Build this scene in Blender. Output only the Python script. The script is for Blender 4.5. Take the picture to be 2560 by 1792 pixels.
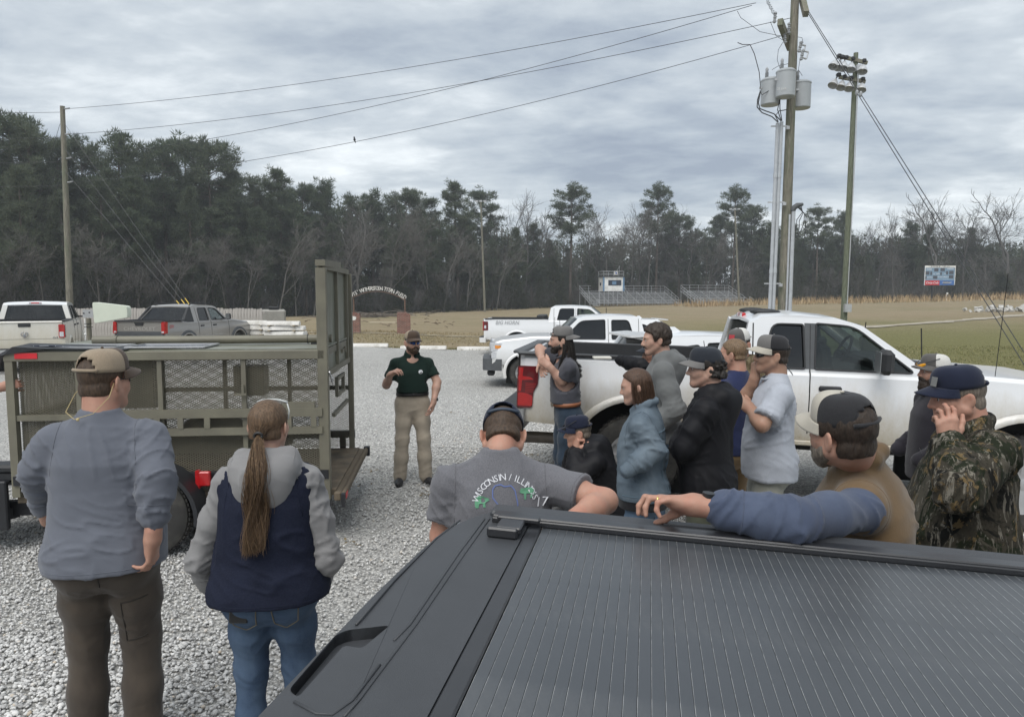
import bpy, bmesh, math, random
import numpy as np
from mathutils import Vector, Matrix, Euler
from mathutils.geometry import tessellate_polygon
from mathutils.bvhtree import BVHTree
for _o in list(bpy.data.objects): bpy.data.objects.remove(_o)
SC = bpy.context.scene
COL = SC.collection
rnd = random.Random(7)
nrs = np.random.RandomState(11)
R = math.radians
# ------------------------------------------------------------------ camera
CAMH, FPX, HOR = 2.08, 1775.0, 740.0
PITCH = math.atan((896 - HOR) / FPX)
cam = bpy.data.cameras.new('camera'); camo = bpy.data.objects.new('camera', cam); COL.objects.link(camo)
cam.sensor_width = 36; cam.lens = FPX / 2560 * 36; cam.clip_end = 3000; cam.clip_start = 0.05
camo.location = (0, 0, CAMH); camo.rotation_euler = (math.pi / 2 - PITCH, 0, 0)
SC.camera = camo
# ------------------------------------------------------------------ world and sun
SUN_EL, SUN_AZ = R(58), R(205)          # azimuth clockwise from +Y
w = bpy.data.worlds.new('World'); SC.world = w; w.use_nodes = True
nt = w.node_tree; N = nt.nodes; L = nt.links; N.clear()
def wn(t, **k):
    n = N.new(t)
    for a, b in k.items(): setattr(n, a, b)
    return n
out = wn('ShaderNodeOutputWorld'); bg = wn('ShaderNodeBackground'); bgs = wn('ShaderNodeBackground'); mixs = wn('ShaderNodeMixShader')
sky = wn('ShaderNodeTexSky', sky_type='NISHITA', sun_disc=False, sun_elevation=SUN_EL, sun_rotation=SUN_AZ)
bgs.inputs[1].default_value = 0.05; L.new(sky.outputs[0], bgs.inputs[0])
tc = wn('ShaderNodeTexCoord'); sep = wn('ShaderNodeSeparateXYZ'); L.new(tc.outputs['Generated'], sep.inputs[0])
mz = wn('ShaderNodeMath', operation='ABSOLUTE'); L.new(sep.outputs[2], mz.inputs[0])
az = wn('ShaderNodeMath', operation='ADD'); az.inputs[1].default_value = 0.16; L.new(mz.outputs[0], az.inputs[0])
dx = wn('ShaderNodeMath', operation='DIVIDE'); dy = wn('ShaderNodeMath', operation='DIVIDE')
L.new(sep.outputs[0], dx.inputs[0]); L.new(az.outputs[0], dx.inputs[1]); L.new(sep.outputs[1], dy.inputs[0]); L.new(az.outputs[0], dy.inputs[1])
cmb = wn('ShaderNodeCombineXYZ'); L.new(dx.outputs[0], cmb.inputs[0]); L.new(dy.outputs[0], cmb.inputs[1])
mp = wn('ShaderNodeMapping'); mp.inputs['Scale'].default_value = (0.85, 1.15, 1); mp.inputs['Rotation'].default_value = (0, 0, R(18)); mp.inputs['Location'].default_value = (3.1, 0.4, 0)
L.new(cmb.outputs[0], mp.inputs[0])
n1 = wn('ShaderNodeTexNoise'); n1.inputs['Scale'].default_value = .95; n1.inputs['Detail'].default_value = 9; n1.inputs['Roughness'].default_value = 0.56; n1.inputs['Distortion'].default_value = 0.12
n2 = wn('ShaderNodeTexNoise'); n2.inputs['Scale'].default_value = 3.6; n2.inputs['Detail'].default_value = 7; n2.inputs['Roughness'].default_value = 0.6; n2.inputs['Distortion'].default_value = 0.15
L.new(mp.outputs[0], n1.inputs['Vector']); L.new(mp.outputs[0], n2.inputs['Vector'])
mxn = wn('ShaderNodeMix', data_type='FLOAT'); mxn.inputs[0].default_value = 0.30
L.new(n1.outputs[0], mxn.inputs[2]); L.new(n2.outputs[0], mxn.inputs[3])
cr = wn('ShaderNodeValToRGB'); L.new(mxn.outputs[0], cr.inputs[0])
els = cr.color_ramp.elements
els[0].position = 0.37; els[0].color = (0.215, 0.248, 0.298, 1)
els[1].position = 0.64; els[1].color = (0.60, 0.63, 0.645, 1)
e = els.new(0.44); e.color = (0.28, 0.317, 0.36, 1)
e = els.new(0.53); e.color = (0.385, 0.42, 0.45, 1)
L.new(cr.outputs[0], bg.inputs[0]); bg.inputs[1].default_value = 1.0
mixs.inputs[0].default_value = 0.88
L.new(bgs.outputs[0], mixs.inputs[1]); L.new(bg.outputs[0], mixs.inputs[2]); L.new(mixs.outputs[0], out.inputs[0])
sl = bpy.data.lights.new('sun', 'SUN'); sl.energy = 1.5; sl.angle = R(50); sl.color = (1, 0.97, 0.93)
so = bpy.data.objects.new('sun', sl); COL.objects.link(so); so.location = (-20, -30, 60)
_d = Vector((math.sin(SUN_AZ) * math.cos(SUN_EL), math.cos(SUN_AZ) * math.cos(SUN_EL), math.sin(SUN_EL)))
so.rotation_euler = _d.to_track_quat('Z', 'Y').to_euler()
SC.view_settings.view_transform = 'Standard'; SC.view_settings.look = 'None'; SC.view_settings.exposure = 0.90; SC.view_settings.gamma = 1
SC.view_settings.use_curve_mapping = False
try:
    SC.cycles.max_bounces = 6; SC.cycles.transparent_max_bounces = 12; SC.cycles.use_denoising = True
except Exception: pass
# ------------------------------------------------------------------ pixel -> place
_fw = np.array([0, math.cos(PITCH), -math.sin(PITCH)]); _up = np.array([0, math.sin(PITCH), math.cos(PITCH)])
def ray(u, v):
    return _fw + np.array([(u - 1280) / FPX, 0, 0]) - _up * ((v - 896) / FPX)
def P(u, v, Y):
    d = ray(u, v); return Vector(np.array([0, 0, CAMH]) + d * (Y / d[1]))
def G(u, v, z=0.0):
    d = ray(u, v); return Vector(np.array([0, 0, CAMH]) + d * ((z - CAMH) / d[2]))
# ------------------------------------------------------------------ helpers
def sstep(a, b, x):
    t = np.clip((np.asarray(x, float) - a) / (b - a), 0, 1); return t * t * (3 - 2 * t)
def zground(x, y):
    x = np.asarray(x, float); y = np.asarray(y, float); s2 = sstep(34, 140, y)
    return -.028 * np.clip(x - .3, 0, 9) * (1 - sstep(13, 22, y)) + (sstep(9, 17, y) * (-.1 - .2 * sstep(-9, -2, x))) * (1 - s2) + s2 * (0.024 * np.clip(x, -70, 130) - 0.45)
def terrain(x, y): return float(zground(x, y))
def tag(o, label=None, cat=None, group=None, kind=None):
    if label: o['label'] = label
    if cat: o['category'] = cat
    if group: o['group'] = group
    if kind: o['kind'] = kind
    return o
def empty(name, loc=(0, 0, 0), rz=0.0, label=None, cat=None, group=None, parent=None):
    o = bpy.data.objects.new(name, None); COL.objects.link(o); o.location = loc; o.rotation_euler = (0, 0, rz)
    o.empty_display_size = 0.1
    if parent: o.parent = parent
    return tag(o, label, cat, group)
def mkmesh(name, V, F, mats=None, parent=None, mi=None, smooth=False, angle=None):
    me = bpy.data.meshes.new(name)
    if isinstance(V, np.ndarray) and isinstance(F, np.ndarray):
        k = F.shape[1]; me.vertices.add(len(V)); me.vertices.foreach_set('co', V.astype(np.float32).ravel())
        me.loops.add(F.size); me.loops.foreach_set('vertex_index', F.astype(np.int32).ravel())
        me.polygons.add(len(F)); me.polygons.foreach_set('loop_start', np.arange(0, F.size, k, dtype=np.int32))
        try: me.polygons.foreach_set('loop_total', np.full(len(F), k, dtype=np.int32))
        except Exception: pass
        me.update(calc_edges=True)
    else:
        me.from_pydata([tuple(v) for v in V], [], F)
    if mats is not None:
        for m in (mats if isinstance(mats, (list, tuple)) else [mats]): me.materials.append(m)
    if mi is not None: me.polygons.foreach_set('material_index', np.asarray(mi, dtype=np.int32))
    if smooth:
        me.polygons.foreach_set('use_smooth', np.ones(len(me.polygons), dtype=bool))
        if angle is not None:
            try: me.set_sharp_from_angle(angle=R(angle))
            except Exception: pass
    me.update()
    o = bpy.data.objects.new(name, me); COL.objects.link(o)
    if parent: o.parent = parent
    return o
class MB:
    """collects shapes, builds one mesh"""
    def __init__(s): s.v = []; s.f = []; s.m = []; s.T = Matrix.Identity(4)
    def add(s, V, F, m=0):
        b = len(s.v); T = s.T
        s.v += [tuple(T @ Vector(v)) for v in V]; s.f += [tuple(i + b for i in f) for f in F]; s.m += [m] * len(F); return s
    def box(s, c, d, rot=None, m=0, bev=0.0):
        x, y, z = d[0] / 2, d[1] / 2, d[2] / 2
        if bev > 0:
            b = min(bev, x * .9, y * .9, z * .9); V = []; F = []
            for sx in (-1, 1):
                for sy in (-1, 1):
                    for sz in (-1, 1):
                        V += [(sx * x, sy * (y - b), sz * (z - b)), (sx * (x - b), sy * y, sz * (z - b)), (sx * (x - b), sy * (y - b), sz * z)]
            I = lambda a, b_, c_, k: ((a > 0) * 4 + (b_ > 0) * 2 + (c_ > 0)) * 3 + k
            for a in (-1, 1):
                F.append([I(a, -1, -1, 0), I(a, 1, -1, 0), I(a, 1, 1, 0), I(a, -1, 1, 0)])
                F.append([I(-1, a, -1, 1), I(1, a, -1, 1), I(1, a, 1, 1), I(-1, a, 1, 1)])
                F.append([I(-1, -1, a, 2), I(1, -1, a, 2), I(1, 1, a, 2), I(-1, 1, a, 2)])
                for q in (-1, 1):
                    F.append([I(a, q, -1, 0), I(a, q, -1, 1), I(a, q, 1, 1), I(a, q, 1, 0)])
                    F.append([I(a, -1, q, 0), I(a, -1, q, 2), I(a, 1, q, 2), I(a, 1, q, 0)])
                    F.append([I(-1, a, q, 1), I(-1, a, q, 2), I(1, a, q, 2), I(1, a, q, 1)])
                    for r_ in (-1, 1): F.append([I(a, q, r_, 0), I(a, q, r_, 1), I(a, q, r_, 2)])
        else:
            V = [(sx * x, sy * y, sz * z) for sx in (-1, 1) for sy in (-1, 1) for sz in (-1, 1)]
            F = [(0, 1, 3, 2), (4, 6, 7, 5), (0, 4, 5, 1), (2, 3, 7, 6), (0, 2, 6, 4), (1, 5, 7, 3)]
        M = Matrix.Translation(Vector(c))
        if rot is not None: M = M @ (rot.to_4x4() if not isinstance(rot, (tuple, list)) else Euler(rot).to_matrix().to_4x4())
        s.add([M @ Vector(v) for v in V], F, m); return s
    def bar(s, a, b, wd, ht=None, up=(0, 0, 1), m=0):
        a, b = Vector(a), Vector(b); d = b - a; l = d.length
        if l < 1e-6: return s
        z = d / l; u = Vector(up)
        if abs(z.dot(u)) > .98: u = Vector((0, 1, 0))
        x = u.cross(z).normalized(); y = z.cross(x)
        h = ht if ht else wd
        V = [p + x * sx * wd / 2 + y * sy * h / 2 for p in (a, b) for sx, sy in ((-1, -1), (1, -1), (1, 1), (-1, 1))]
        s.add(V, [(3, 2, 1, 0), (4, 5, 6, 7), (0, 1, 5, 4), (1, 2, 6, 5), (2, 3, 7, 6), (3, 0, 4, 7)], m); return s
    def tube(s, pts, rad, n=8, m=0, cap=True):
        pts = [Vector(p) for p in pts]; k = len(pts)
        if not isinstance(rad, (list, tuple, np.ndarray)): rad = [rad] * k
        V = []; px = None
        for i, p in enumerate(pts):
            t = (pts[min(i + 1, k - 1)] - pts[max(i - 1, 0)])
            t = t.normalized() if t.length > 1e-9 else Vector((0, 0, 1))
            if px is None:
                u = Vector((0, 0, 1)) if abs(t.z) < .9 else Vector((1, 0, 0)); px = u.cross(t).normalized()
            else:
                px = (px - t * px.dot(t))
                px = px.normalized() if px.length > 1e-6 else t.orthogonal().normalized()
            py = t.cross(px)
            for j in range(n):
                a = 2 * math.pi * j / n; V.append(p + (px * math.cos(a) + py * math.sin(a)) * rad[i])
        F = [(i * n + j, i * n + (j + 1) % n, (i + 1) * n + (j + 1) % n, (i + 1) * n + j) for i in range(k - 1) for j in range(n)]
        if cap: F += [tuple(range(n - 1, -1, -1)), tuple((k - 1) * n + j for j in range(n))]
        s.add(V, F, m); return s
    def lathe(s, prof, n=20, axis='z', c=(0, 0, 0), m=0, cap=True):
        V = []; c = Vector(c)
        for r_, h in prof:
            for j in range(n):
                a = 2 * math.pi * j / n; x, y = r_ * math.cos(a), r_ * math.sin(a)
                V.append(c + (Vector((x, y, h)) if axis == 'z' else Vector((x, h, y)) if axis == 'y' else Vector((h, x, y))))
        k = len(prof)
        F = [(i * n + j, i * n + (j + 1) % n, (i + 1) * n + (j + 1) % n, (i + 1) * n + j) for i in range(k - 1) for j in range(n)]
        if cap: F += [tuple(range(n - 1, -1, -1)), tuple((k - 1) * n + j for j in range(n))]
        s.add(V, F, m); return s
    def ball(s, c, r_, n=10, k=7, m=0):
        if not isinstance(r_, (tuple, list)): r_ = (r_, r_, r_)
        V = []; c = Vector(c)
        for i in range(k + 1):
            ph = math.pi * i / k - math.pi / 2
            rr = max(math.cos(ph), 0.02)
            for j in range(n):
                a = 2 * math.pi * j / n
                V.append(c + Vector((r_[0] * rr * math.cos(a), r_[1] * rr * math.sin(a), r_[2] * math.sin(ph))))
        F = [(i * n + j, i * n + (j + 1) % n, (i + 1) * n + (j + 1) % n, (i + 1) * n + j) for i in range(k) for j in range(n)]
        F += [tuple(range(n - 1, -1, -1)), tuple(k * n + j for j in range(n))]
        s.add(V, F, m); return s
    def poly(s, loops, fmap, th, m=0):
        """flat plate: outer loop + holes in 2D, mapped by fmap(x, y, t) with t in (0, 1) across thickness"""
        tri = tessellate_polygon([[Vector((p[0], p[1], 0)) for p in lp] for lp in loops])
        pts = [p for lp in loops for p in lp]; n = len(pts)
        V = [fmap(p[0], p[1], 0.0) for p in pts] + [fmap(p[0], p[1], th) for p in pts]
        F = [tuple(t) for t in tri] + [tuple(i + n for i in reversed(t)) for t in tri]
        b = 0
        for lp in loops:
            k = len(lp)
            F += [(b + i, b + (i + 1) % k, n + b + (i + 1) % k, n + b + i) for i in range(k)]; b += k
        s.add(V, F, m); return s
    def build(s, name, mats, parent=None, smooth=False, angle=None, fix=True):
        o = mkmesh(name, s.v, s.f, mats, parent, s.m, False)
        if fix:
            bm = bmesh.new(); bm.from_mesh(o.data); bmesh.ops.recalc_face_normals(bm, faces=bm.faces); bm.to_mesh(o.data); bm.free()
        if smooth:
            o.data.polygons.foreach_set('use_smooth', np.ones(len(o.data.polygons), dtype=bool))
            if angle is not None: o.data.set_sharp_from_angle(angle=R(angle))
        return o
def dup(root, loc=None, rz=None, parent=None, **t):
    c = root.copy(); COL.objects.link(c)
    if parent is not None: c.parent = parent
    if loc is not None: c.location = loc
    if rz is not None: c.rotation_euler = (0, 0, rz)
    for k, v in t.items(): c[k] = v
    for ch in list(root.children): dup(ch, parent=c)
    return c
def rpoly(pts, r, n=4):
    """round the corners of a 2D polygon; r may be a list"""
    out_ = []; k = len(pts)
    for i in range(k):
        p = Vector(pts[i]); a = Vector(pts[i - 1]) - p; b = Vector(pts[(i + 1) % k]) - p
        q = r[i] if isinstance(r, (list, tuple)) else r
        q = min(q, a.length * .48, b.length * .48)
        if q < 1e-4: out_.append((p.x, p.y)); continue
        A = p + a.normalized() * q; B = p + b.normalized() * q
        for t in range(n + 1):
            t /= n; c = A * (1 - t) ** 2 + p * 2 * t * (1 - t) + B * t * t; out_.append((c.x, c.y))
    return out_
def boolean(o, cutters):
    for c in cutters:
        md = o.modifiers.new('b', 'BOOLEAN'); md.operation = 'DIFFERENCE'; md.object = c; md.solver = 'EXACT'
    bpy.context.view_layer.update(); dg = bpy.context.evaluated_depsgraph_get(); me = bpy.data.meshes.new_from_object(o.evaluated_get(dg))
    o.modifiers.clear(); old = o.data; o.data = me; bpy.data.meshes.remove(old)
    for c in cutters: bpy.data.objects.remove(c)
    return o
def text2d(txt, size=1.0, bold=0.0, align='CENTER', extr=0.0, shear=0.0):
    """outline font -> triangle mesh data in the xy plane"""
    cu = bpy.data.curves.new('t', 'FONT'); cu.body = txt; cu.size = size; cu.align_x = align; cu.align_y = 'CENTER'
    cu.offset = bold * size; cu.resolution_u = 2; cu.extrude = extr; cu.shear = shear
    o = bpy.data.objects.new('t', cu); COL.objects.link(o); dg = bpy.context.evaluated_depsgraph_get(); dg.update()
    me = bpy.data.meshes.new_from_object(o.evaluated_get(dg))
    V = [tuple(v.co) for v in me.vertices]; F = [tuple(p.vertices) for p in me.polygons]
    bpy.data.objects.remove(o); bpy.data.curves.remove(cu); bpy.data.meshes.remove(me)
    return V, F
# ------------------------------------------------------------------ numpy noise
def _h(ix, iy, iz, s):
    n = (ix * 73856093) ^ (iy * 19349663) ^ (iz * 83492791) ^ (s * 2654435)
    n = (n ^ (n >> 13)) * 1274126177 & 0x7fffffff
    n = (n ^ (n >> 16)) & 0xffff
    return n / 32767.5 - 1.0
def vnoise(p, s=0):
    p = np.asarray(p, float); i = np.floor(p).astype(np.int64); f = p - i; f = f * f * (3 - 2 * f); r_ = 0
    for dx_ in (0, 1):
        for dy_ in (0, 1):
            for dz_ in (0, 1):
                wgt = (f[:, 0] if dx_ else 1 - f[:, 0]) * (f[:, 1] if dy_ else 1 - f[:, 1]) * (f[:, 2] if dz_ else 1 - f[:, 2])
                r_ = r_ + wgt * _h(i[:, 0] + dx_, i[:, 1] + dy_, i[:, 2] + dz_, s)
    return r_
def fbm(p, s=0, o=3):
    r_ = 0; a = 1.0
    for k in range(o): r_ = r_ + a * vnoise(np.asarray(p) * 2 ** k, s + k); a *= .5
    return r_
# ------------------------------------------------------------------ materials
class NT:
    def __init__(s, name):
        s.mat = bpy.data.materials.new(name); s.mat.use_nodes = True; s.t = s.mat.node_tree; s.n = s.t.nodes; s.l = s.t.links
        s.p = s.n['Principled BSDF']; s.o = s.n['Material Output']; s.c = s.new('ShaderNodeTexCoord')
    def new(s, t, **k):
        n = s.n.new(t)
        for a, b in k.items(): setattr(n, a, b)
        return n
    def map(s, scale=(1, 1, 1), coord='Object', rot=(0, 0, 0), loc=(0, 0, 0)):
        m = s.new('ShaderNodeMapping'); m.inputs['Scale'].default_value = scale; m.inputs['Rotation'].default_value = rot; m.inputs['Location'].default_value = loc
        s.l.new(s.c.outputs[coord], m.inputs[0]); return m.outputs[0]
    def noise(s, vec, scale=5, detail=4, rough=.55, dist=0.0):
        n = s.new('ShaderNodeTexNoise'); n.inputs['Scale'].default_value = scale; n.inputs['Detail'].default_value = detail
        n.inputs['Roughness'].default_value = rough; n.inputs['Distortion'].default_value = dist; s.l.new(vec, n.inputs['Vector']); return n.outputs[0]
    def vor(s, vec, scale=5, feat='F1', out_='Distance', rnd_=1.0):
        n = s.new('ShaderNodeTexVoronoi', feature=feat); n.inputs['Scale'].default_value = scale; n.inputs['Randomness'].default_value = rnd_
        s.l.new(vec, n.inputs['Vector']); return n.outputs[out_]
    def ramp(s, fac, stops, interp='LINEAR'):
        r_ = s.new('ShaderNodeValToRGB'); r_.color_ramp.interpolation = interp; e = r_.color_ramp.elements
        while len(e) > 1: e.remove(e[-1])
        for i, (p, c) in enumerate(stops):
            c = (c, c, c) if not isinstance(c, (tuple, list)) else c
            x = e[0] if i == 0 else e.new(p); x.position = p; x.color = (*c[:3], 1)
        s.l.new(fac, r_.inputs[0]); return r_.outputs[0]
    def mix(s, fac, a, b, mode='MIX'):
        m = s.new('ShaderNodeMix', data_type='RGBA', blend_type=mode)
        for i, x in ((0, fac), (6, a), (7, b)):
            if isinstance(x, (int, float)) and i == 0: m.inputs[i].default_value = x
            elif isinstance(x, (tuple, list)): m.inputs[i].default_value = (*x[:3], 1)
            else: s.l.new(x, m.inputs[i])
        return m.outputs[2]
    def math(s, op, a, b=None):
        m = s.new('ShaderNodeMath', operation=op)
        for i, x in ((0, a), (1, b)):
            if x is None: continue
            if isinstance(x, (int, float)): m.inputs[i].default_value = x
            else: s.l.new(x, m.inputs[i])
        return m.outputs[0]
    def bump(s, h, st=.3, dist=.01):
        b = s.new('ShaderNodeBump'); b.inputs['Strength'].default_value = st; b.inputs['Distance'].default_value = dist
        s.l.new(h, b.inputs['Height']); s.l.new(b.outputs[0], s.p.inputs['Normal']); return b
    def col(s, x):
        if isinstance(x, (tuple, list)): s.p.inputs['Base Color'].default_value = (*x[:3], 1)
        else: s.l.new(x, s.p.inputs['Base Color'])
    def set(s, **k):
        names = dict(rough='Roughness', metal='Metallic', spec='Specular IOR Level', coat='Coat Weight', sheen='Sheen Weight', trans='Transmission Weight', alpha='Alpha', sss='Subsurface Weight', coatr='Coat Roughness', ior='IOR')
        for a, b in k.items():
            i = s.p.inputs[names[a]]
            if isinstance(b, (int, float)): i.default_value = b
            else: s.l.new(b, i)
        return s
def lin(r_, g=None, b=None):
    c = (r_, g, b) if g is not None else r_
    return tuple((x / 255 / 12.92) if x / 255 <= .04045 else ((x / 255 + .055) / 1.055) ** 2.4 for x in c)
def M(name, c, rough=.55, metal=0.0, var=.12, vs=6, bump=0.0, bs=60, coat=0.0, spec=.5, dirt=None, dscale=3, stretch=(1, 1, 1)):
    m = NT(name); v = m.map(stretch)
    f = m.noise(v, vs, 5, .6)
    a = tuple(max(0, x * (1 - var)) for x in c); b = tuple(min(1, x * (1 + var)) for x in c)
    colr = m.ramp(f, [(.3, a), (.7, b)])
    if dirt:
        g = m.ramp(m.noise(v, dscale, 6, .65), [(.45, 0), (.72, 1)]); colr = m.mix(g, colr, dirt)
    m.col(colr); m.set(rough=rough, metal=metal, coat=coat, spec=spec)
    if bump: m.bump(m.noise(v, bs, 4, .6), bump, .004)
    return m.mat
# ------------------------------------------------------------------ ground
def ground_mat():
    m = NT('grass_ground'); v = m.map()
    big = m.noise(v, .05, 5, .6, .4); mid = m.noise(v, .6, 6, .65); st = m.map((.25, 1.6, 1)); streak = m.noise(st, .35, 6, .65); fine = m.noise(v, 9, 6, .75)
    base = m.ramp(big, [(.3, (.28, .222, .142)), (.5, (.31, .25, .165)), (.66, (.23, .20, .115))])
    base = m.mix(m.ramp(streak, [(.48, 0), (.72, .6)]), base, (.175, .16, .085))
    base = m.mix(m.ramp(mid, [(.5, 0), (.8, .55)]), base, (.38, .32, .22))
    # greener toward the lot edge on the near side
    s = m.new('ShaderNodeSeparateXYZ'); m.l.new(m.c.outputs['Object'], s.inputs[0])
    g1 = m.ramp(m.math('ADD', m.math('MULTIPLY', s.outputs[1], 1 / 120), m.math('MULTIPLY', m.math('SUBTRACT', mid, .5), .12)), [(.34, 1), (.62, 0)])
    g2 = m.ramp(m.math('MULTIPLY', s.outputs[0], 1 / 60), [(.08, 0), (.28, .95)])
    base = m.mix(m.math('MULTIPLY', g1, g2), base, m.ramp(fine, [(.3, (.095, .10, .036)), (.55, (.19, .185, .075)), (.75, (.28, .245, .13))]))
    base = m.mix(m.ramp(fine, [(.3, .6), (.6, 0)]), base, (.08, .07, .035))
    m.col(base); m.set(rough=.95, spec=.1); m.bump(m.noise(v, 14, 7, .8), .9, .05); return m.mat
GRASSM = ground_mat()
xs = np.concatenate([[-900, -500, -250], np.concatenate([np.linspace(-160, -32, 17), np.linspace(-30, 30, 61), np.linspace(33, 200, 34)]), [300, 600, 1000]])
ys = np.concatenate([[-60, -20], np.linspace(0, 34, 35), np.linspace(36, 180, 40), [220, 300, 500, 900, 1500]])
gx, gy = np.meshgrid(xs, ys)
gz = zground(gx, gy)
nx, ny = len(xs), len(ys); idx = np.arange(nx * ny).reshape(ny, nx)
go = mkmesh('ground', np.stack([gx, gy, gz - .02], -1).reshape(-1, 3), np.stack([idx[:-1, :-1], idx[:-1, 1:], idx[1:, 1:], idx[1:, :-1]], -1).reshape(-1, 4), GRASSM, smooth=True)
tag(go, kind='structure')
def gravel_mat():
    m = NT('gravel'); v = m.map()
    c1 = m.vor(v, 52, 'F1', 'Color'); d1 = m.vor(v, 52, 'F1', 'Distance')
    sc = m.new('ShaderNodeSeparateColor'); m.l.new(c1, sc.inputs[0])
    base = m.ramp(sc.outputs[0], [(0, (.31, .306, .30)), (.35, (.47, .465, .455)), (.7, (.60, .595, .58)), (1, (.75, .74, .72))])
    gap = m.ramp(d1, [(.35, 1), (.8, .4)])  # shade between the stones, put into the colour
    base = m.mix(1.0, base, gap, 'MULTIPLY')
    big = m.noise(v, .35, 6, .65, .6)
    base = m.mix(m.ramp(big, [(.42, 0), (.7, .38)]), base, (.30, .295, .285))
    tr = m.noise(m.map((1.1, .12, 1), rot=(0, 0, .25)), .5, 4, .6)
    base = m.mix(m.ramp(tr, [(.5, 0), (.72, .3)]), base, (.55, .545, .53))
    sp_ = m.noise(v, 16, 7, .85); base = m.mix(1.0, base, m.ramp(sp_, [(.34, (.62, .615, .60)), (.5, (.98, .975, .95)), (.66, (1.25, 1.24, 1.2))]), 'MULTIPLY')
    m.col(base); m.set(rough=.88, spec=.25)
    m.bump(m.math('ADD', m.ramp(d1, [(0, 1), (.7, 0)]), m.math('MULTIPLY', m.noise(v, 110, 4, .7), .5)), .9, .012); return m.mat
GRAVM = gravel_mat()
GP = [(-60, -20), (30, -20), (30, 8.5), (14, 11.5), (9.5, 16), (8.5, 29), (4, 31.2), (-8, 31.6), (-12, 33), (-60, 35)]
# a ragged edge where gravel meets grass
def ragged(pts, step=.35, amp=.16):
    o_ = []
    for i in range(len(pts)):
        a, b = Vector(pts[i]), Vector(pts[(i + 1) % len(pts)]); k = max(1, int((b - a).length / step)) if a.y > 5 or b.y > 5 else 1
        for j in range(k):
            p = a.lerp(b, j / k); o_.append((p.x + rnd.gauss(0, amp * .5), p.y + rnd.gauss(0, amp)))
    return o_
gp = ragged(GP)
bm = bmesh.new(); bm.faces.new([bm.verts.new((x, y, 0)) for x, y in gp])
for ax_, vals in ((1, np.arange(9, 34, 1.0)), (0, np.concatenate([np.arange(-12, 0, 1.0), [.3, 1, 2, 4, 6, 8, 9.3]]))):
    for q in vals:
        no = (0, 1, 0) if ax_ else (1, 0, 0); bmesh.ops.bisect_plane(bm, geom=bm.verts[:] + bm.edges[:] + bm.faces[:], plane_co=tuple(q * k for k in no), plane_no=no)
bmesh.ops.triangulate(bm, faces=bm.faces[:])
for v_ in bm.verts: v_.co.z = terrain(v_.co.x, v_.co.y) + .004
bmesh.ops.recalc_face_normals(bm, faces=bm.faces)
if sum(f.normal.z for f in bm.faces) < 0: bmesh.ops.reverse_faces(bm, faces=bm.faces)
me = bpy.data.meshes.new('gravel_lot'); bm.to_mesh(me); bm.free(); me.materials.append(GRAVM)
lot = bpy.data.objects.new('gravel_lot', me); COL.objects.link(lot); tag(lot, kind='structure')
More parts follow.
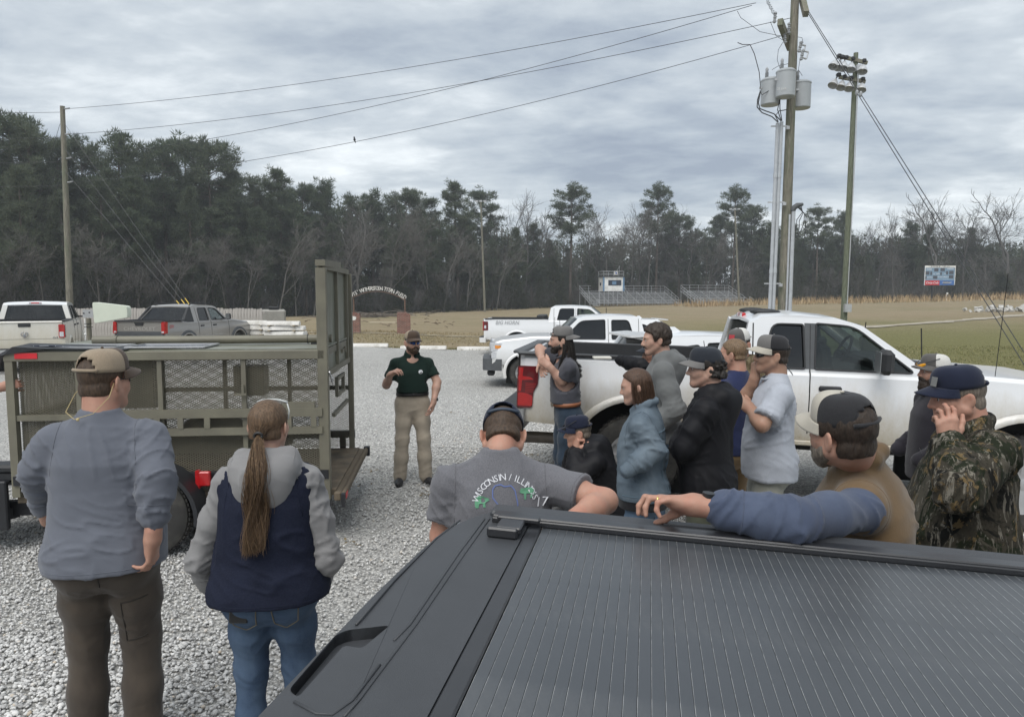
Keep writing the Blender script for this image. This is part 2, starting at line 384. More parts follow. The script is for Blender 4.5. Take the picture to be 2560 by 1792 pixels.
# loose crushed stone: real little rocks where they can be made out
def stones():
    t = (1 + 5 ** .5) / 2
    B = np.array([(-1, t, 0), (1, t, 0), (-1, -t, 0), (1, -t, 0), (0, -1, t), (0, 1, t), (0, -1, -t), (0, 1, -t), (t, 0, -1), (t, 0, 1), (-t, 0, -1), (-t, 0, 1)], float); B /= np.linalg.norm(B[0])
    T = np.array([(0, 11, 5), (0, 5, 1), (0, 1, 7), (0, 7, 10), (0, 10, 11), (1, 5, 9), (5, 11, 4), (11, 10, 2), (10, 7, 6), (7, 1, 8), (3, 9, 4), (3, 4, 2), (3, 2, 6), (3, 6, 8), (3, 8, 9), (4, 9, 5), (2, 4, 11), (6, 2, 10), (8, 6, 7), (9, 8, 1)])
    OB = np.array([(1, 0, 0), (-1, 0, 0), (0, 1, 0), (0, -1, 0), (0, 0, 1), (0, 0, -1)], float); OT = np.array([(0, 2, 4), (2, 1, 4), (1, 3, 4), (3, 0, 4), (2, 0, 5), (1, 2, 5), (3, 1, 5), (0, 3, 5)])
    VV, FF, nb = [], [], 0
    def band(n, y0, y1, x0, x1, r0, r1, B, T):
        nonlocal nb
        y = nrs.uniform(y0, y1, n); x = nrs.uniform(x0, x1, n); k = np.abs(x) < y * .76 + .25; x, y = x[k], y[k]; n = len(x); r_ = r0 + (r1 - r0) * nrs.uniform(0, 1, n) ** 1.6
        # thinner in the packed wheel tracks
        k = vnoise(np.stack([x * .9 + y * .25, y * .16, x * 0], 1), 21) * .5 + .62 > nrs.uniform(0, 1, n) * .8; x, y, r_ = x[k], y[k], r_[k]; n = len(x); q = len(B)
        sc = nrs.uniform(.65, 1.3, (n, 1, 3)); sc[:, 0, 2] *= .7
        V = B[None] * (1 + nrs.uniform(-.25, .25, (n, q, 1))) * sc * r_[:, None, None]
        a = nrs.uniform(0, 6.283, n); b = nrs.uniform(-.7, .7, n); ca, sa, cb, sb = np.cos(a), np.sin(a), np.cos(b), np.sin(b)
        y_ = V[..., 1] * cb[:, None] - V[..., 2] * sb[:, None]; z_ = V[..., 1] * sb[:, None] + V[..., 2] * cb[:, None]
        x_ = V[..., 0] * ca[:, None] - y_ * sa[:, None]; y2 = V[..., 0] * sa[:, None] + y_ * ca[:, None]
        VV.append(np.stack([x_ + x[:, None], y2 + y[:, None], z_ + (r_ * .25 + zground(x, y))[:, None] + .004], -1).reshape(-1, 3)); FF.append((T[None] + (np.arange(n) * q)[:, None, None]).reshape(-1, 3) + nb); nb += n * q
    band(30000, 1.7, 4.2, -3.4, .3, .0055, .0155, B, T); band(62000, 4.2, 8.5, -6, 2.6, .007, .0165, OB, OT); band(16000, 3.0, 7.0, 2.2, 5.5, .007, .0165, OB, OT)
    band(16000, 8.5, 12, -4.0, 1.4, .008, .018, OB, OT); band(9000, 12, 17, -4.5, 2, .009, .02, OB, OT); band(4500, 17, 25, -6, 2.5, .01, .023, OB, OT)
    V, F = np.concatenate(VV), np.concatenate(FF)
    m = NT('crushed_stone'); g = m.new('ShaderNodeNewGeometry')
    base = m.ramp(g.outputs['Random Per Island'], [(0, (.30, .296, .29)), (.2, (.45, .445, .435)), (.6, (.60, .595, .575)), (.9, (.72, .71, .69)), (.965, (.82, .81, .785)), (1, (.5, .42, .32))])
    base = m.mix(m.ramp(m.noise(m.map(), 90, 4, .7), [(.35, .35), (.6, 0)]), base, (.24, .24, .24))
    m.col(base); m.set(rough=.85, spec=.3)
    o = mkmesh('gravel_stones', V, F, m.mat); tag(o, 'loose grey crushed stone covering the parking lot', 'gravel', kind='stuff')
stones()
# a few dead leaf and grass scraps on the gravel
lm = M('dead_leaf', (.16, .12, .06), .9, var=.5)
mb = MB()
for u, v in [(1065, 1240), (900, 1215), (880, 1360), (1020, 955), (1130, 1010), (930, 1180), (1290, 1095), (1330, 1140), (2330, 1250), (760, 1700), (560, 1330)]:
    c = G(u, v); c.z = terrain(c.x, c.y)
    for k in range(9):
        q = c + Vector((rnd.gauss(0, .06), rnd.gauss(0, .05), .022)); a = rnd.random() * 6.3; l = rnd.uniform(.012, .035)
        d = Vector((math.cos(a), math.sin(a), rnd.uniform(-.1, .3))) * l; e_ = Vector((-math.sin(a), math.cos(a), .2)) * l * .4
        mb.add([q - d, q + e_, q + d, q - e_], [(0, 1, 2, 3)])
tag(mb.build('leaf_litter', lm, fix=False), 'scraps of brown dead leaves on the grey gravel', 'leaves', kind='stuff')
# grass blades on the near verge and the field
def blades(n, reg, h0, h1, name, label, cols, seed=1, dens=None):
    rs = np.random.RandomState(seed); x = rs.uniform(reg[0], reg[1], n); y = rs.uniform(reg[2], reg[3], n)
    k = np.abs(x) < y * .78 + 1
    x, y = x[k], y[k]
    if dens is not None: k = dens(x, y); x, y = x[k], y[k]
    cl = vnoise(np.stack([x * .9, y * .9, x * 0], 1), 5); k = rs.uniform(-1, 1.2, len(x)) < cl + .25; x, y = x[k], y[k]; n = len(x)
    z = zground(x, y) - .02
    h = rs.uniform(h0, h1, n); a = rs.uniform(0, 6.283, n); l = rs.uniform(.1, .8, n) * h; wd = .004 + y * .00045
    b0 = np.stack([x - np.sin(a) * wd, y + np.cos(a) * wd, z], 1); b1 = np.stack([x + np.sin(a) * wd, y - np.cos(a) * wd, z], 1)
    tp = np.stack([x + np.cos(a) * l, y + np.sin(a) * l, z + h], 1)
    V = np.stack([b0, b1, tp], 1).reshape(-1, 3); F = np.arange(3 * n).reshape(-1, 3)
    m = NT(name); g = m.new('ShaderNodeNewGeometry'); m.col(m.ramp(g.outputs['Random Per Island'], cols)); m.set(rough=.9, spec=.15)
    tag(mkmesh(name, V, F, m.mat), label, 'grass', kind='stuff')
tan = [(0, (.20, .16, .085)), (.5, (.29, .235, .13)), (1, (.37, .31, .19))]
grn = [(0, (.07, .085, .028)), (.45, (.14, .145, .05)), (.75, (.24, .21, .10)), (1, (.33, .28, .16))]
def onlot(x, y): return (y > 31.8 + np.sin(x * 1.3) * .3) | (x > 12.5 - (y - 11) * .28)
blades(42000, (8, 30, 12, 34), .02, .055, 'verge_grass', 'short green and straw grass beyond the white trucks', grn, 3, onlot)
blades(30000, (-22, 10, 31.4, 46), .03, .08, 'field_grass', 'short dry tan grass on the field edge', tan + [], 4, onlot)
blades(2600, (-8, 5, 31.2, 32.1), .04, .13, 'edge_grass', 'ragged grass tufts along the gravel edge', grn, 5)
# the tall straw-coloured sedge at the foot of the far wood
blades(7000, (30, 120, 120, 134), .5, 1.5, 'broom_sedge', 'tall straw coloured sedge along the far woods', [(0, (.3, .21, .12)), (1, (.45, .34, .2))], 6)
# footpath strip across the field
pm = M('path_concrete', (.36, .325, .26), .9, var=.2, vs=2, bump=.3, dirt=(.25, .2, .12), dscale=1.5)
def strip(name, pts, wd, mat_, lift=.03):
    V = []; F = []
    for i, (x, y) in enumerate(pts):
        a = Vector(pts[max(0, i - 1)]); b = Vector(pts[min(len(pts) - 1, i + 1)]); d = (b - a).normalized(); n_ = Vector((-d.y, d.x)) * wd / 2 * rnd.uniform(.5, 1.4)
        for q in (-1, 1):
            X, Y = x + n_.x * q, y + n_.y * q; V.append((X, Y, terrain(X, Y) + lift))
    F = [(2 * i, 2 * i + 1, 2 * i + 3, 2 * i + 2) for i in range(len(pts) - 1)]
    return tag(mkmesh(name, V, F, mat_), kind='structure')
def curve2(a, b, n, amp): return [(a[0] + (b[0] - a[0]) * t + math.sin(t * 7) * amp, a[1] + (b[1] - a[1]) * t + math.sin(t * 5 + 1) * amp) for t in np.linspace(0, 1, n)]
strip('path', curve2((22.5, 50), (70, 88), 40, .35), 1.5, pm)
strip('path.001', curve2((-24, 44), (9, 40.5), 20, .2), .35, pm, .025)
# distant rise of bare earth on the far side
dm = M('bare_earth', (.2, .155, .1), .95, var=.25, vs=.6, bump=.6, bs=3)
mb = MB(); n = 24
for i in range(n):
    for j in range(9):
        u_, v_ = i / (n - 1), j / 8; X = 88 + 40 * u_; Y = 112 + 14 * v_
        mb.v.append((X, Y, terrain(X, Y) - .1 + 2.1 * math.sin(math.pi * v_) * min(1, u_ * 3) * (1 + .25 * math.sin(u_ * 17))))
mb.f = [(i * 9 + j, (i + 1) * 9 + j, (i + 1) * 9 + j + 1, i * 9 + j + 1) for i in range(n - 1) for j in range(8)]; mb.m = [0] * len(mb.f)
tag(mb.build('earth_mound', dm, smooth=True), kind='structure')
# ------------------------------------------------------------------ trees
def leaf_mat(name, c0, c1, c2):
    m = NT(name); g = m.new('ShaderNodeNewGeometry'); oi = m.new('ShaderNodeObjectInfo')
    a = m.ramp(g.outputs['Random Per Island'], [(0, c0), (.6, c1), (1, c2)])
    b = m.mix(m.math('MULTIPLY', oi.outputs['Random'], .55), a, m.mix(1.0, a, (.62, .72, .62), 'MULTIPLY'))
    m.col(b); m.set(rough=.75, spec=.25)
    tr = m.new('ShaderNodeBsdfTranslucent'); m.l.new(b, tr.inputs[0]); mx = m.new('ShaderNodeMixShader'); mx.inputs[0].default_value = .35
    m.l.new(m.p.outputs[0], mx.inputs[1]); m.l.new(tr.outputs[0], mx.inputs[2]); m.l.new(mx.outputs[0], m.o.inputs[0]); return m.mat
PINEM = leaf_mat('pine_needles', (.078, .098, .07), (.115, .14, .09), (.15, .165, .10))
CEDM = leaf_mat('cedar_needles', (.042, .054, .034), (.066, .076, .044), (.115, .112, .055))
BARKM = M('pine_bark', (.105, .085, .07), .95, var=.35, vs=3, bump=.8, bs=12)
GREYB = M('grey_bark', (.135, .127, .116), .95, var=.3, vs=2, bump=.6, bs=10)
TWIGM = M('twig_bark', (.088, .083, .077), .95, var=.25, vs=2)
def needle_tris(C, Rr, per, ln, wd, rs, up=.25):
    """C: clump centres (n,3), Rr radii -> needle sprays"""
    n = len(C); d = rs.normal(size=(n, per, 3)); d[..., 2] += up; d /= np.linalg.norm(d, axis=-1, keepdims=True)
    q = rs.uniform(.15, 1.0, (n, per, 1)) * Rr[:, None, None]
    base = C[:, None] + d * q * np.array([1, 1, .62])
    s = np.cross(d, rs.normal(size=d.shape)); s /= np.linalg.norm(s, axis=-1, keepdims=True) + 1e-9
    l_ = ln * rs.uniform(.6, 1.3, (n, per, 1)); tip = base + d * l_ + np.array([0, 0, 1]) * l_ * .25
    V = np.stack([base - s * wd, base + s * wd, tip], 2).reshape(-1, 3)
    return V, np.arange(len(V)).reshape(-1, 3)
def pine_data(seed, base, wid, nb, top=20.0, cone=.5, per=64):
    rs = np.random.RandomState(seed); tr = MB(); lean = rs.normal(0, .25, 2)
    tp = [(lean[0] * t * t + .08 * math.sin(t * 6 + seed), lean[1] * t * t, top * t * .985) for t in np.linspace(0, 1, 9)]
    tr.tube(tp, [.24 * (1 - t) ** .8 + .035 for t in np.linspace(0, 1, 9)], 7)
    C = []; Rr = []
    for i in range(nb):
        t = base + (1 - base) * ((i + rs.uniform(0, 1)) / nb); z = top * t
        f = (t - base) / (1 - base)
        prof = (min(1, f * 3.2 + .3)) * (1 - f ** 1.6 * cone) * (1.0 if f < .8 else (1 - (f - .8) * 2.6))
        r_ = wid * max(.18, prof) * rs.uniform(.55, 1.15); a = rs.uniform(0, 6.283)
        p0 = Vector((lean[0] * t * t, lean[1] * t * t, z)); rise = rs.uniform(-.05, .45) * r_ if f < .7 else rs.uniform(.3, .8) * r_
        p1 = p0 + Vector((math.cos(a) * r_, math.sin(a) * r_, rise)); pm_ = p0.lerp(p1, .5) + Vector((0, 0, -.08 * r_))
        tr.tube([p0, pm_, p1], [.06, .04, .015], 3, cap=False)
        k = max(1, int(r_ * 1.5))
        for j in range(k + 1):
            s = 1 - .55 * j / (k + .01); q = p0.lerp(p1, s) + Vector(rs.normal(0, .28, 3)); C.append(q); Rr.append(rs.uniform(.42, .8))
    for j in range(5): C.append(Vector(tp[-1]) + Vector((rs.normal(0, .3), rs.normal(0, .3), rs.uniform(-.8, .2)))); Rr.append(.5)
    for j in range(int(base * 14)):     # dead stubs
        z = top * base * rs.uniform(.3, 1); a = rs.uniform(0, 6.3); l_ = rs.uniform(.6, 1.8)
        tr.tube([(0, 0, z), (math.cos(a) * l_, math.sin(a) * l_, z + rs.uniform(-.3, .3))], [.03, .01], 3, cap=False)
    V, F = needle_tris(np.array([tuple(c) for c in C]), np.array(Rr), per, .40, .048, rs)
    return tr, V, F
def cedar_data(seed, top, wid):
    rs = np.random.RandomState(seed); n = 130; t = rs.uniform(.03, 1, n) ** .9; a = rs.uniform(0, 6.283, n)
    rr = wid * (1 - t) ** .75 * rs.uniform(.35, 1.05, n) + .1
    C = np.stack([np.cos(a) * rr, np.sin(a) * rr, t * top], 1); V, F = needle_tris(C, rs.uniform(.4, .75, n), 46, .32, .05, rs, .5)
    tr = MB(); tr.tube([(0, 0, 0), (.05, 0, top * .5), (0, 0, top * .95)], [.14, .09, .02], 6); return tr, V, F
def bare_data(seed, top, spread, levels=5, r0=.2, fork=.3, thin=.02, dense=1.0):
    rs = np.random.RandomState(seed); mb = MB()
    def grow(p, d, l_, r_, lv):
        k = 3; pts = [p]; q = p.copy(); dd = d.copy()
        for i in range(k):
            dd = (dd + Vector(rs.normal(0, .10 + .03 * lv, 3)) + Vector((0, 0, .05))).normalized(); q = q + dd * l_ / k; pts.append(q.copy())
        r1 = max(thin * .6, r_ * .66)
        mb.tube(pts, [r_ + (r1 - r_) * i / k for i in range(k + 1)], 6 if lv == 0 else (4 if lv < 3 else 3), cap=False)
        if lv >= levels: return
        n = int((2 if lv < 2 else 3) * dense + rs.uniform(0, 1.6))
        for i in range(n):
            s = rs.uniform(.35, 1.0) if lv else rs.uniform(fork + .1, 1.0)
            b = pts[0].lerp(pts[-1], s) if s < .98 else pts[-1]
            s_i = min(k - 1, int(s * k)); b = pts[s_i].lerp(pts[s_i + 1], s * k - s_i)
            ang = rs.uniform(.35, .85) * (spread if lv < 2 else 1); ax = dd.orthogonal(); ax.rotate(Matrix.Rotation(rs.uniform(0, 6.283), 3, dd))
            nd = (dd * math.cos(ang) + ax * math.sin(ang)).normalized(); nd.z = nd.z * .8 + .22; nd.normalize()
            grow(b, nd, l_ * rs.uniform(.5, .8), max(thin, r1 * rs.uniform(.45, .75)), lv + 1)
        grow(pts[-1], (dd + Vector(rs.normal(0, .12, 3))).normalized(), l_ * rs.uniform(.6, .8), r1, lv + 1)
    grow(Vector((0, 0, 0)), Vector((rs.normal(0, .04), rs.normal(0, .04), 1)).normalized(), top * .38, r0, 0)
    return mb
TREES = {}
PROTO = {}
def reg_pine(key, *a, **k):
    tr, V, F = pine_data(*a, **k); t = tr.build('trunk', BARKM, smooth=True, fix=False); c = mkmesh('crown', V, F, PINEM); PROTO[key] = [(t.data, 'trunk'), (c.data, 'crown')]
    for o in (t, c): bpy.data.objects.remove(o)
reg_pine('p0', 1, .40, 3.4, 78); reg_pine('p1', 2, .48, 2.9, 62); reg_pine('p2', 3, .28, 3.6, 100, cone=.75); reg_pine('p3', 4, .60, 3.5, 46, cone=.3)
reg_pine('p4', 5, .16, 3.3, 104, cone=.85); reg_pine('p5', 6, .38, 4.2, 82, cone=.35)
for i, (s, tp, wd) in enumerate([(21, 7, 2.0), (22, 5, 1.9), (23, 9, 2.3)]):
    tr, V, F = cedar_data(s, tp, wd); t = tr.build('trunk', BARKM, fix=False); c = mkmesh('crown', V, F, CEDM); PROTO['c%d' % i] = [(t.data, 'trunk'), (c.data, 'crown')]
    for o in (t, c): bpy.data.objects.remove(o)
for i, (s, tp, sp, lv, r0, dn, mt) in enumerate([(31, 17, .8, 5, .2, 1.0, TWIGM), (32, 18, 1.0, 5, .26, 1.0, TWIGM), (33, 14, .55, 5, .12, .9, GREYB), (34, 16, .6, 5, .13, 1.0, GREYB), (35, 9, .9, 4, .07, 1.2, TWIGM), (36, 15, 1.15, 5, .24, 1.0, TWIGM), (37, 7, 1.0, 4, .05, 1.5, TWIGM)]):
    mb = bare_data(s, tp, sp, lv, r0, thin=.017, dense=dn); o = mb.build('branches', mt, smooth=True, fix=False)
    zt = max(v[2] for v in mb.v); PROTO['b%d' % i] = [(o.data, 'branches', zt)]; bpy.data.objects.remove(o)
PH = {'c0': 7.4, 'c1': 5.4, 'c2': 9.4}
def where(X, Y):
    u = 1280 + FPX * X / Y
    for lim, t in ((110, 'above the cream pickup'), (250, 'by the weathered pole'), (430, 'behind the pewter pickup'), (620, 'behind the fence'), (780, 'behind the stacked wheel stops'), (900, 'behind the raised gate'), (1040, 'behind the brick piers'), (1200, 'beyond the presenter'), (1400, 'beyond the far white trucks'), (1560, 'behind the press box'), (1720, 'behind the long bleachers'), (1880, 'behind the short bleachers'), (2010, 'behind the power pole'), (2140, 'behind the floodlight pole'), (2300, 'beside the scoreboard'), (2420, 'behind the scoreboard')):
        if u < lim: return t
    return 'above the rubble heap'
def tree(key, X, Y, h, label, group='trees of the wood behind the field', name=None, rz=None, sx=1.0):
    H = PROTO[key][0][2] if key[0] == 'b' else PH.get(key, 20.3)
    nm = name or {'p': 'pine_tree', 'c': 'cedar_tree', 'b': 'bare_tree'}[key[0]]
    label = label.replace(' in the wood', '').replace(' at the edge of the wood', '').replace(' at the wood edge', '').replace(' at the far wood edge', '').replace(' at the foot of the wood', '')
    if group: label += ' ' + where(X, Y)
    r_ = empty(nm, (X, Y, terrain(X, Y) - .1), rnd.random() * 6.28 if rz is None else rz, label, 'tree', group)
    if group: TREES.setdefault(label, []).append((h, r_))
    s = h / H; r_.scale = (s * sx, s * sx, s)
    for d in PROTO[key]:
        if key[0] == 'b': nm2 = 'branches'
        else: nm2 = d[1]
        o = bpy.data.objects.new(nm2, d[0]); COL.objects.link(o); o.parent = r_
    return r_
def edge_depth(u): return float(np.interp(u, [-100, 0, 300, 600, 900, 1150, 1500, 1900, 2300, 2700], [76, 80, 92, 108, 122, 132, 160, 158, 145, 138]))
def by_top(key, u, vtop, label, dd=0.0, **k):
    Y = edge_depth(u) + dd; p = P(u, vtop, Y); return tree(key, p.x, Y, p.z - terrain(p.x, Y) + .1, label, **k)
PL = {'p0': 'tall loblolly pine with a bushy crown in the wood', 'p1': 'slim tall pine with a high narrow crown in the wood', 'p2': 'full dark pine with foliage low down its trunk', 'p3': 'pine with a high rounded crown above a bare trunk', 'p4': 'conical dark pine leafy nearly to the ground', 'p5': 'broad crowned old pine at the edge of the wood'}
pines = [('p5', 15, 300, 4), ('p0', 72, 322, 0), ('p2', 130, 352, 6), ('p5', 205, 360, 8), ('p1', 293, 338, 0), ('p0', 350, 372, 7), ('p1', 405, 366, 2), ('p3', 462, 360, 9), ('p5', 522, 358, 0), ('p2', 585, 425, 0), ('p0', 640, 448, 7),
         ('p2', 700, 424, 0), ('p5', 752, 470, 8), ('p0', 805, 460, 4), ('p1', 876, 492, 6), ('p0', 930, 484, 9), ('p5', 1012, 482, 4), ('p3', 1060, 500, 9), ('p2', 1142, 456, 0), ('p3', 1205, 484, 9), ('p3', 1838, 482, 6), ('p2', 1790, 540, 9), ('p5', 1880, 520, 10), ('p0', 1935, 560, 5),
         ('p3', 2048, 524, 2), ('p0', 2105, 535, 8), ('p2', 2000, 600, 4), ('p0', 2280, 560, 8), ('p4', 2325, 565, 3), ('p4', 2430, 570, 6), ('p1', 1665, 545, 8), ('p5', 1700, 540, 6), ('p3', 1740, 585, 8), ('p0', -40, 330, 2), ('p4', 1230, 600, -3), ('p4', 1290, 570, -4), ('p2', 1330, 560, 2), ('p4', 1180, 590, 1), ('p4', 1375, 600, 2), ('p4', 1420, 620, 0),
         ('p2', 40, 420, -6), ('p4', 250, 450, -4), ('p2', 330, 440, -5), ('p4', 470, 470, -6), ('p4', 640, 520, -6), ('p2', 560, 500, -5), ('p2', 760, 540, -6), ('p4', 830, 560, -3), ('p4', 150, 480, -5), ('p4', 980, 580, -2), ('p2', 1075, 560, -3), ('p4', 2170, 640, 4), ('p2', 1610, 640, 8), ('p4', 1985, 560, 9), ('p2', 2080, 610, 3)]
for key, u, v, dd in pines: by_top(key, u, v, PL[key], dd)
by_top('p3', 1428, 478, 'lone round crowned pine rising above the press box', -6, group=None, sx=1.15)
by_top('p3', 1645, 476, 'tall pine with tufted round crown between bare trees behind the bleachers', 0, group=None, sx=.95)
BL = {'b0': 'leafless brown hardwood tree at the edge of the wood', 'b1': 'leafless spreading hardwood with a thick trunk in the wood', 'b2': 'slender pale grey leafless sapling before the dark pines', 'b3': 'tall thin pale grey leafless tree before the pines', 'b4': 'low leafless brown scrub tree at the wood edge', 'b5': 'wide crowned leafless oak at the far wood edge', 'b6': 'low twiggy leafless bush at the wood edge'}
bares = [('b3', 885, 484, -5), ('b2', 905, 520, -6), ('b3', 965, 500, -6), ('b2', 1072, 545, -6), ('b3', 1105, 560, -7), ('b1', 1308, 472, -2), ('b0', 1258, 480, 4), ('b3', 1525, 496, -3), ('b0', 1500, 520, 2), ('b3', 1578, 508, 0), ('b1', 1600, 490, 5), ('b3', 1625, 520, -2), ('b0', 1690, 530, 4), ('b5', 1735, 560, -2), ('b3', 1770, 580, 0),
         ('b5', 2340, 468, -2), ('b5', 2528, 460, 0), ('b1', 2420, 505, 3), ('b0', 2200, 540, 3), ('b5', 2470, 520, 5), ('b1', 2175, 548, 6), ('b0', 2135, 545, 6), ('b3', 2290, 500, 8), ('b0', 2395, 520, 8), ('b2', 345, 560, -8), ('b2', 420, 570, -8), ('b3', 690, 540, -9), ('b2', 610, 580, -9), ('b2', 240, 540, -9), ('b3', 560, 600, -9),
         ('b2', 100, 560, -8), ('b2', 735, 590, -9), ('b2', 1240, 590, -8), ('b2', 1165, 600, -8), ('b3', 840, 560, -9), ('b5', 1840, 600, -4), ('b0', 1775, 560, 5), ('b2', 1450, 610, -6), ('b2', 2260, 620, -4), ('b2', 2310, 630, -5), ('b2', 2380, 640, -5), ('b2', 2450, 620, -4), ('b2', 2520, 620, -5), ('b3', 1560, 560, -5), ('b2', 500, 560, -8), ('b2', 20, 600, -7), ('b2', 780, 620, -9), ('b2', 1020, 620, -7)]
for key, u, v, dd in bares: by_top(key, u, v, BL[key], dd, group='leafless trees of the wood')
tree('b5', P(2240, 600, 128).x, 128, 17.5, 'dead pine snag with upswept bare limbs near the scoreboard', None, sx=.35)
for i in range(34):
    u = -60 + i * 79 + rnd.uniform(-18, 18); k = rnd.choice(['b4', 'b6', 'b4', 'b6', 'b6']); Y = edge_depth(u) - rnd.uniform(7, 12)
    p = P(u, 700, Y); tree(k, p.x, Y, rnd.uniform(3.5, 8.5), BL[k], 'scrub along the foot of the wood', rz=rnd.random() * 6)
for u, k, h in [(x_, 'c2', 6.5 + (x_ % 7) * .6) for x_ in range(-40, 1500, 95)] + [(1075, 'c1', 4.2), (1108, 'c0', 4.5), (1160, 'c1', 3.0), (980, 'c1', 3.6), (1305, 'c1', 3.3), (1270, 'c2', 6), (1205, 'c0', 4.5), (800, 'c1', 3), (690, 'c0', 5), (2000, 'c2', 8), (2060, 'c2', 8.5), (2110, 'c2', 7), (1950, 'c2', 8), (2150, 'c2', 9), (1900, 'c2', 7), (2380, 'c2', 7), (2505, 'c1', 5), (1350, 'c2', 6), (1400, 'c2', 7), (1010, 'c0', 5), (1740, 'c2', 8), (1680, 'c2', 7), (600, 'c2', 6), (430, 'c2', 6), (300, 'c2', 6), (160, 'c2', 6), (60, 'c2', 6), (890, 'c0', 4)]:
    Y = edge_depth(u) - 7; p = P(u, 700, Y)
    tree(k, p.x, Y, h, 'small bushy cedar growing at the foot of the wood', 'young cedars at the wood edge', sx=1.2 if k == 'c1' else 1)
# the deep mass of the wood behind: many crowns that read as one
def wood_mass():
    rs = np.random.RandomState(99); C = []; Rr = []; tk = MB()
    for i in range(860):
        u = rs.uniform(-450, 3050); Y = edge_depth(u) + rs.uniform(6, 34); p = P(u, 700, Y)
        top = float(np.interp(u, [-150, 550, 900, 1250, 1330, 1700, 1800, 1950, 2150, 2300, 2720], [440, 485, 525, 580, 610, 615, 580, 590, 610, 610, 620])) + rs.uniform(-20, 50)
        zt = P(u, top, Y).z; zg = terrain(p.x, Y)
        for j in range(30): C.append((p.x + rs.normal(0, 1.7), Y + rs.normal(0, 1.2), zg + (zt - zg) * rs.uniform(.0, 1) ** 1.25)); Rr.append(rs.uniform(.7, 1.3))
        tk.tube([(p.x, Y, zg - .2), (p.x + rs.normal(0, .3), Y, zt)], [.22, .08], 4, cap=False)
    V, F = needle_tris(np.array(C), np.array(Rr), 17, .8, .14, rs)
    m = leaf_mat('wood_mass', (.066, .08, .058), (.095, .112, .076), (.118, .128, .082))
    o = mkmesh('far_wood', V, F, m); tag(o, 'dense dark green pine wood behind the first trees', 'wood', kind='stuff')
    t = tk.build('far_wood_trunks', BARKM, fix=False); tag(t, 'dim tree trunks deep inside the pine wood', 'trunks', kind='stuff')
    # grey brown brush between the trunks
    mb = MB()
    for i in range(9000):
        u = rs.uniform(-150, 2720); Y = edge_depth(u) - rs.uniform(2, 9) + (rs.uniform(0, 20) if i % 2 else 0); p = P(u, 700, Y); z0 = terrain(p.x, Y); l_ = rs.uniform(1.0, 5.5)
        a = p.x, Y, z0 + rs.uniform(0, 1.5); b = (p.x + rs.normal(0, l_ * .3), Y + rs.normal(0, .8), z0 + l_); c = (b[0] + rs.normal(0, .7), b[1], b[2] + rs.uniform(-.2, .9))
        mb.tube([a, b, c], [.02, .014, .007], 3, cap=False)
    o = mb.build('underbrush', M('brush', (.092, .088, .08), .95, var=.3, vs=.5), fix=False); tag(o, 'grey brown tangle of bare underbrush below the pines', 'underbrush', kind='stuff')
wood_mass()
for lab, L_ in TREES.items():
    if len(L_) < 2: continue
    L_.sort(key=lambda t: -t[0])
    for i, (h_, o) in enumerate(L_):
        o['label'] = lab + (', taller one' if i == 0 else ', shorter one') if len(L_) == 2 else lab + ', ' + (['', 'second ', 'third ', 'fourth ', 'fifth ', 'sixth ', 'seventh ', 'eighth '][min(i, 7)] + 'tallest')
# ------------------------------------------------------------------ the olive cage trailer
OLIVE = M('olive_paint', (.148, .138, .104), .5, var=.12, vs=4, bump=.08, bs=80, dirt=(.19, .18, .13), dscale=2.5)
OLIVED = M('olive_mesh', (.18, .165, .122), .6, var=.15, vs=6)
OLIVEP = M('olive_panel', (.15, .155, .115), .45, var=.12, vs=2, dirt=(.27, .28, .25), dscale=1.7, stretch=(1, 1, .35))
BLACKM = M('black_frame', (.018, .019, .022), .5, var=.3, vs=5, bump=.1)
RUBBER = M('rubber', (.035, .034, .032), .85, var=.2, vs=10, dirt=(.09, .085, .075), dscale=6)
REDL = M('red_lens', (.45, .012, .015), .2, var=.1, coat=.5)
REDR = M('red_reflector', (.55, .02, .03), .35, var=.1)
DECKM = M('worn_deck', (.16, .125, .085), .85, var=.35, vs=7, bump=.4, dirt=(.085, .075, .06), dscale=5)
CHROME = M('bright_steel', (.55, .55, .55), .28, metal=.9, var=.1)
TA = math.atan2(.17, 1.8)
tr_o = Vector((-1.545, 5.86, 0)); ex = Vector((-math.cos(TA), -math.sin(TA), 0)); ey = Vector((-math.sin(TA), math.cos(TA), 0))
TL, TW = 2.46, 1.70; TD, TT = .43, 1.635; TG = 2.30
trl = empty('cage_trailer', tr_o + ex * TL * .5 + ey * TW * .5, 0, 'olive green livestock cage trailer of expanded metal with its gate raised', 'trailer')
TB = Matrix.Translation(-trl.location) @ Matrix(((ex.x, ey.x, 0, tr_o.x), (ex.y, ey.y, 0, tr_o.y), (0, 0, 1, 0), (0, 0, 0, 1)))
def tm():
    b = MB(); b.T = TB.copy(); return b
def part(fn, name, m, **k):
    b = tm(); fn(b); return b.build(name, m, trl, **k)
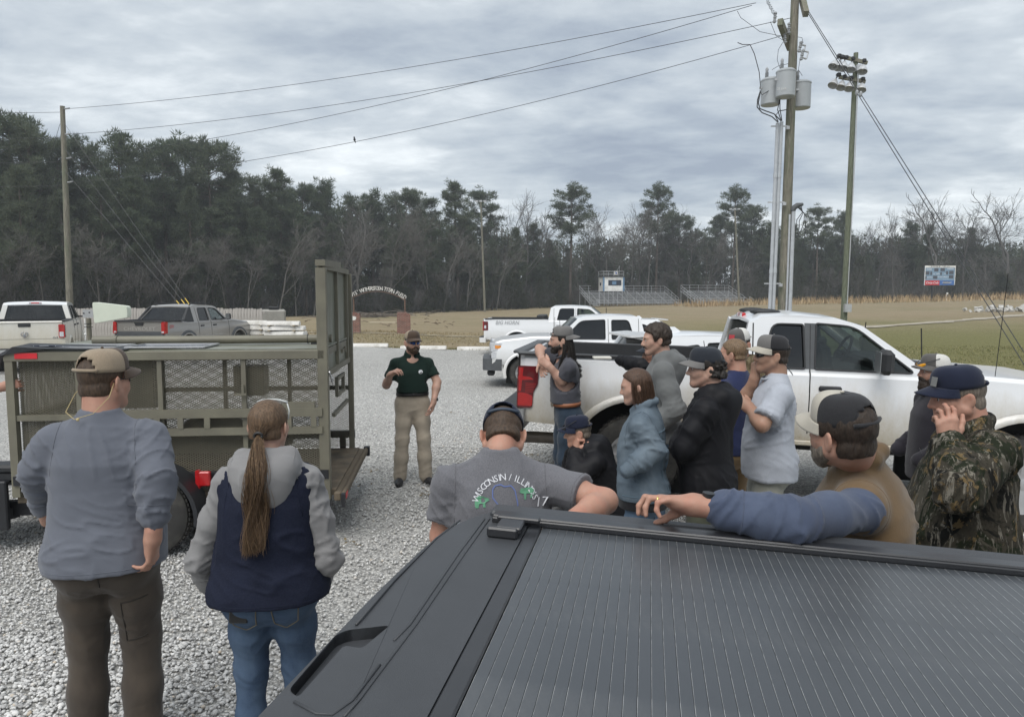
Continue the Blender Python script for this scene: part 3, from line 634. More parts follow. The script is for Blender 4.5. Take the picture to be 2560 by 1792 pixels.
def mesh_panel(p0, U, Vv, ul, vl, du=.037, dv=.0098, name='mesh_panel'):
    """expanded metal: zigzag strands with real openings; p0 corner, U/V unit axes"""
    nu, nv = int(ul / du * 2), int(vl / dv); u = np.linspace(0, ul, nu + 1); Vs = []; Fs = []; b = 0
    nrm = np.cross(U, Vv); th = .0050
    for r_ in range(nv + 1):
        vc = r_ * dv; sg = 1 if r_ % 2 else -1; zz = vc + sg * (np.arange(nu + 1) % 2 * 2 - 1) * dv * .5 * .92; zz = np.clip(zz, 0, vl)
        c = np.asarray(p0)[None] + u[:, None] * U + zz[:, None] * Vv
        ring = [c - Vv * th * .55 - nrm * th, c + Vv * th * .55 - nrm * th * .2, c + Vv * th * .4 + nrm * th, c - Vv * th * .55 + nrm * th * .2]
        k = nu + 1; Vs += ring; i = np.arange(nu)
        for q in range(4):
            q2 = (q + 1) % 4; Fs.append(np.stack([b + q * k + i, b + q * k + i + 1, b + q2 * k + i + 1, b + q2 * k + i], 1))
        b += 4 * k
    Va = np.concatenate(Vs); Va = np.array([tuple(TB @ Vector(v)) for v in Va]); o = mkmesh(name, Va, np.concatenate(Fs), OLIVED, trl); o['kind'] = 'stuff'; return o
X_, Y_, Z_ = np.array([1., 0, 0]), np.array([0, 1., 0]), np.array([0, 0, 1.])
for yy in (.03, TW - .03): mesh_panel((.05, yy, TD + .04), X_, Z_, TL - .1, TT - TD - .1)
mesh_panel((TL - .03, .05, TD + .04), Y_, Z_, TW - .1, TT - TD - .1)
# frame
for yy, nm in ((0, 0), (TW, 1)):
    part(lambda b: b.box((.02, yy, (TD + TG) / 2 - .02), (.085 if not nm else .055, .07, TG - TD + .06), bev=.006), 'corner_post', OLIVE)
    part(lambda b: b.box((TL, yy, (TD + TT) / 2), (.06, .06, TT - TD - .07)), 'corner_post', OLIVE)
    part(lambda b: b.box((TL / 2 + .02, yy, TT - .035), (TL + .03, .07, .075), bev=.005), 'top_rail', OLIVE)
    part(lambda b: b.box((TL / 2 + .03, yy, 1.105), (TL - .03, .04, .045)), 'middle_rail', OLIVE)
    for xx in (.66, 1.32, 1.95): part(lambda b: b.box((xx, yy, (TD + TT) / 2), (.036, .034, TT - TD - .15)), 'upright', OLIVE)
    part(lambda b: b.box((TL / 2, yy + (-.02 if not nm else .02), TD + .17), (TL + .02, .05, .075)), 'side_rail', BLACKM)
    for xx in (.12, .72, 1.32, 1.9): part(lambda b: b.box((xx, yy + (-.02 if not nm else .02), TD + .07), (.06, .046, .13)), 'stake', BLACKM)
part(lambda b: (b.box((TL, TW / 2, TT - .035), (.06, TW - .07, .07)), b.box((TL, TW / 2, 1.1), (.04, TW - .07, .045))), 'front_rail', OLIVE)
part(lambda b: b.box((.06, TW / 2, TT - .04), (.05, TW - .08, .06)), 'rear_header', OLIVE)
# bolted carrier rack on the near side
def rack(b):
    b.box((.84, -.035, 1.125), (1.62, .03, .07)); b.box((.84, -.035, .975), (1.62, .03, .06))
    for xx in (.10, .30, .95, 1.16, 1.34, 1.58): b.box((xx, -.045, 1.05), (.045, .02, .09))
    b.box((1.60, -.03, .74), (.05, .03, .52)); b.box((1.57, -.05, .945), (.13, .05, .05)); b.box((.22, -.03, 1.185), (.26, .03, .05))
part(rack, 'carrier_rack', OLIVE)
part(lambda b: (b.bar((.66, -.045, 1.36), (.66, -.045, 1.28), .02), b.bar((.63, -.05, 1.28), (.73, -.05, 1.28), .018)), 'latch', OLIVE)
# deck and rear sill
part(lambda b: b.box((TL / 2 - .02, TW / 2, TD), (TL + .08, TW - .04, .05)), 'deck_plate', DECKM)
def sill(b):
    b.box((-.075, TW / 2, TD - .03), (.06, TW + .04, .075), bev=.01); b.box((-.125, TW / 2, TD - .02), (.035, TW + .08, .06), bev=.01)
part(sill, 'rear_sill', M('weathered_board', (.15, .12, .085), .9, var=.35, vs=5, bump=.5, bs=30, stretch=(6, 1, 6), dirt=(.1, .08, .05), dscale=5))
part(lambda b: b.box((-.13, -.06, TD - .045), (.03, .05, .11)), 'sill_bracket', BLACKM); part(lambda b: b.box((-.13, TW + .06, TD - .03), (.06, .06, .1)), 'sill_bracket', BLACKM)
part(lambda b: b.box((-.1455, .04, TD - .03), (.004, .11, .045)), 'reflector', REDR)
part(lambda b: b.box((TL - .14, -.0385, TT - .028), (.17, .005, .045)), 'reflector', REDR)
# under frame, wheel, mudguard
part(lambda b: (b.box((TL / 2 + .3, .12, TD - .09), (TL + .6, .06, .12)), b.box((TL / 2 + .3, TW - .12, TD - .09), (TL + .6, .06, .12)), b.box((TL * .5, TW / 2, TD - .3), (.07, TW - .1, .07))), 'chassis', BLACKM)
def tongue(b):
    b.box((TL + .42, -.02, .40), (.7, .05, .40), bev=.01); b.box((TL + .42, .35, .59), (.7, .7, .03)); b.bar((TL + .1, .1, .3), (TL + 1.5, TW / 2, .3), .09); b.bar((TL + .1, TW - .1, .3), (TL + 1.5, TW / 2, .3), .09)
    b.box((TL + .12, .1, .68), (.16, .16, .07), bev=.02); b.box((TL + .1, .1, .625), (.22, .2, .05))
part(tongue, 'tongue_box', BLACKM)
AX = 1.40
for yy, sg in ((-.16, -1), (TW + .16, 1)):
    wd = empty('wheel', trl.matrix_basis.inverted() @ Vector((0, 0, 0)), 0, parent=trl); wd.location = (0, 0, 0)
    b = tm(); b.lathe([(.19, -.09), (.30, -.10), (.335, -.08), (.345, -.045), (.345, .045), (.335, .08), (.30, .10), (.19, .095)], 40, 'y', (AX, yy, .345), cap=False)
    for k in range(56):
        a = k / 56 * 6.283
        for q, off in ((-.05, 0), (0, .05), (.05, 0)): b.box((AX + .345 * math.cos(a + off), yy + q, .345 + .345 * math.sin(a + off)), (.012, .034, .026), Euler((0, -a - off, 0)).to_matrix())
    b.build('tyre', RUBBER, wd, smooth=True, angle=40)
    b = tm(); b.lathe([(.05, .03 * sg), (.06, .06 * sg), (.15, .03 * sg), (.185, .075 * sg), (.195, .085 * sg), (.195, -.08 * sg)], 24, 'y', (AX, yy, .345)); b.build('rim', CHROME, wd, smooth=True, angle=40)
    b = tm()
    th = np.linspace(-.15, math.pi + .15, 22); V = []
    for t in th:
        for y2 in (-.13, .13): V.append((AX + .43 * math.cos(t), yy + y2, .345 + .43 * math.sin(t) - .02))
        V.append((AX + .40 * math.cos(t), yy + .135 * sg, .345 + .40 * math.sin(t) - .02))
    b.add(V, [(3 * i, 3 * i + 1, 3 * i + 4, 3 * i + 3) for i in range(21)] + [((3 * i + (1 if sg > 0 else 0)), 3 * i + 2, 3 * i + 5, (3 * i + 3 + (1 if sg > 0 else 0))) for i in range(21)])
    b.build('mudguard', BLACKM, trl, smooth=True, angle=50)
part(lambda b: (b.box((.97, -.09, TD + .17), (.09, .05, .12), bev=.01), b.box((1.03, -.07, TD + .16), (.03, .05, .15))), 'marker_lamp', REDL)
# inner wheel arch seen through the mesh
part(lambda b: b.poly([[(AX + .48 * math.cos(t), .40 + .48 * math.sin(t)) for t in np.linspace(0, math.pi, 18)]], lambda x, z, t: (x, TW - .12 - t, z), .015), 'inner_arch', OLIVED)
part(lambda b: b.box((1.0, TW - .2, 1.22), (.3, .2, .3)), 'feed_box', OLIVE)
part(lambda b: b.box((2.1, TW - .15, 1.2), (.28, .18, .5)), 'feed_box', OLIVE)
# raised guillotine gate
gt = empty('gate', (0, 0, 0), 0, parent=trl)
def gp_(fn, nm, m):
    b = tm(); fn(b); return b.build(nm, m, gt)
gx = .055
gp_(lambda b: b.box((gx, TW / 2, TG - .42), (.012, TW - .1, .94)), 'gate_sheet', OLIVEP)
for yy in (.09, TW * .52, TW - .14): gp_(lambda b: b.box((gx - .022, yy, TG - .42), (.03, .05, .95)), 'gate_stile', OLIVE)
for zz in (TG - .89, TG + .03): gp_(lambda b: b.box((gx - .022, TW / 2, zz), (.034, TW - .08, .05)), 'gate_rail', OLIVE)
gp_(lambda b: (b.box((gx - .05, TW * .62, TG - .75), (.02, .16, .035)), b.box((gx - .06, TW * .66, TG - .74), (.02, .05, .06))), 'gate_handle', OLIVE)
part(lambda b: (b.bar((.02, 0, TG + .05), (.06, TW * .72, TG + .085), .055), b.box((.02, -.01, TG + .05), (.08, .06, .05))), 'lift_bar', OLIVE)
tv, tf = text2d('VNVITY', .13)
b = tm(); b.add([(gx - .0075, TW * .78 - v[0] * .9, TG - .72 + v[1]) for v in tv], tf); b.build('faded_marking', M('faded_ink', (.08, .085, .07), .8), gt, fix=False)
part(lambda b: [b.ball((-.03 - .0 * i, .0 + .022 * i, TD + 1.02 - .016 * i * (1 if i < 7 else .6)), (.008, .016, .012), 6, 4) for i in range(9)], 'chain', CHROME)
part(lambda b: (b.box((.05, TW - .55, 1.29), (.03, .5, .03)), b.box((.05, TW - .55, 1.13), (.03, .5, .03)), b.box((.05, TW - .36, 1.21), (.03, .05, .15)), b.box((.05, TW - .78, 1.21), (.03, .05, .15)), b.box((.05, TW - .55, .98), (.03, .95, .035))), 'inner_brace', OLIVE)
# roof sheet and things lying on it
part(lambda b: b.box((TL / 2 + .02, TW / 2, TT + .008), (TL - .02, TW - .02, .012)), 'roof_sheet', OLIVEP)
def tw(x, y, z): return (Matrix.Translation(trl.location) @ TB) @ Vector((x, y, z))
mb = MB(); mb.tube([tw(.03, .55, TT + .063), tw(1.2, .5, TT + .06), tw(TL - .42, .46, TT + .063)], .037, 14)
pipe = mb.build('mast_pipe', OLIVE, smooth=True, angle=40); tag(pipe, 'long olive steel pipe lying along the trailer roof', 'pipe')
b = MB(); b.tube([tw(TL - .60, .465, TT + .063), tw(TL - .62, .465, TT + .063)], .041, 14); b.build('collar', OLIVE, pipe)
b = MB(); b.tube([tw(.24, .545 + .04 * math.cos(t), TT + .063 + .041 * math.sin(t)) for t in np.linspace(0, 6.28, 14)], .004, 5); b.box(tw(.17, .53, TT + .02), (.08, .03, .02)); b.build('tie', BLACKM, pipe)
m = NT('solar_cells'); v = m.map((1, 1, 1)); br = m.new('ShaderNodeTexBrick'); br.offset = 0; br.inputs['Scale'].default_value = 9; br.inputs['Mortar Size'].default_value = .03
br.inputs['Color1'].default_value = (.035, .045, .08, 1); br.inputs['Color2'].default_value = (.045, .055, .095, 1); br.inputs['Mortar'].default_value = (.35, .38, .42, 1)
m.l.new(v, br.inputs['Vector']); m.col(br.outputs[0]); m.set(rough=.22, coat=.3); SOLAR = m.mat
def solar(x0, x1, lab, warp):
    c = tw((x0 + x1) / 2, .22, TT + .04); V = []; n = 10; F = []
    for i in range(n + 1):
        for j in range(5):
            x = x0 + (x1 - x0) * i / n; y = .04 + .38 * j / 4; z = TT + .022 + warp * (math.sin(i / n * 5.5) * .012 + .012) * (1 - j / 5)
            V.append(tw(x, y, z) - c)
    k = len(V); V += [q - Vector((0, 0, .006)) for q in V]
    for i in range(n):
        for j in range(4):
            a = i * 5 + j; F += [(a, a + 1, a + 6, a + 5), (k + a, k + a + 5, k + a + 6, k + a + 1)]
    ed = [i * 5 for i in range(n + 1)]; F += [(ed[i], ed[i + 1], ed[i + 1] + k, ed[i] + k) for i in range(n)]
    ed = [i * 5 + 4 for i in range(n + 1)]; F += [(ed[i], ed[i + 1], ed[i + 1] + k, ed[i] + k) for i in range(n)]
    F += [(j, j + 1, j + 1 + k, j + k) for j in range(4)] + [(n * 5 + j, n * 5 + j + 1, n * 5 + j + 1 + k, n * 5 + j + k) for j in range(4)]
    r_ = empty('solar_panel', c, 0, lab, 'solar panel'); o = mkmesh('panel_sheet', V, F, SOLAR, r_)
    b = MB()
    for (xa, ya, xb, yb) in ((x0, .035, x1, .035), (x0, .425, x1, .425), (x0, .035, x0, .425), (x1, .035, x1, .425)):
        b.bar(tw(xa, ya, TT + .03) - c, tw(xb, yb, TT + .03) - c, .012, .012)
    b.build('edge_trim', M('panel_trim', (.45, .46, .47), .5), r_)
solar(TL - .02, TL - .78, 'flexible dark blue solar panel on the trailer roof, at its front corner', 1.2)
solar(1.60, .98, 'flexible dark blue solar panel on the middle of the trailer roof', .5)
# black plastic flap hanging at the front corner of the roof
b = MB(); V = [tw(TL - .05, -.05, TT + .045), tw(TL + .10, -.02, TT - .03), tw(TL + .09, .02, TT - .1), tw(TL + .02, -.05, TT - .02), tw(TL - .3, -.045, TT + .03), tw(TL - .9, -.04, TT + .02), tw(TL - .9, .2, TT + .03), tw(TL - .05, .2, TT + .06)]
b.add(V, [(0, 1, 2, 3), (0, 3, 4), (4, 5, 6, 7), (0, 4, 7)]); o = b.build('tarp_corner', BLACKM)
sd = o.modifiers.new('s', 'SOLIDIFY'); sd.thickness = .006
tag(o, 'black plastic sheet folded over the trailer roof corner', 'sheet')
# ------------------------------------------------------------------ vehicles
def car_paint(name, c, dirt=(.42, .36, .24), dz=(.45, 1.05), metal=0.0, amt=.8):
    m = NT(name); v = m.map(); s = m.new('ShaderNodeSeparateXYZ'); m.l.new(m.c.outputs['Object'], s.inputs[0])
    g = m.math('ADD', s.outputs[2], m.math('MULTIPLY', m.math('SUBTRACT', m.noise(m.map((1, 1, .4)), 5, 6, .7), .5), .8))
    f = m.ramp(m.math('MULTIPLY', g, .4), [(dz[0] * .4, amt), (dz[1] * .4, .0)])
    sp = m.ramp(m.noise(v, 40, 4, .7), [(.5, 0), (.75, .25)])
    m.col(m.mix(m.math('MULTIPLY', f, m.math('ADD', sp, .75)), c, dirt)); m.set(rough=m.ramp(f, [(0, .28), (1, .7)]), metal=metal, coat=.6, coatr=.08); return m.mat
WHITEP = car_paint('white_paint', (.74, .75, .76), (.40, .335, .215), (.74, 1.36), amt=1.0)
WHITE2 = car_paint('white_paint_clean', (.76, .77, .78), amt=.35)
CREAMP = car_paint('white_paint_muddy', (.74, .73, .69), (.46, .40, .26), (.75, 1.75), amt=.85)
SILVP = car_paint('pewter_paint', (.30, .285, .265), (.25, .22, .17), (.4, .9), metal=.35, amt=.5)
PLAST = M('black_plastic', (.022, .023, .025), .55, var=.2, vs=6, bump=.15, bs=150)
DPLAST = M('grey_plastic', (.075, .08, .085), .6, var=.15, vs=6, bump=.1)
INTER = M('cab_interior', (.045, .045, .048), .8, var=.2)
SEAM = M('panel_gap', (.012, .012, .012), .8, var=.1)
CLEARL = M('clear_lens', (.55, .56, .58), .1, var=.15, vs=14, coat=.8)
AMBER = M('amber_lens', (.75, .28, .05), .15, var=.2, vs=15, coat=.5)
ALLOY = M('wheel_alloy', (.50, .50, .50), .4, metal=.6, var=.12)
def glass(name, tint, al):
    m = NT(name); m.n.remove(m.p); t = m.new('ShaderNodeBsdfTransparent'); t.inputs[0].default_value = (*tint, 1); g = m.new('ShaderNodeBsdfGlossy'); g.inputs['Roughness'].default_value = .03
    fr = m.new('ShaderNodeFresnel'); fr.inputs[0].default_value = 1.5; ad = m.math('ADD', m.math('MULTIPLY', fr.outputs[0], .75), al)
    mx = m.new('ShaderNodeMixShader'); m.l.new(ad, mx.inputs[0]); m.l.new(t.outputs[0], mx.inputs[1]); m.l.new(g.outputs[0], mx.inputs[2]); m.l.new(mx.outputs[0], m.o.inputs[0]); return m.mat
GLASS = glass('car_glass', (.62, .68, .66), .03); DGLASS = glass('tinted_glass', (.10, .11, .115), .05)
def decal(parent, name, txt, size, org, ux, uy, mat_, bold=0.0, shear=0.0, align='CENTER', off=0.0):
    tv, tf = text2d(txt, size, bold, align, 0.0, shear); o_ = Vector(org); ux, uy = Vector(ux), Vector(uy)
    return mkmesh(name, [tuple(o_ + ux * v[0] + uy * v[1]) for v in tv], tf, mat_, parent)
def wheel(parent, x, y, r_, sg, wd=.26, rimr=None, rim=None, spokes=6):
    w_ = empty('wheel', (x, y, r_), 0, parent=parent); rr = rimr or r_ * .62; h = wd / 2; q = sg
    b = MB(); b.lathe([(rr, -h * .9), (r_ * .86, -h), (r_ * .96, -h * .85), (r_, -h * .5), (r_, h * .5), (r_ * .96, h * .85), (r_ * .86, h), (rr, h * .9)], 36, 'y', cap=False)
    for k in range(40):
        a = k / 40 * 6.283
        for yy in (-.07, .0, .07): b.box((r_ * math.cos(a + yy * .7), yy * wd / .26, r_ * math.sin(a + yy * .7)), (.014, .055, .03), Euler((0, -a, 0)).to_matrix())
    b.build('tyre', RUBBER, w_, smooth=True, angle=35)
    b = MB(); b.lathe([(rr * .99, -h * .6), (rr, h * .92 * q), (rr * .93, h * .9 * q), (rr * .88, h * .3 * q), (.03, h * .25 * q)], 28, 'y')
    for k in range(spokes):
        a = k / spokes * 6.283; p0 = Vector((math.cos(a) * .05, h * .62 * q, math.sin(a) * .05)); p1 = Vector((math.cos(a) * rr * .93, h * .78 * q, math.sin(a) * rr * .93))
        b.bar(p0, p1, rr * .26, .035, up=(0, 1, 0))
    b.lathe([(rr * .26, h * .3 * q), (rr * .26, h * .7 * q), (rr * .18, h * .78 * q), (.01, h * .78 * q)], 16, 'y'); b.build('rim', rim or ALLOY, w_, smooth=True, angle=30)
    return w_
def lerp_y(S, z): return float(np.interp(z, [S['belt'], S['roof']], [S['w'] - .055, S['wr']]))
def vehicle(S):
    """pickup or wagon in its own axes: x forward from the rear face, y to its left, z up"""
    root = empty(S['name'], S['loc'], S['rz'], S['label'], S.get('cat', 'pickup truck'), S.get('group'))
    root.rotation_euler = (0, S.get('tilt', 0.0), S['rz'])
    w_, Ln, zb, belt, roof, paint = S['w'], S['len'], S['zb'], S['belt'], S['roof'], S['paint']
    xb, xe = S['cab0'], S['cowl']; rail = S.get('rail', belt)
    # ---- lower body: sections swept along the length
    secs = S['secs']; V = []; F = []; prof_n = 16
    for (x, w0, z0, zt, cr_) in secs:
        h = belt - zb; zk = min(zb + h * .70, zt - .10)
        half = [(w0 * .80, z0), (w0 - .03, z0 + .03), (w0 - .010, z0 + .10), (w0, zb + h * .42 if zb + h * .42 > z0 + .11 else z0 + .12), (w0 - .006, zk), (w0 - .016, zk + .04), (w0 - .03, zt - .04), (w0 - .065, zt)]
        ring = half + [(-a, b) for a, b in reversed(half)]
        for a, b in ring:
            V.append((x, a, b + (cr_ * (1 - (abs(a) / max(w0, .01)) ** 2) if b >= zt - 1e-6 else 0)))
        if cr_:  # crowned top needs a middle line; handled by extra points below
            pass
    k = len(secs)
    for i in range(k - 1):
        for j in range(prof_n):
            F.append((i * prof_n + j, i * prof_n + (j + 1) % prof_n, (i + 1) * prof_n + (j + 1) % prof_n, (i + 1) * prof_n + j))
    F += [tuple(range(prof_n)), tuple((k - 1) * prof_n + j for j in reversed(range(prof_n)))]
    b = MB(); b.add(V, F); body = b.build('body', paint, root)
    cut = []
    for ax_ in S['axles']:
        for sg in (-1, 1):
            c = MB(); rr = S['arch']; c.add([(ax_ + rr * math.cos(t) * 1.04, sg * (w_ - .42) + q * .9, S['wr_'] + .02 + rr * math.sin(t)) for q in (0, sg) for t in np.linspace(0, 2 * math.pi, 37)[:-1]],
                        [tuple(range(36)), tuple(range(71, 35, -1))] + [(i, (i + 1) % 36, 36 + (i + 1) % 36, 36 + i) for i in range(36)])
            cut.append(c.build('cut', paint, root))
    if S.get('bed'):
        c = MB(); c.box(((xb - .06 + .07) / 2, 0, rail - .25 + .3), (xb - .13, (w_ - .10) * 2 - .06, .5 + .6)); cut.append(c.build('cut', paint, root))
    boolean(body, cut)
    body.data.polygons.foreach_set('use_smooth', np.ones(len(body.data.polygons), dtype=bool)); body.data.set_sharp_from_angle(angle=R(24))
    for ax_ in S['axles']:
        for sg in (-1, 1):
            b = MB(); rr = S['arch']; V = []; th = np.linspace(-.28, math.pi + .28, 26)
            for t in th:
                for (dr, dy_) in ((-.02, -.05), (-.012, .018), (.018, .028), (.045, .012), (.062, -.012)):
                    V.append((ax_ + (rr + dr) * math.cos(t) * 1.04, sg * (w_ + dy_), S['wr_'] + .02 + (rr + dr) * math.sin(t)))
            b.add(V, [(5 * i + j, 5 * i + j + 1, 5 * i + 6 + j, 5 * i + 5 + j) for i in range(25) for j in range(4)]); b.build('wheel_arch', S.get('archm', paint), root, smooth=True, angle=50)
            b = MB(); b.box((ax_, sg * (w_ - .36), S['wr_'] + .12), (S['arch'] * 2.0, .05, S['arch'] * 1.7)); b.build('wheel_well', SEAM, root)
            wheel(root, ax_, sg * (w_ - .17), S['wr_'], sg, rim=S.get('rim'), spokes=S.get('spokes', 6))
    b = MB(); b.box((Ln * .5, 0, zb - .02), (Ln * .82, w_ * 1.3, .22)); b.build('underbody', SEAM, root)
    # ---- cab: side frames with window openings, roof, glass
    R0, R1, A0, A1 = S['cab0'], S['roof0'], S['cowl'], S['roof1']
    rm = S.get('rear_mid')          # optional extra rear points (wagons)
    outer = [(R0, belt - .03), (R1, roof - .06), (R1 + .12, roof), ((R1 + A1) / 2, roof + .02), (A1 - .1, roof - .01), (A1 + .12, roof - .07), (A0, belt - .03)]
    wins = S['wins']
    for sg in (-1, 1):
        def fm(x, z, t, sg=sg): return (x, sg * (lerp_y(S, z) - t), z)
        b = MB(); b.poly([outer] + [list(reversed(q)) for q in wins], fm, .05); b.build('cab_side', paint, root, smooth=False)
        for i, q in enumerate(wins):
            b = MB(); b.poly([q], lambda x, z, t, sg=sg: (x, sg * (lerp_y(S, z) - .022 - t), z), .004); g = b.build('side_window', S['winm'][i], root)
            b = MB(); pts = [Vector((x, sg * (lerp_y(S, z) + .0015), z)) for x, z in q]; b.tube(pts + [pts[0]], .011, 5, cap=False); b.build('window_frame', PLAST, g)
        for xg in S['gaps']:
            b = MB()
            zz = np.linspace(zb + .1, belt - .02, 7); ws = [np.interp(z, [zb, zb + .1, zb + (belt - zb) * .42, zb + (belt - zb) * .7, zb + (belt - zb) * .7 + .04, belt - .04], [w_ - .03, w_ - .010, w_, w_ - .006, w_ - .016, w_ - .03]) for z in zz]
            pts = [Vector((xg + S.get('gapbend', 0) * 0, sg * (a - .0005), z)) for a, z in zip(ws, zz)]
            if belt < roof - .1: pts += [Vector((xg + S['gaptop'], sg * (lerp_y(S, z) + .0005), z)) for z in np.linspace(belt, roof - .07, 4)]
            b.tube(pts, .006, 4); b.build('door_gap', SEAM, root)
        for xh in S['handles']:
            b = MB(); b.box((xh, sg * (w_ - .005), belt - .155), (.21, .035, .055), bev=.015); b.build('door_handle', S.get('handm', PLAST), root)
            b = MB(); b.box((xh, sg * (w_ - .012), belt - .155), (.15, .04, .03)); b.build('handle_recess', SEAM, root)
        if S.get('mirror'):
            mx_ = S['mirror']; b = MB(); b.bar((mx_, sg * (lerp_y(S, belt + .05)), belt + .06), (mx_ - .02, sg * (w_ + .12), belt + .06), .04, .05); b.box((mx_ - .05, sg * (w_ + .19), belt + .14), (.12, .20, .23), bev=.04); mo = b.build('wing_mirror', S.get('mirm', PLAST), root)
            b = MB(); b.box((mx_ - .113, sg * (w_ + .19), belt + .14), (.006, .16, .19)); b.build('mirror_glass', CHROME, mo)
    # roof skin with rounded edges
    xsr = [R1 - .005, R1 + .12, (R1 + A1) / 2, A1 - .1, A1 + .125]; zr = [roof - .06, roof, roof + .02, roof - .01, roof - .07]; V = []
    ysr = [-1, -.93, -.7, 0, .7, .93, 1]
    for x, z in zip(xsr, zr):
        for q in ysr: V.append((x, q * lerp_y(S, z), z + .035 * (1 - q * q) + (.0 if abs(q) < 1 else -.004)))
    nR = len(V); V += [(v[0], v[1] * .98, v[2] - .035) for v in V]
    F = [(i * 7 + j, i * 7 + j + 1, i * 7 + 8 + j, i * 7 + 7 + j) for i in range(4) for j in range(6)]; F += [tuple(nR + a for a in reversed(f)) for f in F]
    for i in range(4): F += [(i * 7, i * 7 + 7, nR + i * 7 + 7, nR + i * 7), (i * 7 + 6, i * 7 + 13, nR + i * 7 + 13, nR + i * 7 + 6)]
    F += [(j, j + 1, nR + j + 1, nR + j) for j in range(6)] + [(28 + j, 29 + j, nR + 29 + j, nR + 28 + j) for j in range(6)]
    b = MB(); b.add(V, F); b.build('roof', S.get('roofm', paint), root, smooth=True, angle=40)
    def pane(nm, xa, za, xt, zt, mt, inset=.05):
        ya, yt = lerp_y(S, za) - inset, lerp_y(S, zt) - inset * 1.3; V = []
        for t in np.linspace(0, 1, 5):
            for q in np.linspace(-1, 1, 9):
                yy = (ya + (yt - ya) * t) * q; V.append((xa + (xt - xa) * t + (.10 if xa > Ln * .5 else -.05) * (1 - q * q), yy, za + (zt - za) * t))
        b = MB(); b.add(V, [(i * 9 + j, i * 9 + j + 1, i * 9 + 10 + j, i * 9 + 9 + j) for i in range(4) for j in range(8)]); return b.build(nm, mt, root, smooth=True)
    pane('windscreen', A0 - .02, belt - .02, A1 + .11, roof - .055, GLASS)
    pane('rear_window', R0 + .01, belt + .0, R1 - .005, roof - .075, S.get('rearm', DGLASS), .09)
    for sg in (-1, 1):
        b = MB(); b.bar((R0, sg * (lerp_y(S, belt) - .07), belt), (R1, sg * (lerp_y(S, roof - .06) - .07), roof - .07), .13, .04, up=(1, 0, 0)); b.build('rear_pillar', S.get('rpillm', paint), root)
    b = MB(); b.box((R0 + .005, 0, belt - .03), (.05, (w_ - .09) * 2, .10)); b.build('rear_panel', paint, root)
    # interior
    b = MB(); b.box(((R0 + A0) / 2, 0, belt + .012), (A0 - R0 - .1, (w_ - .12) * 2, .02)); b.build('cab_floor', INTER, root)
    b = MB(); b.box((A0 - .25, 0, belt + .05), (.5, (w_ - .14) * 2, .12), bev=.03); b.build('dashboard', INTER, root)
    for xs_ in S.get('seats', ()):
        for sg in (-1, 1):
            b = MB(); b.box((xs_, sg * .42, belt + .10), (.16, .5, .34), (0, -.18, 0), bev=.06); b.box((xs_ - .07, sg * .42, belt + .37), (.1, .28, .17), (0, -.15, 0), bev=.04); b.build('seat', INTER, root)
    sx, sy, sz = A0 - .52, .4, belt + .12; b = MB(); b.tube([(sx + .19 * math.sin(t) * .4, sy + .19 * math.cos(t), sz + .19 * math.sin(t) * .92) for t in np.linspace(0, 6.283, 22)], .016, 6); b.bar((sx, sy - .18, sz), (sx, sy + .18, sz), .03); b.bar((sx, sy, sz), (sx + .3, sy, sz - .12), .06); b.build('steering_wheel', INTER, root)
    if S.get('glow'):
        b = MB(); b.box((R1 + .02, 0, roof - .012), (.05, .32, .055), bev=.012); o = b.build('brake_lamp', REDL, root)
        b = MB()
        for sg in (-1, 1): b.box((R1 - .0, sg * .13, roof - .012), (.03, .05, .045))
        b.build('cargo_lamp', CLEARL, o)
    # bed
    if S.get('bed'):
        b = MB(); zf = rail - .52; yi = w_ - .12
        b.box(((xb) / 2, 0, zf + .255), (xb - .1, yi * 2, .02)); b.build('bed_floor', PLAST, root)
        for sg in (-1, 1):
            b = MB(); b.box((xb / 2, sg * (w_ - .075), rail + .012), (xb - .06, .10, .03), bev=.008); b.box((xb / 2, sg * (w_ - .138), rail - .2), (xb - .14, .012, .42)); b.build('bed_rail', PLAST, root)
        b = MB(); b.box((xb - .075, 0, rail - .18), (.02, yi * 2, .42)); b.build('bed_front', PLAST, root)
        tg = MB(); yt = w_ - .085; tg.box((.028, 0, rail - .245), (.075, yt * 2, .51), bev=.015); tg.box((-.012, 0, rail - .02), (.05, yt * 2, .045), bev=.015)
        t_ = tg.build('tailgate', S.get('tgm', paint), root)
        b = MB(); b.box((-.018, 0, rail - .10), (.03, .30, .10), bev=.02); b.build('tailgate_handle', PLAST, t_)
        b = MB()
        for sg in (-1, 1): b.box((-.004, sg * yt, rail - .245), (.02, .008, .5))
        b.build('tailgate_gap', SEAM, t_)
        S['_tg'] = t_
    # rear bumper
    if S.get('bumper', True):
        bz = S.get('bz', .62); b = MB(); b.poly([rpoly([(-.16, -w_ + .02), (.12, -w_ + .0), (.12, w_), (-.16, w_ - .02)], [.12, .02, .02, .12])], lambda x, y, t: (x - .04, y, bz - .11 + t), .2); b.build('rear_bumper', S.get('bumpm', CHROME), root, smooth=True, angle=40)
        b = MB(); b.box((-.10, 0, bz + .105), (.20, w_ * 1.9, .03), bev=.008); b.build('bumper_step', PLAST, root)
    for sg in (-1, 1):
        if S.get('tail'): S['tail'](root, S, sg)
    if S.get('front'): S['front'](root, S)
    if S.get('extra'): S['extra'](root, S)
    return root
def lampbox(root, pts, x0, x1, y0, sg, mat_, name='tail_lamp', rnd_=.03):
    """a lamp wrapped round a rear corner: pts are (y inward, z)"""
    b = MB(); b.poly([rpoly(pts, rnd_)], lambda a, z, t: (x0 + t, sg * (y0 - a), z), x1 - x0); return b.build(name, mat_, root, smooth=True, angle=40)
RIBL = M('red_lens_bright', (.40, .014, .014), .15, var=.15, vs=12, coat=.6)
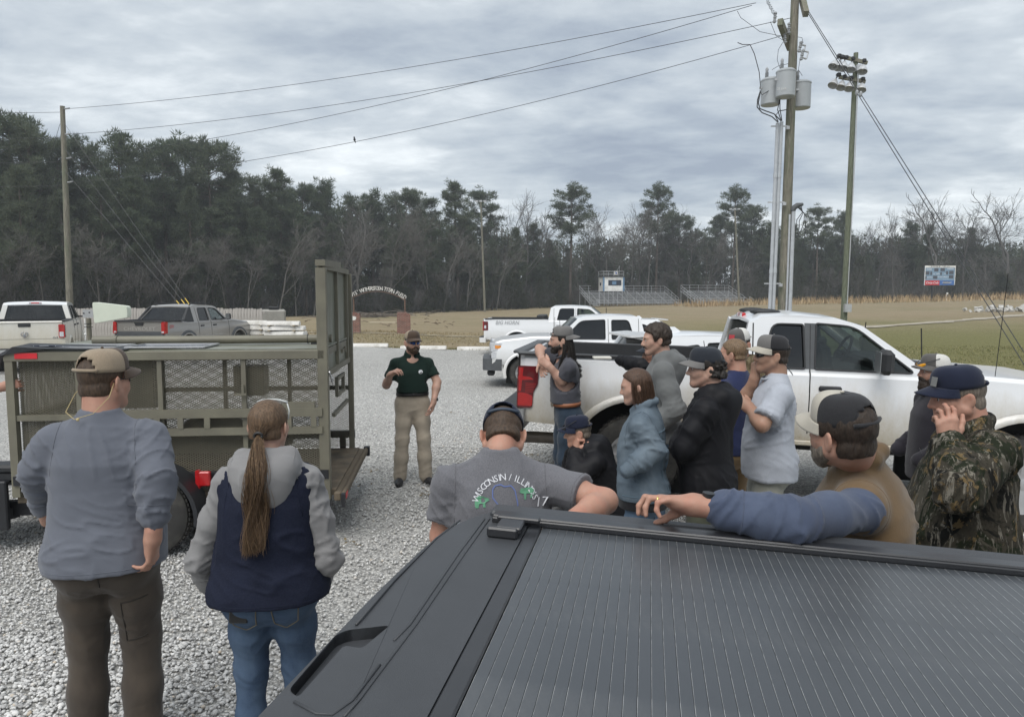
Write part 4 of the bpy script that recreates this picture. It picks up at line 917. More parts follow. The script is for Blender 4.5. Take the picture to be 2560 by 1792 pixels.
DARKL = M('red_lens_dark', (.115, .006, .009), .15, var=.2, coat=.6)
def side_plate(root, pts, S, sg, mat_, name, proud=.012, th=.03, y=None, parent=None):
    yy = y if y is not None else S['w']
    b = MB(); b.poly([pts], lambda x, z, t: (x, sg * (yy + proud - t), z), th); return b.build(name, mat_, parent or root, smooth=True, angle=40)
# ---- the big white pickup on the near side
def sd_tail(root, S, sg):
    L_ = side_plate(root, rpoly([(-.012, .93), (.15, .93), (.16, 1.10), (.205, 1.18), (.205, 1.365), (-.012, 1.365)], .03), S, sg, DARKL, 'tail_lamp', .010, .09, y=.972)
    side_plate(root, rpoly([(.0, .95), (.15, .95), (.155, 1.05), (.10, 1.08), (.0, 1.09)], .02), S, sg, RIBL, 'reversing_lens', .014, .02, y=.972, parent=L_)
    side_plate(root, rpoly([(.0, 1.215), (.16, 1.225), (.13, 1.25), (.0, 1.262)], .008), S, sg, RIBL, 'bright_bar', .015, .02, y=.972, parent=L_)
    side_plate(root, rpoly([(.005, 1.10), (.03, 1.10), (.05, 1.345), (.005, 1.345)], .008), S, sg, RIBL, 'side_lens', .0145, .02, y=.972, parent=L_)
    for k in range(6): side_plate(root, [(.075, 1.095 + k * .017), (.155 + k * .006, 1.095 + k * .017), (.155 + k * .006, 1.101 + k * .017), (.075, 1.101 + k * .017)], S, sg, RIBL, 'lens_rib', .014, .02, y=.972, parent=L_)
def sd_extra(root, S):
    b = MB(); b.tube([(.9, -.62, .56), (.12, -.66, .56), (-.04, -.70, .56)], .062, 14, cap=False); b.tube([(.3, -.64, .56), (-.038, -.70, .56)], .054, 14); b.build('exhaust_pipe', M('exhaust', (.15, .13, .11), .5, metal=.5, var=.3), root, smooth=True, angle=50)
    b = MB(); b.box((-.02, 0, 1.50), (.12, 1.78, .035), bev=.012); b.build('tailgate_cap', DPLAST, root)
    for sg in (-1, 1):
        b = MB(); b.box((.09, sg * .93, 1.495), (.22, .12, .035), bev=.014); b.build('corner_cap', DPLAST, root)
    # roof marker lamps
    for y in (-.4, .4):
        b = MB(); b.ball((2.50, y, 1.985), (.16, .08, .035), 12, 6); b.build('roof_marker', PLAST, root, smooth=True)
    for sg in (-1, 1):   # black pillar trim between the side windows, white rocker strip
        b = MB(); b.poly([[(2.815, 1.455), (2.895, 1.455), (2.905, 1.895), (2.80, 1.895)]], lambda x, z, t, sg=sg: (x, sg * (lerp_y(S, z) + .004 - t), z), .012); b.build('pillar_trim', DPLAST, root)
        b = MB(); b.box((3.0, sg * .985, .735), (2.2, .03, .05), bev=.01); b.build('rocker', WHITEP, root)
    b = MB(); b.bar((4.55, -.80, 1.38), (4.58, -.81, 2.42), .005); b.build('aerial', SEAM, root)
SD = dict(name='pickup_truck', label='big muddy white pickup truck that the onlookers lean on', loc=(.03 + .174, 7.30 + .985, .0), rz=R(-10), tilt=R(1.6), w=1.0, len=5.95, zb=.73, belt=1.43, roof=1.95, rail=1.48, wr=.82, paint=WHITEP, cab0=2.20, cowl=4.02, roof0=2.30, roof1=3.22,
          secs=[(0, .93, .77, 1.48, 0), (.06, .965, .75, 1.48, 0), (.5, .99, .73, 1.48, 0), (2.12, 1.0, .73, 1.48, 0), (2.18, 1.0, .73, 1.43, 0), (4.0, 1.0, .73, 1.43, 0), (4.3, .99, .73, 1.46, 0), (5.4, .96, .75, 1.41, 0), (5.85, .9, .78, 1.28, 0)],
          axles=(1.22, 4.82), arch=.60, wr_=.45, bed=True, wins=[rpoly([(2.42, 1.455), (2.81, 1.455), (2.79, 1.88), (2.50, 1.88)], [.03, .02, .02, .08]), rpoly([(2.90, 1.455), (3.80, 1.455), (3.26, 1.875), (2.91, 1.895)], [.02, .05, .10, .02])], winm=[DGLASS, GLASS],
          gaps=(2.32, 2.855, 3.86), gaptop=0.0, handles=(3.04,), mirror=3.50, seats=(2.5, 3.05), rearm=M('black_rear_glass', (.008, .009, .01), .12, var=.1), glow=True, tail=sd_tail, extra=sd_extra, bumpm=CHROME, bz=.83, spokes=8)
v1 = vehicle(SD)
# ---- silver-white crew cab facing away from the gate posts
def ch_front(root, S):
    xf = S['len']
    for sg in (-1, 1):
        o = side_plate(root, rpoly([(xf - .30, .99), (xf - .02, .96), (xf + .0, 1.20), (xf - .33, 1.16)], .02), S, sg, CLEARL, 'headlamp', .016, .12, y=.915)
        side_plate(root, rpoly([(xf - .28, 1.03), (xf - .13, 1.03), (xf - .12, 1.12), (xf - .28, 1.11)], .01), S, sg, AMBER, 'indicator', .02, .02, y=.915, parent=o)
        side_plate(root, rpoly([(xf - .26, .80), (xf - .03, .78), (xf - .03, .93), (xf - .27, .93)], .02), S, sg, CLEARL, 'lower_lamp', .014, .1, y=.915)
    b = MB(); b.box((xf - .02, 0, 1.0), (.08, 1.4, .36), bev=.03); b.build('grille', CHROME, root)
    b = MB(); b.poly([rpoly([(xf + .20, -.78), (xf + .20, .78), (xf - .30, .985), (xf - .30, -.985)], [.14, .14, .03, .03])], lambda x, y, t: (x, y, .46 + t), .30); b.build('front_bumper', DPLAST, root, smooth=True, angle=40)
    b = MB(); b.box((xf - .02, 0, .38), (.2, 1.5, .14), bev=.04); b.build('air_dam', PLAST, root)
CHV = dict(name='pickup_truck', label='white crew cab pickup with tinted windows and dark bumper, nose toward the presenter', loc=(4.42, 19.25, terrain(.5, 19)), rz=R(181), w=1.0, len=5.0, zb=.52, belt=1.24, roof=1.86, rail=1.36, wr=.80, paint=WHITE2, cab0=1.0, cowl=3.35, roof0=1.12, roof1=2.62,
          secs=[(0, .96, .6, 1.36, 0), (.9, .99, .52, 1.36, 0), (.98, .995, .52, 1.24, 0), (3.2, 1.0, .52, 1.24, 0), (3.36, 1.0, .52, 1.35, 0), (3.9, .99, .55, 1.345, 0), (4.7, .955, .58, 1.25, 0), (4.95, .91, .6, 1.16, 0)],
          axles=(.05 + .3, 4.10), arch=.49, wr_=.40, bed=False, wins=[rpoly([(1.28, 1.27), (1.86, 1.27), (1.86, 1.76), (1.42, 1.76)], [.04, .04, .04, .10]), rpoly([(2.03, 1.27), (3.10, 1.28), (2.66, 1.74), (2.03, 1.77)], [.04, .05, .12, .04])], winm=[DGLASS, DGLASS],
          gaps=(1.16, 1.95, 3.2), gaptop=0.0, handles=(1.3, 2.13), handm=WHITE2, mirror=3.02, seats=(1.5, 2.3), front=ch_front, bumper=False)
v2 = vehicle(CHV)
# ---- white long-bed pickup behind it
def rm_tail(root, S, sg):
    o = side_plate(root, rpoly([(-.01, 1.0), (.18, 1.0), (.17, 1.36), (-.01, 1.36)], .03), S, sg, DARKL, 'tail_lamp', .014, .14, y=.965)
    side_plate(root, rpoly([(.02, 1.08), (.10, 1.08), (.10, 1.2), (.02, 1.2)], .01), S, sg, CLEARL, 'reversing_lens', .018, .02, y=.965, parent=o)
    b = MB(); b.poly([rpoly([(.02, .99), (.17, .99), (.17, 1.37), (.02, 1.37)], .03)], lambda a, z, t: (-.012 - t, sg * (.985 - a), z), .03); b.build('tail_lamp', RIBL, root)
    b = MB(); b.poly([rpoly([(.05, 1.02), (.15, 1.02), (.15, 1.16), (.05, 1.16)], .015)], lambda a, z, t: (-.044 - t, sg * (.985 - a), z), .004); b.build('reversing_lens', CLEARL, root)
def bg_extra(root, S):
    decal(root, 'side_lettering', 'BIG HORN', .20, (.95, -S['w'] - .003, 1.31), (1, 0, 0), (0, 0, 1), M('grey_decal', (.35, .36, .37), .5), .01, .25)
    b = MB(); b.box((2.3, -.1, 1.52), (.35, 1.5, .2), bev=.04); b.build('tool_box', PLAST, root)
RAMS = dict(name='pickup_truck', label='white long bed pickup with a black tool box, farthest of the white trucks', loc=(-1.02, 29.6, terrain(-.5, 29)), rz=R(-7), w=1.0, len=6.3, zb=.58, belt=1.40, roof=1.97, rail=1.46, wr=.80, paint=WHITE2, cab0=2.62, cowl=5.0, roof0=2.72, roof1=4.2,
          secs=[(0, .96, .62, 1.46, 0), (.5, .99, .58, 1.46, 0), (2.54, 1.0, .58, 1.46, 0), (2.62, 1.0, .58, 1.40, 0), (4.9, 1.0, .58, 1.40, 0), (5.1, .99, .6, 1.42, 0), (6.0, .95, .6, 1.36, 0), (6.25, .9, .62, 1.2, 0)],
          axles=(1.35, 5.4), arch=.52, wr_=.42, bed=True, wins=[rpoly([(2.95, 1.43), (3.62, 1.43), (3.62, 1.88), (3.06, 1.88)], [.04, .04, .04, .1]), rpoly([(3.75, 1.43), (4.75, 1.44), (4.25, 1.85), (3.75, 1.88)], [.04, .05, .12, .04])], winm=[DGLASS, GLASS],
          gaps=(2.82, 3.69, 4.9), gaptop=0.0, handles=(3.0, 3.9), handm=WHITE2, mirror=4.7, seats=(3.1, 4.0), tail=rm_tail, extra=bg_extra, bumpm=WHITE2, bz=.62)
v3 = vehicle(RAMS)
# ---- muddy white pickup seen from behind, past the trailer
def rl_extra(root, S):
    t = S['_tg']; em = M('emblem_steel', (.35, .35, .36), .3, metal=.7)
    b = MB(); x = -.055
    for sg in (-1, 1):   # ram's-head badge: curled horns, muzzle
        b.tube([(x, sg * (.015 + .075 * math.sin(a) * (1 - a * .06)), 1.10 + .06 - .075 * (1 - math.cos(a)) * .75) for a in np.linspace(0, 4.2, 14)], [.016 - .0006 * i for i in range(14)], 6)
    b.ball((x, 0, 1.07), (.02, .035, .075), 10, 6); b.build('badge', em, t, smooth=True)
    decal(t, 'tailgate_lettering', '4x4', .085, (-.012, -.72, .995), (0, -1, 0), (0, 0, 1), M('badge_grey', (.22, .22, .22), .4), .02, .2)
RML = dict(name='pickup_truck', label='muddy cream white pickup seen from behind beyond the trailer', loc=P(62, 800, 20.0)[:2] + (terrain(-14, 20),) if False else (P(60, 800, 20.0).x, 20.0, terrain(-13.7, 20)), rz=R(90 + 26), w=1.0, len=5.9, zb=.55, belt=1.44, roof=1.97, rail=1.46, wr=.82, paint=CREAMP, cab0=2.0, cowl=4.3, roof0=2.1, roof1=3.5,
          secs=[(0, .965, .62, 1.46, 0), (.4, .99, .58, 1.46, 0), (1.93, 1.0, .58, 1.46, 0), (2.0, 1.0, .58, 1.44, 0), (4.3, 1.0, .58, 1.44, 0), (5.8, .93, .6, 1.34, 0)],
          axles=(1.1, 4.9), arch=.52, wr_=.42, bed=True, wins=[rpoly([(2.3, 1.47), (2.95, 1.47), (2.95, 1.88), (2.4, 1.88)], .05), rpoly([(3.05, 1.47), (4.0, 1.48), (3.6, 1.85), (3.05, 1.88)], .06)], winm=[DGLASS, GLASS],
          gaps=(2.2, 3.0, 4.2), gaptop=0.0, handles=(2.4, 3.2), handm=PLAST, mirror=4.0, seats=(2.5, 3.3), tail=rm_tail, extra=rl_extra, glow=True, bumpm=CHROME, bz=.60, roofm=WHITE2)
v4 = vehicle(RML)
# ---- pewter sport-utility pickup with grey cladding and sail panels
def av_tail(root, S, sg):
    b = MB(); b.poly([rpoly([(.0, .92), (.15, .92), (.15, 1.30), (.03, 1.32)], .03)], lambda a, z, t: (-.015 - t, sg * (.995 - a), z), .03); b.build('tail_lamp', RIBL, root)
    o = side_plate(root, rpoly([(-.01, .92), (.10, .92), (.12, 1.31), (-.01, 1.31)], .03), S, sg, RIBL, 'tail_lamp', .014, .10, y=.965)
    b = MB(); b.box((-.048, sg * .90, .97), (.006, .09, .05)); b.build('reversing_lens', CLEARL, root)
def av_extra(root, S):
    for sg in (-1, 1):
        b = MB(); b.poly([[(1.0, 1.26), (1.62, 1.27), (1.62, 1.80), (1.50, 1.76)]], lambda x, z, t, sg=sg: (x, sg * (lerp_y(S, z) + .004 - t), z), .06); b.build('sail_panel', PLAST, root)
        b = MB(); b.tube([(1.75, sg * .68, 1.86), (1.85, sg * .68, 1.91), (2.9, sg * .68, 1.92), (3.05, sg * .68, 1.86)], .022, 6); b.build('roof_rail', PLAST, root, smooth=True)
        b = MB(); b.box((2.45, sg * 1.003, .72), (1.75, .03, .07), bev=.01); b.build('side_moulding', SILVP, root)
        for ax_ in S['axles']:
            b = MB(); th = np.linspace(.0, math.pi, 22); V = []
            for t in th:
                for dr, dy_ in ((.0, .022), (.11, .018), (.13, -.01)): V.append((ax_ + (S['arch'] + dr) * math.cos(t) * 1.04, sg * (S['w'] + dy_), S['wr_'] + .02 + (S['arch'] + dr) * math.sin(t)))
            b.add(V, [(3 * i + j, 3 * i + j + 1, 3 * i + 4 + j, 3 * i + 3 + j) for i in range(21) for j in range(2)]); b.build('cladding', DPLAST, root, smooth=True, angle=50)
        decal(root, 'side_lettering', 'Z71', .13, (.33, sg * (S['w'] - .012), 1.14), (-sg, 0, 0), (0, 0, 1), REDR, .015)
    t = S['_tg']; b = MB(); b.box((-.018, 0, .90), (.02, 1.82, .17)); b.build('tailgate_cladding', DPLAST, t)
    b = MB(); b.box((-.02, 0, 1.335), (.06, 1.85, .05), bev=.015); b.build('tailgate_cap', PLAST, t)
    b = MB(); b.poly([[(-.20, 1.32), (.20, 1.32), (.13, 1.20), (-.13, 1.20)]], lambda y, z, t_: (-.022 - t_, y, z), .012); b.build('handle_plate', PLAST, t)
    tv, tf = text2d('CHEVROLET', .17, .006)
    mkmesh('tailgate_lettering', [(-.0135, -v[0] * 1.28, 1.07 + v[1]) for v in tv], tf, M('badge_light', (.5, .48, .45), .35, metal=.4), t)
AVL = dict(name='pickup_truck', label='pewter grey crew pickup with black sail panels and grey cladding', loc=(P(348, 800, 24).x, 24.0, terrain(-12, 24)), rz=R(80), w=1.0, len=5.55, zb=.48, belt=1.27, roof=1.84, rail=1.33, wr=.78, paint=SILVP, cab0=1.05, cowl=3.85, roof0=1.62, roof1=3.05,
          secs=[(0, .965, .55, 1.33, 0), (.4, .99, .48, 1.33, 0), (1.0, .995, .48, 1.30, 0), (1.4, 1.0, .48, 1.27, 0), (3.8, 1.0, .48, 1.27, 0), (4.0, .99, .5, 1.30, 0), (5.2, .96, .52, 1.16, 0), (5.5, .9, .55, 1.0, 0)],
          axles=(1.2, 4.45), arch=.46, wr_=.38, bed=True, wins=[rpoly([(1.95, 1.30), (2.55, 1.30), (2.52, 1.75), (2.0, 1.75)], [.04, .04, .05, .06]), rpoly([(2.68, 1.30), (3.6, 1.31), (3.12, 1.72), (2.66, 1.75)], [.04, .05, .12, .05])], winm=[DGLASS, GLASS],
          gaps=(1.85, 2.61, 3.75), gaptop=0.0, handles=(2.05, 2.82), mirror=3.45, seats=(2.1, 2.9), tail=av_tail, extra=av_extra, bumpm=SILVP, bz=.58, spokes=5, rpillm=PLAST)
AVL['cab0'] = 1.05
v5 = vehicle(AVL)
# ---- white wagon behind the big pickup
def sv_tail(root, S, sg):
    o = side_plate(root, rpoly([(.05, .92), (.35, .95), (.30, 1.08), (.08, 1.08)], .03), S, sg, RIBL, 'tail_lamp', .01, .08, y=.88)
def sv_extra(root, S):
    b = MB(); b.poly([rpoly([(.16, -.60), (.52, -.63), (.52, .63), (.16, .60)], .06)], lambda x, y, t: (x, y, 1.585 - (.5 - x) * .06 + t), .03); b.build('roof_spoiler', S['paint'], root)
    b = MB(); b.poly([[(.95, 1.62), (1.22, 1.62), (1.10, 1.70), (1.04, 1.70)]], lambda x, z, t: (x, t - .02, z), .04); b.build('roof_aerial', S['paint'], root)
SUVS = dict(name='wagon_car', cat='car', label='white station wagon parked behind the big white pickup', loc=(1.55, 11.35, terrain(2, 11.5)), rz=R(10), w=.90, len=4.6, zb=.30, belt=1.06, roof=1.58, wr=.66, paint=WHITE2, cab0=.12, cowl=3.45, roof0=.42, roof1=2.35,
          secs=[(0, .78, .42, 1.02, 0), (.12, .86, .36, 1.06, 0), (.6, .90, .30, 1.06, 0), (3.4, .90, .30, 1.06, 0), (4.2, .86, .34, .92, 0), (4.55, .74, .4, .78, 0)],
          axles=(.85, 3.65), arch=.38, wr_=.34, bed=False, wins=[rpoly([(.62, 1.10), (1.25, 1.10), (1.22, 1.45), (.95, 1.42)], [.05, .03, .05, .1]), rpoly([(1.36, 1.10), (2.12, 1.10), (2.10, 1.49), (1.36, 1.47)], .04), rpoly([(2.22, 1.10), (3.15, 1.11), (2.5, 1.46), (2.2, 1.49)], [.04, .05, .12, .05])], winm=[DGLASS] * 3,
          gaps=(1.3, 2.16, 3.2), gaptop=0.0, handles=(1.45, 2.3), handm=WHITE2, mirror=2.98, mirm=WHITE2, seats=(1.5, 2.3), bumper=False, tail=sv_tail, extra=sv_extra)
v6 = vehicle(SUVS)
CAR2 = dict(SUVS, label='white car mostly hidden between two white pickups', loc=(5.45, 24.6, terrain(2, 24)), rz=R(180), tail=None)
CAR2['cowl'] = 3.75
v7 = vehicle(CAR2)
# ------------------------------------------------------------------ poles, wires, stands, fence
WOODP = M('weathered_pole', (.19, .175, .14), .95, var=.4, vs=9, bump=.7, bs=30, stretch=(3, 3, .35), dirt=(.12, .14, .09), dscale=2)
WOODG = M('green_treated_pole', (.135, .15, .105), .95, var=.4, vs=9, bump=.6, bs=30, stretch=(3, 3, .35))
PVC = M('grey_conduit', (.42, .44, .46), .45, var=.1); CAN = M('transformer_grey', (.36, .38, .39), .4, var=.06, vs=3); PORC = M('porcelain', (.30, .31, .32), .3, var=.2)
GALV = M('galvanised', (.46, .47, .48), .5, metal=.35, var=.12); ALU = M('aluminium_plank', (.50, .51, .52), .45, metal=.3, var=.18, vs=1.5)
WIREM = M('wire', (.05, .052, .055), .6, var=.1); YEL = M('yellow_guard', (.72, .5, .06), .5)
def pole(name, u0, v0, u1, v1, Y, r0, r1, m, label, cat='pole'):
    a, b_ = P(u0, v0, Y), P(u1, v1, Y); d = (b_ - a) / (b_.z - a.z); zg = terrain(a.x, Y); base = a + d * (zg - a.z)
    r_ = empty(name, base, 0, label, cat); mb = MB(); n = 12; H = b_.z - zg
    mb.tube([Vector((d.x * H * t, 0, H * t - (.3 if t == 0 else 0))) for t in np.linspace(0, 1, n)], [r0 + (r1 - r0) * t for t in np.linspace(0, 1, n)], 14)
    mb.build('shaft', m, r_, smooth=True, angle=50); return r_, base
def sub(root, name, m, fn, parent=None, smooth=True):
    mb = MB(); mb.T = Matrix.Translation(-root.location); fn(mb); return mb.build(name, m, parent or root, smooth=smooth, angle=40)
PD = 24.0
pp, pb = pole('power_pole', 1957, 790, 1989, -40, PD, .185, .125, WOODP, 'tall wooden power pole with three grey transformers')
def ring_pts(c, r_, n=14): return [Vector(c) + Vector((r_ * math.cos(t), r_ * math.sin(t), 0)) for t in np.linspace(0, 6.283, n)]
for (u, v0, v1, Y, wpx) in ((1925, 200, 264, PD - .15, 43), (1963, 178, 244, PD - .62, 46), (2002, 207, 272, PD + .25, 28)):
    c0, c1 = P(u, v1, Y), P(u, v0, Y); rr = .30
    t = sub(pp, 'transformer', CAN, lambda b: b.lathe([(rr * .93, 0), (rr, .02), (rr, (c1.z - c0.z) - .06), (rr * 1.04, (c1.z - c0.z) - .055), (rr * 1.04, (c1.z - c0.z) - .02), (rr * .8, (c1.z - c0.z) + .04), (.02, (c1.z - c0.z) + .06)], 28, 'z', c0))
    def bush(b):
        for q in ((-.1, .02),):
            p = c1 + Vector((q[0], q[1], .04)); b.lathe([(.035, 0)] + [(r2, .04 + k * .035) for k in range(5) for r2 in (.06, .04)] + [(.045, .24), (.05, .3), (.015, .36)], 12, 'z', p)
    sub(pp, 'bushing', PORC, bush, t)
    sub(pp, 'mount', GALV, lambda b: (b.box((c0 + Vector((0, 0, .55))).lerp(P(1975, 225, PD), .5), (.3, .25, .06)), b.box(c0 + Vector((-.33, -.02, .55)), (.07, .07, .08))), t)
tvv, tff = text2d('25 kVA', .10); cf = P(1955, 222, PD - .93)
mkmesh('plate_lettering', [(cf.x + v[0] - pb.x, cf.y + .02 - pb.y, cf.z + v[1] - pb.z) for v in tvv], tff, M('stencil', (.6, .6, .58), .6), pp)
for (u0, v0, u1, v1, nm) in ((1944, 308, 1923, 800, 0), (1954, 305, 1932, 800, 1)):
    a, b_ = P(u0, v0, PD - .2), P(u1, v1, PD - .2); d = (a - b_) / (a.z - b_.z); b_ = b_ + d * (terrain(b_.x, b_.y) - b_.z)
    cdt = sub(pp, 'conduit', PVC, lambda b: b.tube([b_, a], .058, 12))
    for v in (440, 678): q = P(np.interp(v, [v0, v1], [u0, u1]), v, PD - .2); sub(pp, 'coupling', PVC, lambda b: b.tube([q - Vector((0, 0, .07)), q + Vector((0, 0, .07))], .068, 12), cdt)
for v in (316, 506, 709):
    u = np.interp(v, [308, 800], [1949, 1927]); q = P(u, v, PD - .2); sub(pp, 'strut', GALV, lambda b: (b.box(q, (.55, .04, .04)), b.box(q + Vector((.27, 0, -.05)), (.1, .1, .1))))
# secondary mast with weatherhead
a, b_ = P(1984, 528, PD - .25), P(1974, 800, PD - .25); d = (a - b_) / (a.z - b_.z); b_ = b_ + d * (terrain(b_.x, b_.y) - b_.z)
ms = sub(pp, 'service_mast', PVC, lambda b: (b.tube([b_, a], .06, 12), b.tube([b_ + Vector((-.10, .05, 0)), a + Vector((-.10, .05, -.1))], .035, 8)))
sub(pp, 'weatherhead', DPLAST, lambda b: b.tube([a + Vector((-.02, 0, 0)), a + Vector((.0, 0, .1)), a + Vector((.12, 0, .19)), a + Vector((.3, 0, .22))], [.075, .09, .085, .05], 10), ms)
for k, (du, dv, dw) in enumerate([(26, 52, 8), (30, 70, 22), (14, 46, 10), (8, 40, 3)]):
    p0 = a + Vector((.10 + .05 * k, 0, .15)); p1 = P(1984 + du, 528 + dv * .55, PD - .25); p2 = P(1984 + dw, 528 + dv * 1.25, PD - .25)
    sub(pp, 'lead_wire', WIREM, lambda b: b.tube([p0, p0.lerp(p1, .55) + Vector((.12, 0, .06)), p1, p1.lerp(p2, .5) + Vector((.03, 0, 0)), p2], .014, 5), ms)
# crossarms, insulators, cut-outs near the top
sub(pp, 'crossarm', WOODP, lambda b: b.bar(P(1950, 55, PD - .7), P(1975, 120, PD + .5), .16, .22), smooth=False)
sub(pp, 'crossarm', WOODP, lambda b: b.bar(P(2001, -20, PD + .4), P(2015, 36, PD - .5), .16, .2), smooth=False)
def insul(p, r_=.05, l_=.3, ax_=(0, 0, 1)):
    p = Vector(p); ax_ = Vector(ax_).normalized()
    def f(b):
        for k in range(5): q = p + ax_ * (k / 4 * l_); b.tube([q - ax_ * .02, q + ax_ * .02], r_ if k % 2 == 0 else r_ * .75, 8)
        b.tube([p - ax_ * .05, p + ax_ * (l_ + .05)], r_ * .4, 6)
    return f
for (u, v, ax_) in ((1936, 55, (.1, 0, 1)), (1972, 82, (0, 0, 1)), (1963, 106, (-.1, 0, 1)), (1998, 128, (.2, 0, 1)), (2003, 148, (.2, 0, 1))): sub(pp, 'insulator', PORC, insul(P(u, v, PD - .3), .055, .26, ax_))
for (u, v) in ((2006, 112), (2013, 128)):
    sub(pp, 'fuse_cutout', GALV, lambda b: (b.tube([P(u - 3, v, PD - .3), P(u + 8, v + 3, PD - .3)], .03, 6), b.tube([P(u + 8, v + 3, PD - .3), P(u + 3, v + 20, PD - .3)], .022, 6), b.tube([P(u + 3, v + 20, PD - .3), P(u - 8, v + 16, PD - .3)], .03, 6)))
def cable(pts, r_=.012): return lambda b: b.tube(pts, r_, 5)
for pts, r_ in (([(1844, 107), (1856, 112), (1875, 112), (1886, 135), (1898, 180), (1902, 222)], .014), ([(1901, 228), (1894, 250), (1893, 268), (1905, 282), (1930, 292), (1945, 306)], .02), ([(1901, 230), (1896, 258), (1900, 272), (1915, 278), (1935, 285), (1953, 303)], .02), ([(1952, 186), (1952, 200), (1930, 222), (1905, 238), (1900, 226)], .014), ([(1964, 195), (1958, 225), (1949, 252), (1944, 275), (1953, 303)], .016), ([(1950, 246), (1950, 272), (1955, 303)], .016), ([(1966, 275), (1948, 278), (1938, 290), (1946, 305)], .016),
               ([(1958, 105), (1946, 125), (1943, 150), (1950, 172)], .008), ([(1926, 55), (1940, 90), (1957, 101)], .008), ([(1843, 28), (1852, 45), (1900, 80), (1958, 92)], .008), ([(2000, 150), (1996, 175), (2006, 190)], .008), ([(1930, 175), (1945, 166), (1970, 160)], .008), ([(1994, 93), (2005, 95), (2008, 108)], .008)):
    pw = [P(u, v, PD - .4) for u, v in pts]; sub(pp, 'drop_cable', WIREM, cable(pw, r_))
sub(pp, 'coil_wire', WIREM, cable([P(1918 + i * .55 + 5 * math.sin(i * 1.9), 2 + i * 1.05 + 3 * math.cos(i * 1.9), PD - .3) for i in range(38)], .007))
# guy wires to the ground on the far side
for k, du in enumerate((0, 9)):
    a, b_ = P(2008 + du * .4, 14, PD), P(2590 + du * 2.2, 860, 17.5); b_.z = min(b_.z, 0)
    o = MB(); o.tube([a, a.lerp(b_, .5), b_], .012, 5); w_ = o.build('guy_wire', WIREM); tag(w_, ['upper of two steel guy wires slanting down from the power pole', 'lower of two steel guy wires slanting down from the power pole'][k], 'guy wire', 'guy wires of the power pole')
    o = MB(); q = a.lerp(b_, .285 + .004 * k); o.ball(q, (.05, .05, .09), 8, 6); o.build('strain_insulator', PORC, w_)
# floodlight mast
fp, fb = pole('floodlight_pole', 2108, 830, 2140, 133, 36.0, .165, .11, WOODG, 'green wooden floodlight pole with two racks of lamps')
for (ua, va, ub, vb) in ((2096, 140, 2168, 158), (2098, 193, 2163, 205)): sub(fp, 'crossarm', WOODP, lambda b: b.bar(P(ua, va, 35.9), P(ub, vb, 35.9), .12, .16), smooth=False)
LAMPM = M('lamp_reflector', (.55, .56, .57), .3, metal=.4, var=.1)
for (u, v, du) in [(2086, 160, -9), (2098, 163, -5), (2109, 164, -4), (2128, 167, -2), (2157, 172, -1), (2085, 207, -9), (2104, 212, -5), (2124, 215, -2), (2154, 218, -1)]:
    c = P(u, v, 35.7); tp = P(u - du * 1.1, v - 17, 35.9); ax_ = (c - tp).normalized(); ax_ = (ax_ + Vector((-.15, -.08, -.5))).normalized()
    def lampf(b, c=c, ax_=ax_):
        o = ax_.to_track_quat('Z', 'Y').to_matrix().to_4x4(); T0 = b.T; b.T = T0 @ Matrix.Translation(c) @ o
        b.lathe([(.06, -.22), (.09, -.16), (.16, -.05), (.22, .10), (.235, .20), (.225, .20), (.15, -.04), (.02, -.1)], 18, 'z'); b.T = T0
    L_ = sub(fp, 'lamp', LAMPM, lampf); sub(fp, 'ballast', PLAST, lambda b: b.box(tp + Vector((.03, 0, .05)), (.2, .22, .18), bev=.04), L_); sub(fp, 'lamp_arm', PLAST, lambda b: b.tube([tp, tp.lerp(c, .4) + Vector((-.03, -.06, 0)), c - ax_ * .18], .03, 6), L_)
sub(fp, 'junction_box', GALV, lambda b: (b.box(P(2146, 170, 35.75), (.2, .15, .28)), b.box(P(2119, 770, 35.7), (.32, .2, .4)), b.tube([P(2146, 180, 35.8), P(2137, 400, 35.8), P(2118, 760, 35.8)], .025, 6)))
# roadside pole and its wires
lp, lb = pole('power_pole', 175, 772, 156, 266, 36.5, .175, .11, WOODP, 'weathered wooden power pole rising behind the fence')
ends = [(1890, 8, 24), (1976, 46, 24), (1880, 14, 24), (1976, 84, 24)]; starts = [(160, 273), (161, 337), (165, 397), (167, 457)]
labs = ['topmost', 'second', 'third', 'lowest']
for k, ((u0, v0), (u1, v1, Y1)) in enumerate(zip(starts, ends)):
    a, b_ = P(u0, v0, 36.5), P(u1, v1, Y1); pts = [a.lerp(b_, t) - Vector((0, 0, 4 * t * (1 - t) * (.45 + .1 * k))) for t in np.linspace(0, 1, 26)]
    o = MB(); o.tube(pts, .010, 4); c = pts[14]
    if k == 3: BIRD = a.lerp(b_, .505) - Vector((0, 0, 4 * .505 * .495 * .75))
    w_ = o.build('power_line', WIREM); tag(w_, labs[k] + ' overhead power line between the two wooden power poles', 'power line', 'overhead power lines')
    o = MB(); o.tube([a, a.lerp(b_, .012)], .04, 6); o.build('strain_insulator', PORC, w_)
    a2 = P(-260, v0 + 14, 40); o = MB(); o.tube([P(u0 - 6, v0 + 8, 36.5), a2], .010, 4); w2 = o.build('power_line', WIREM); tag(w2, labs[k] + ' overhead power line leaving the weathered pole behind the fence', 'power line', 'overhead power lines')
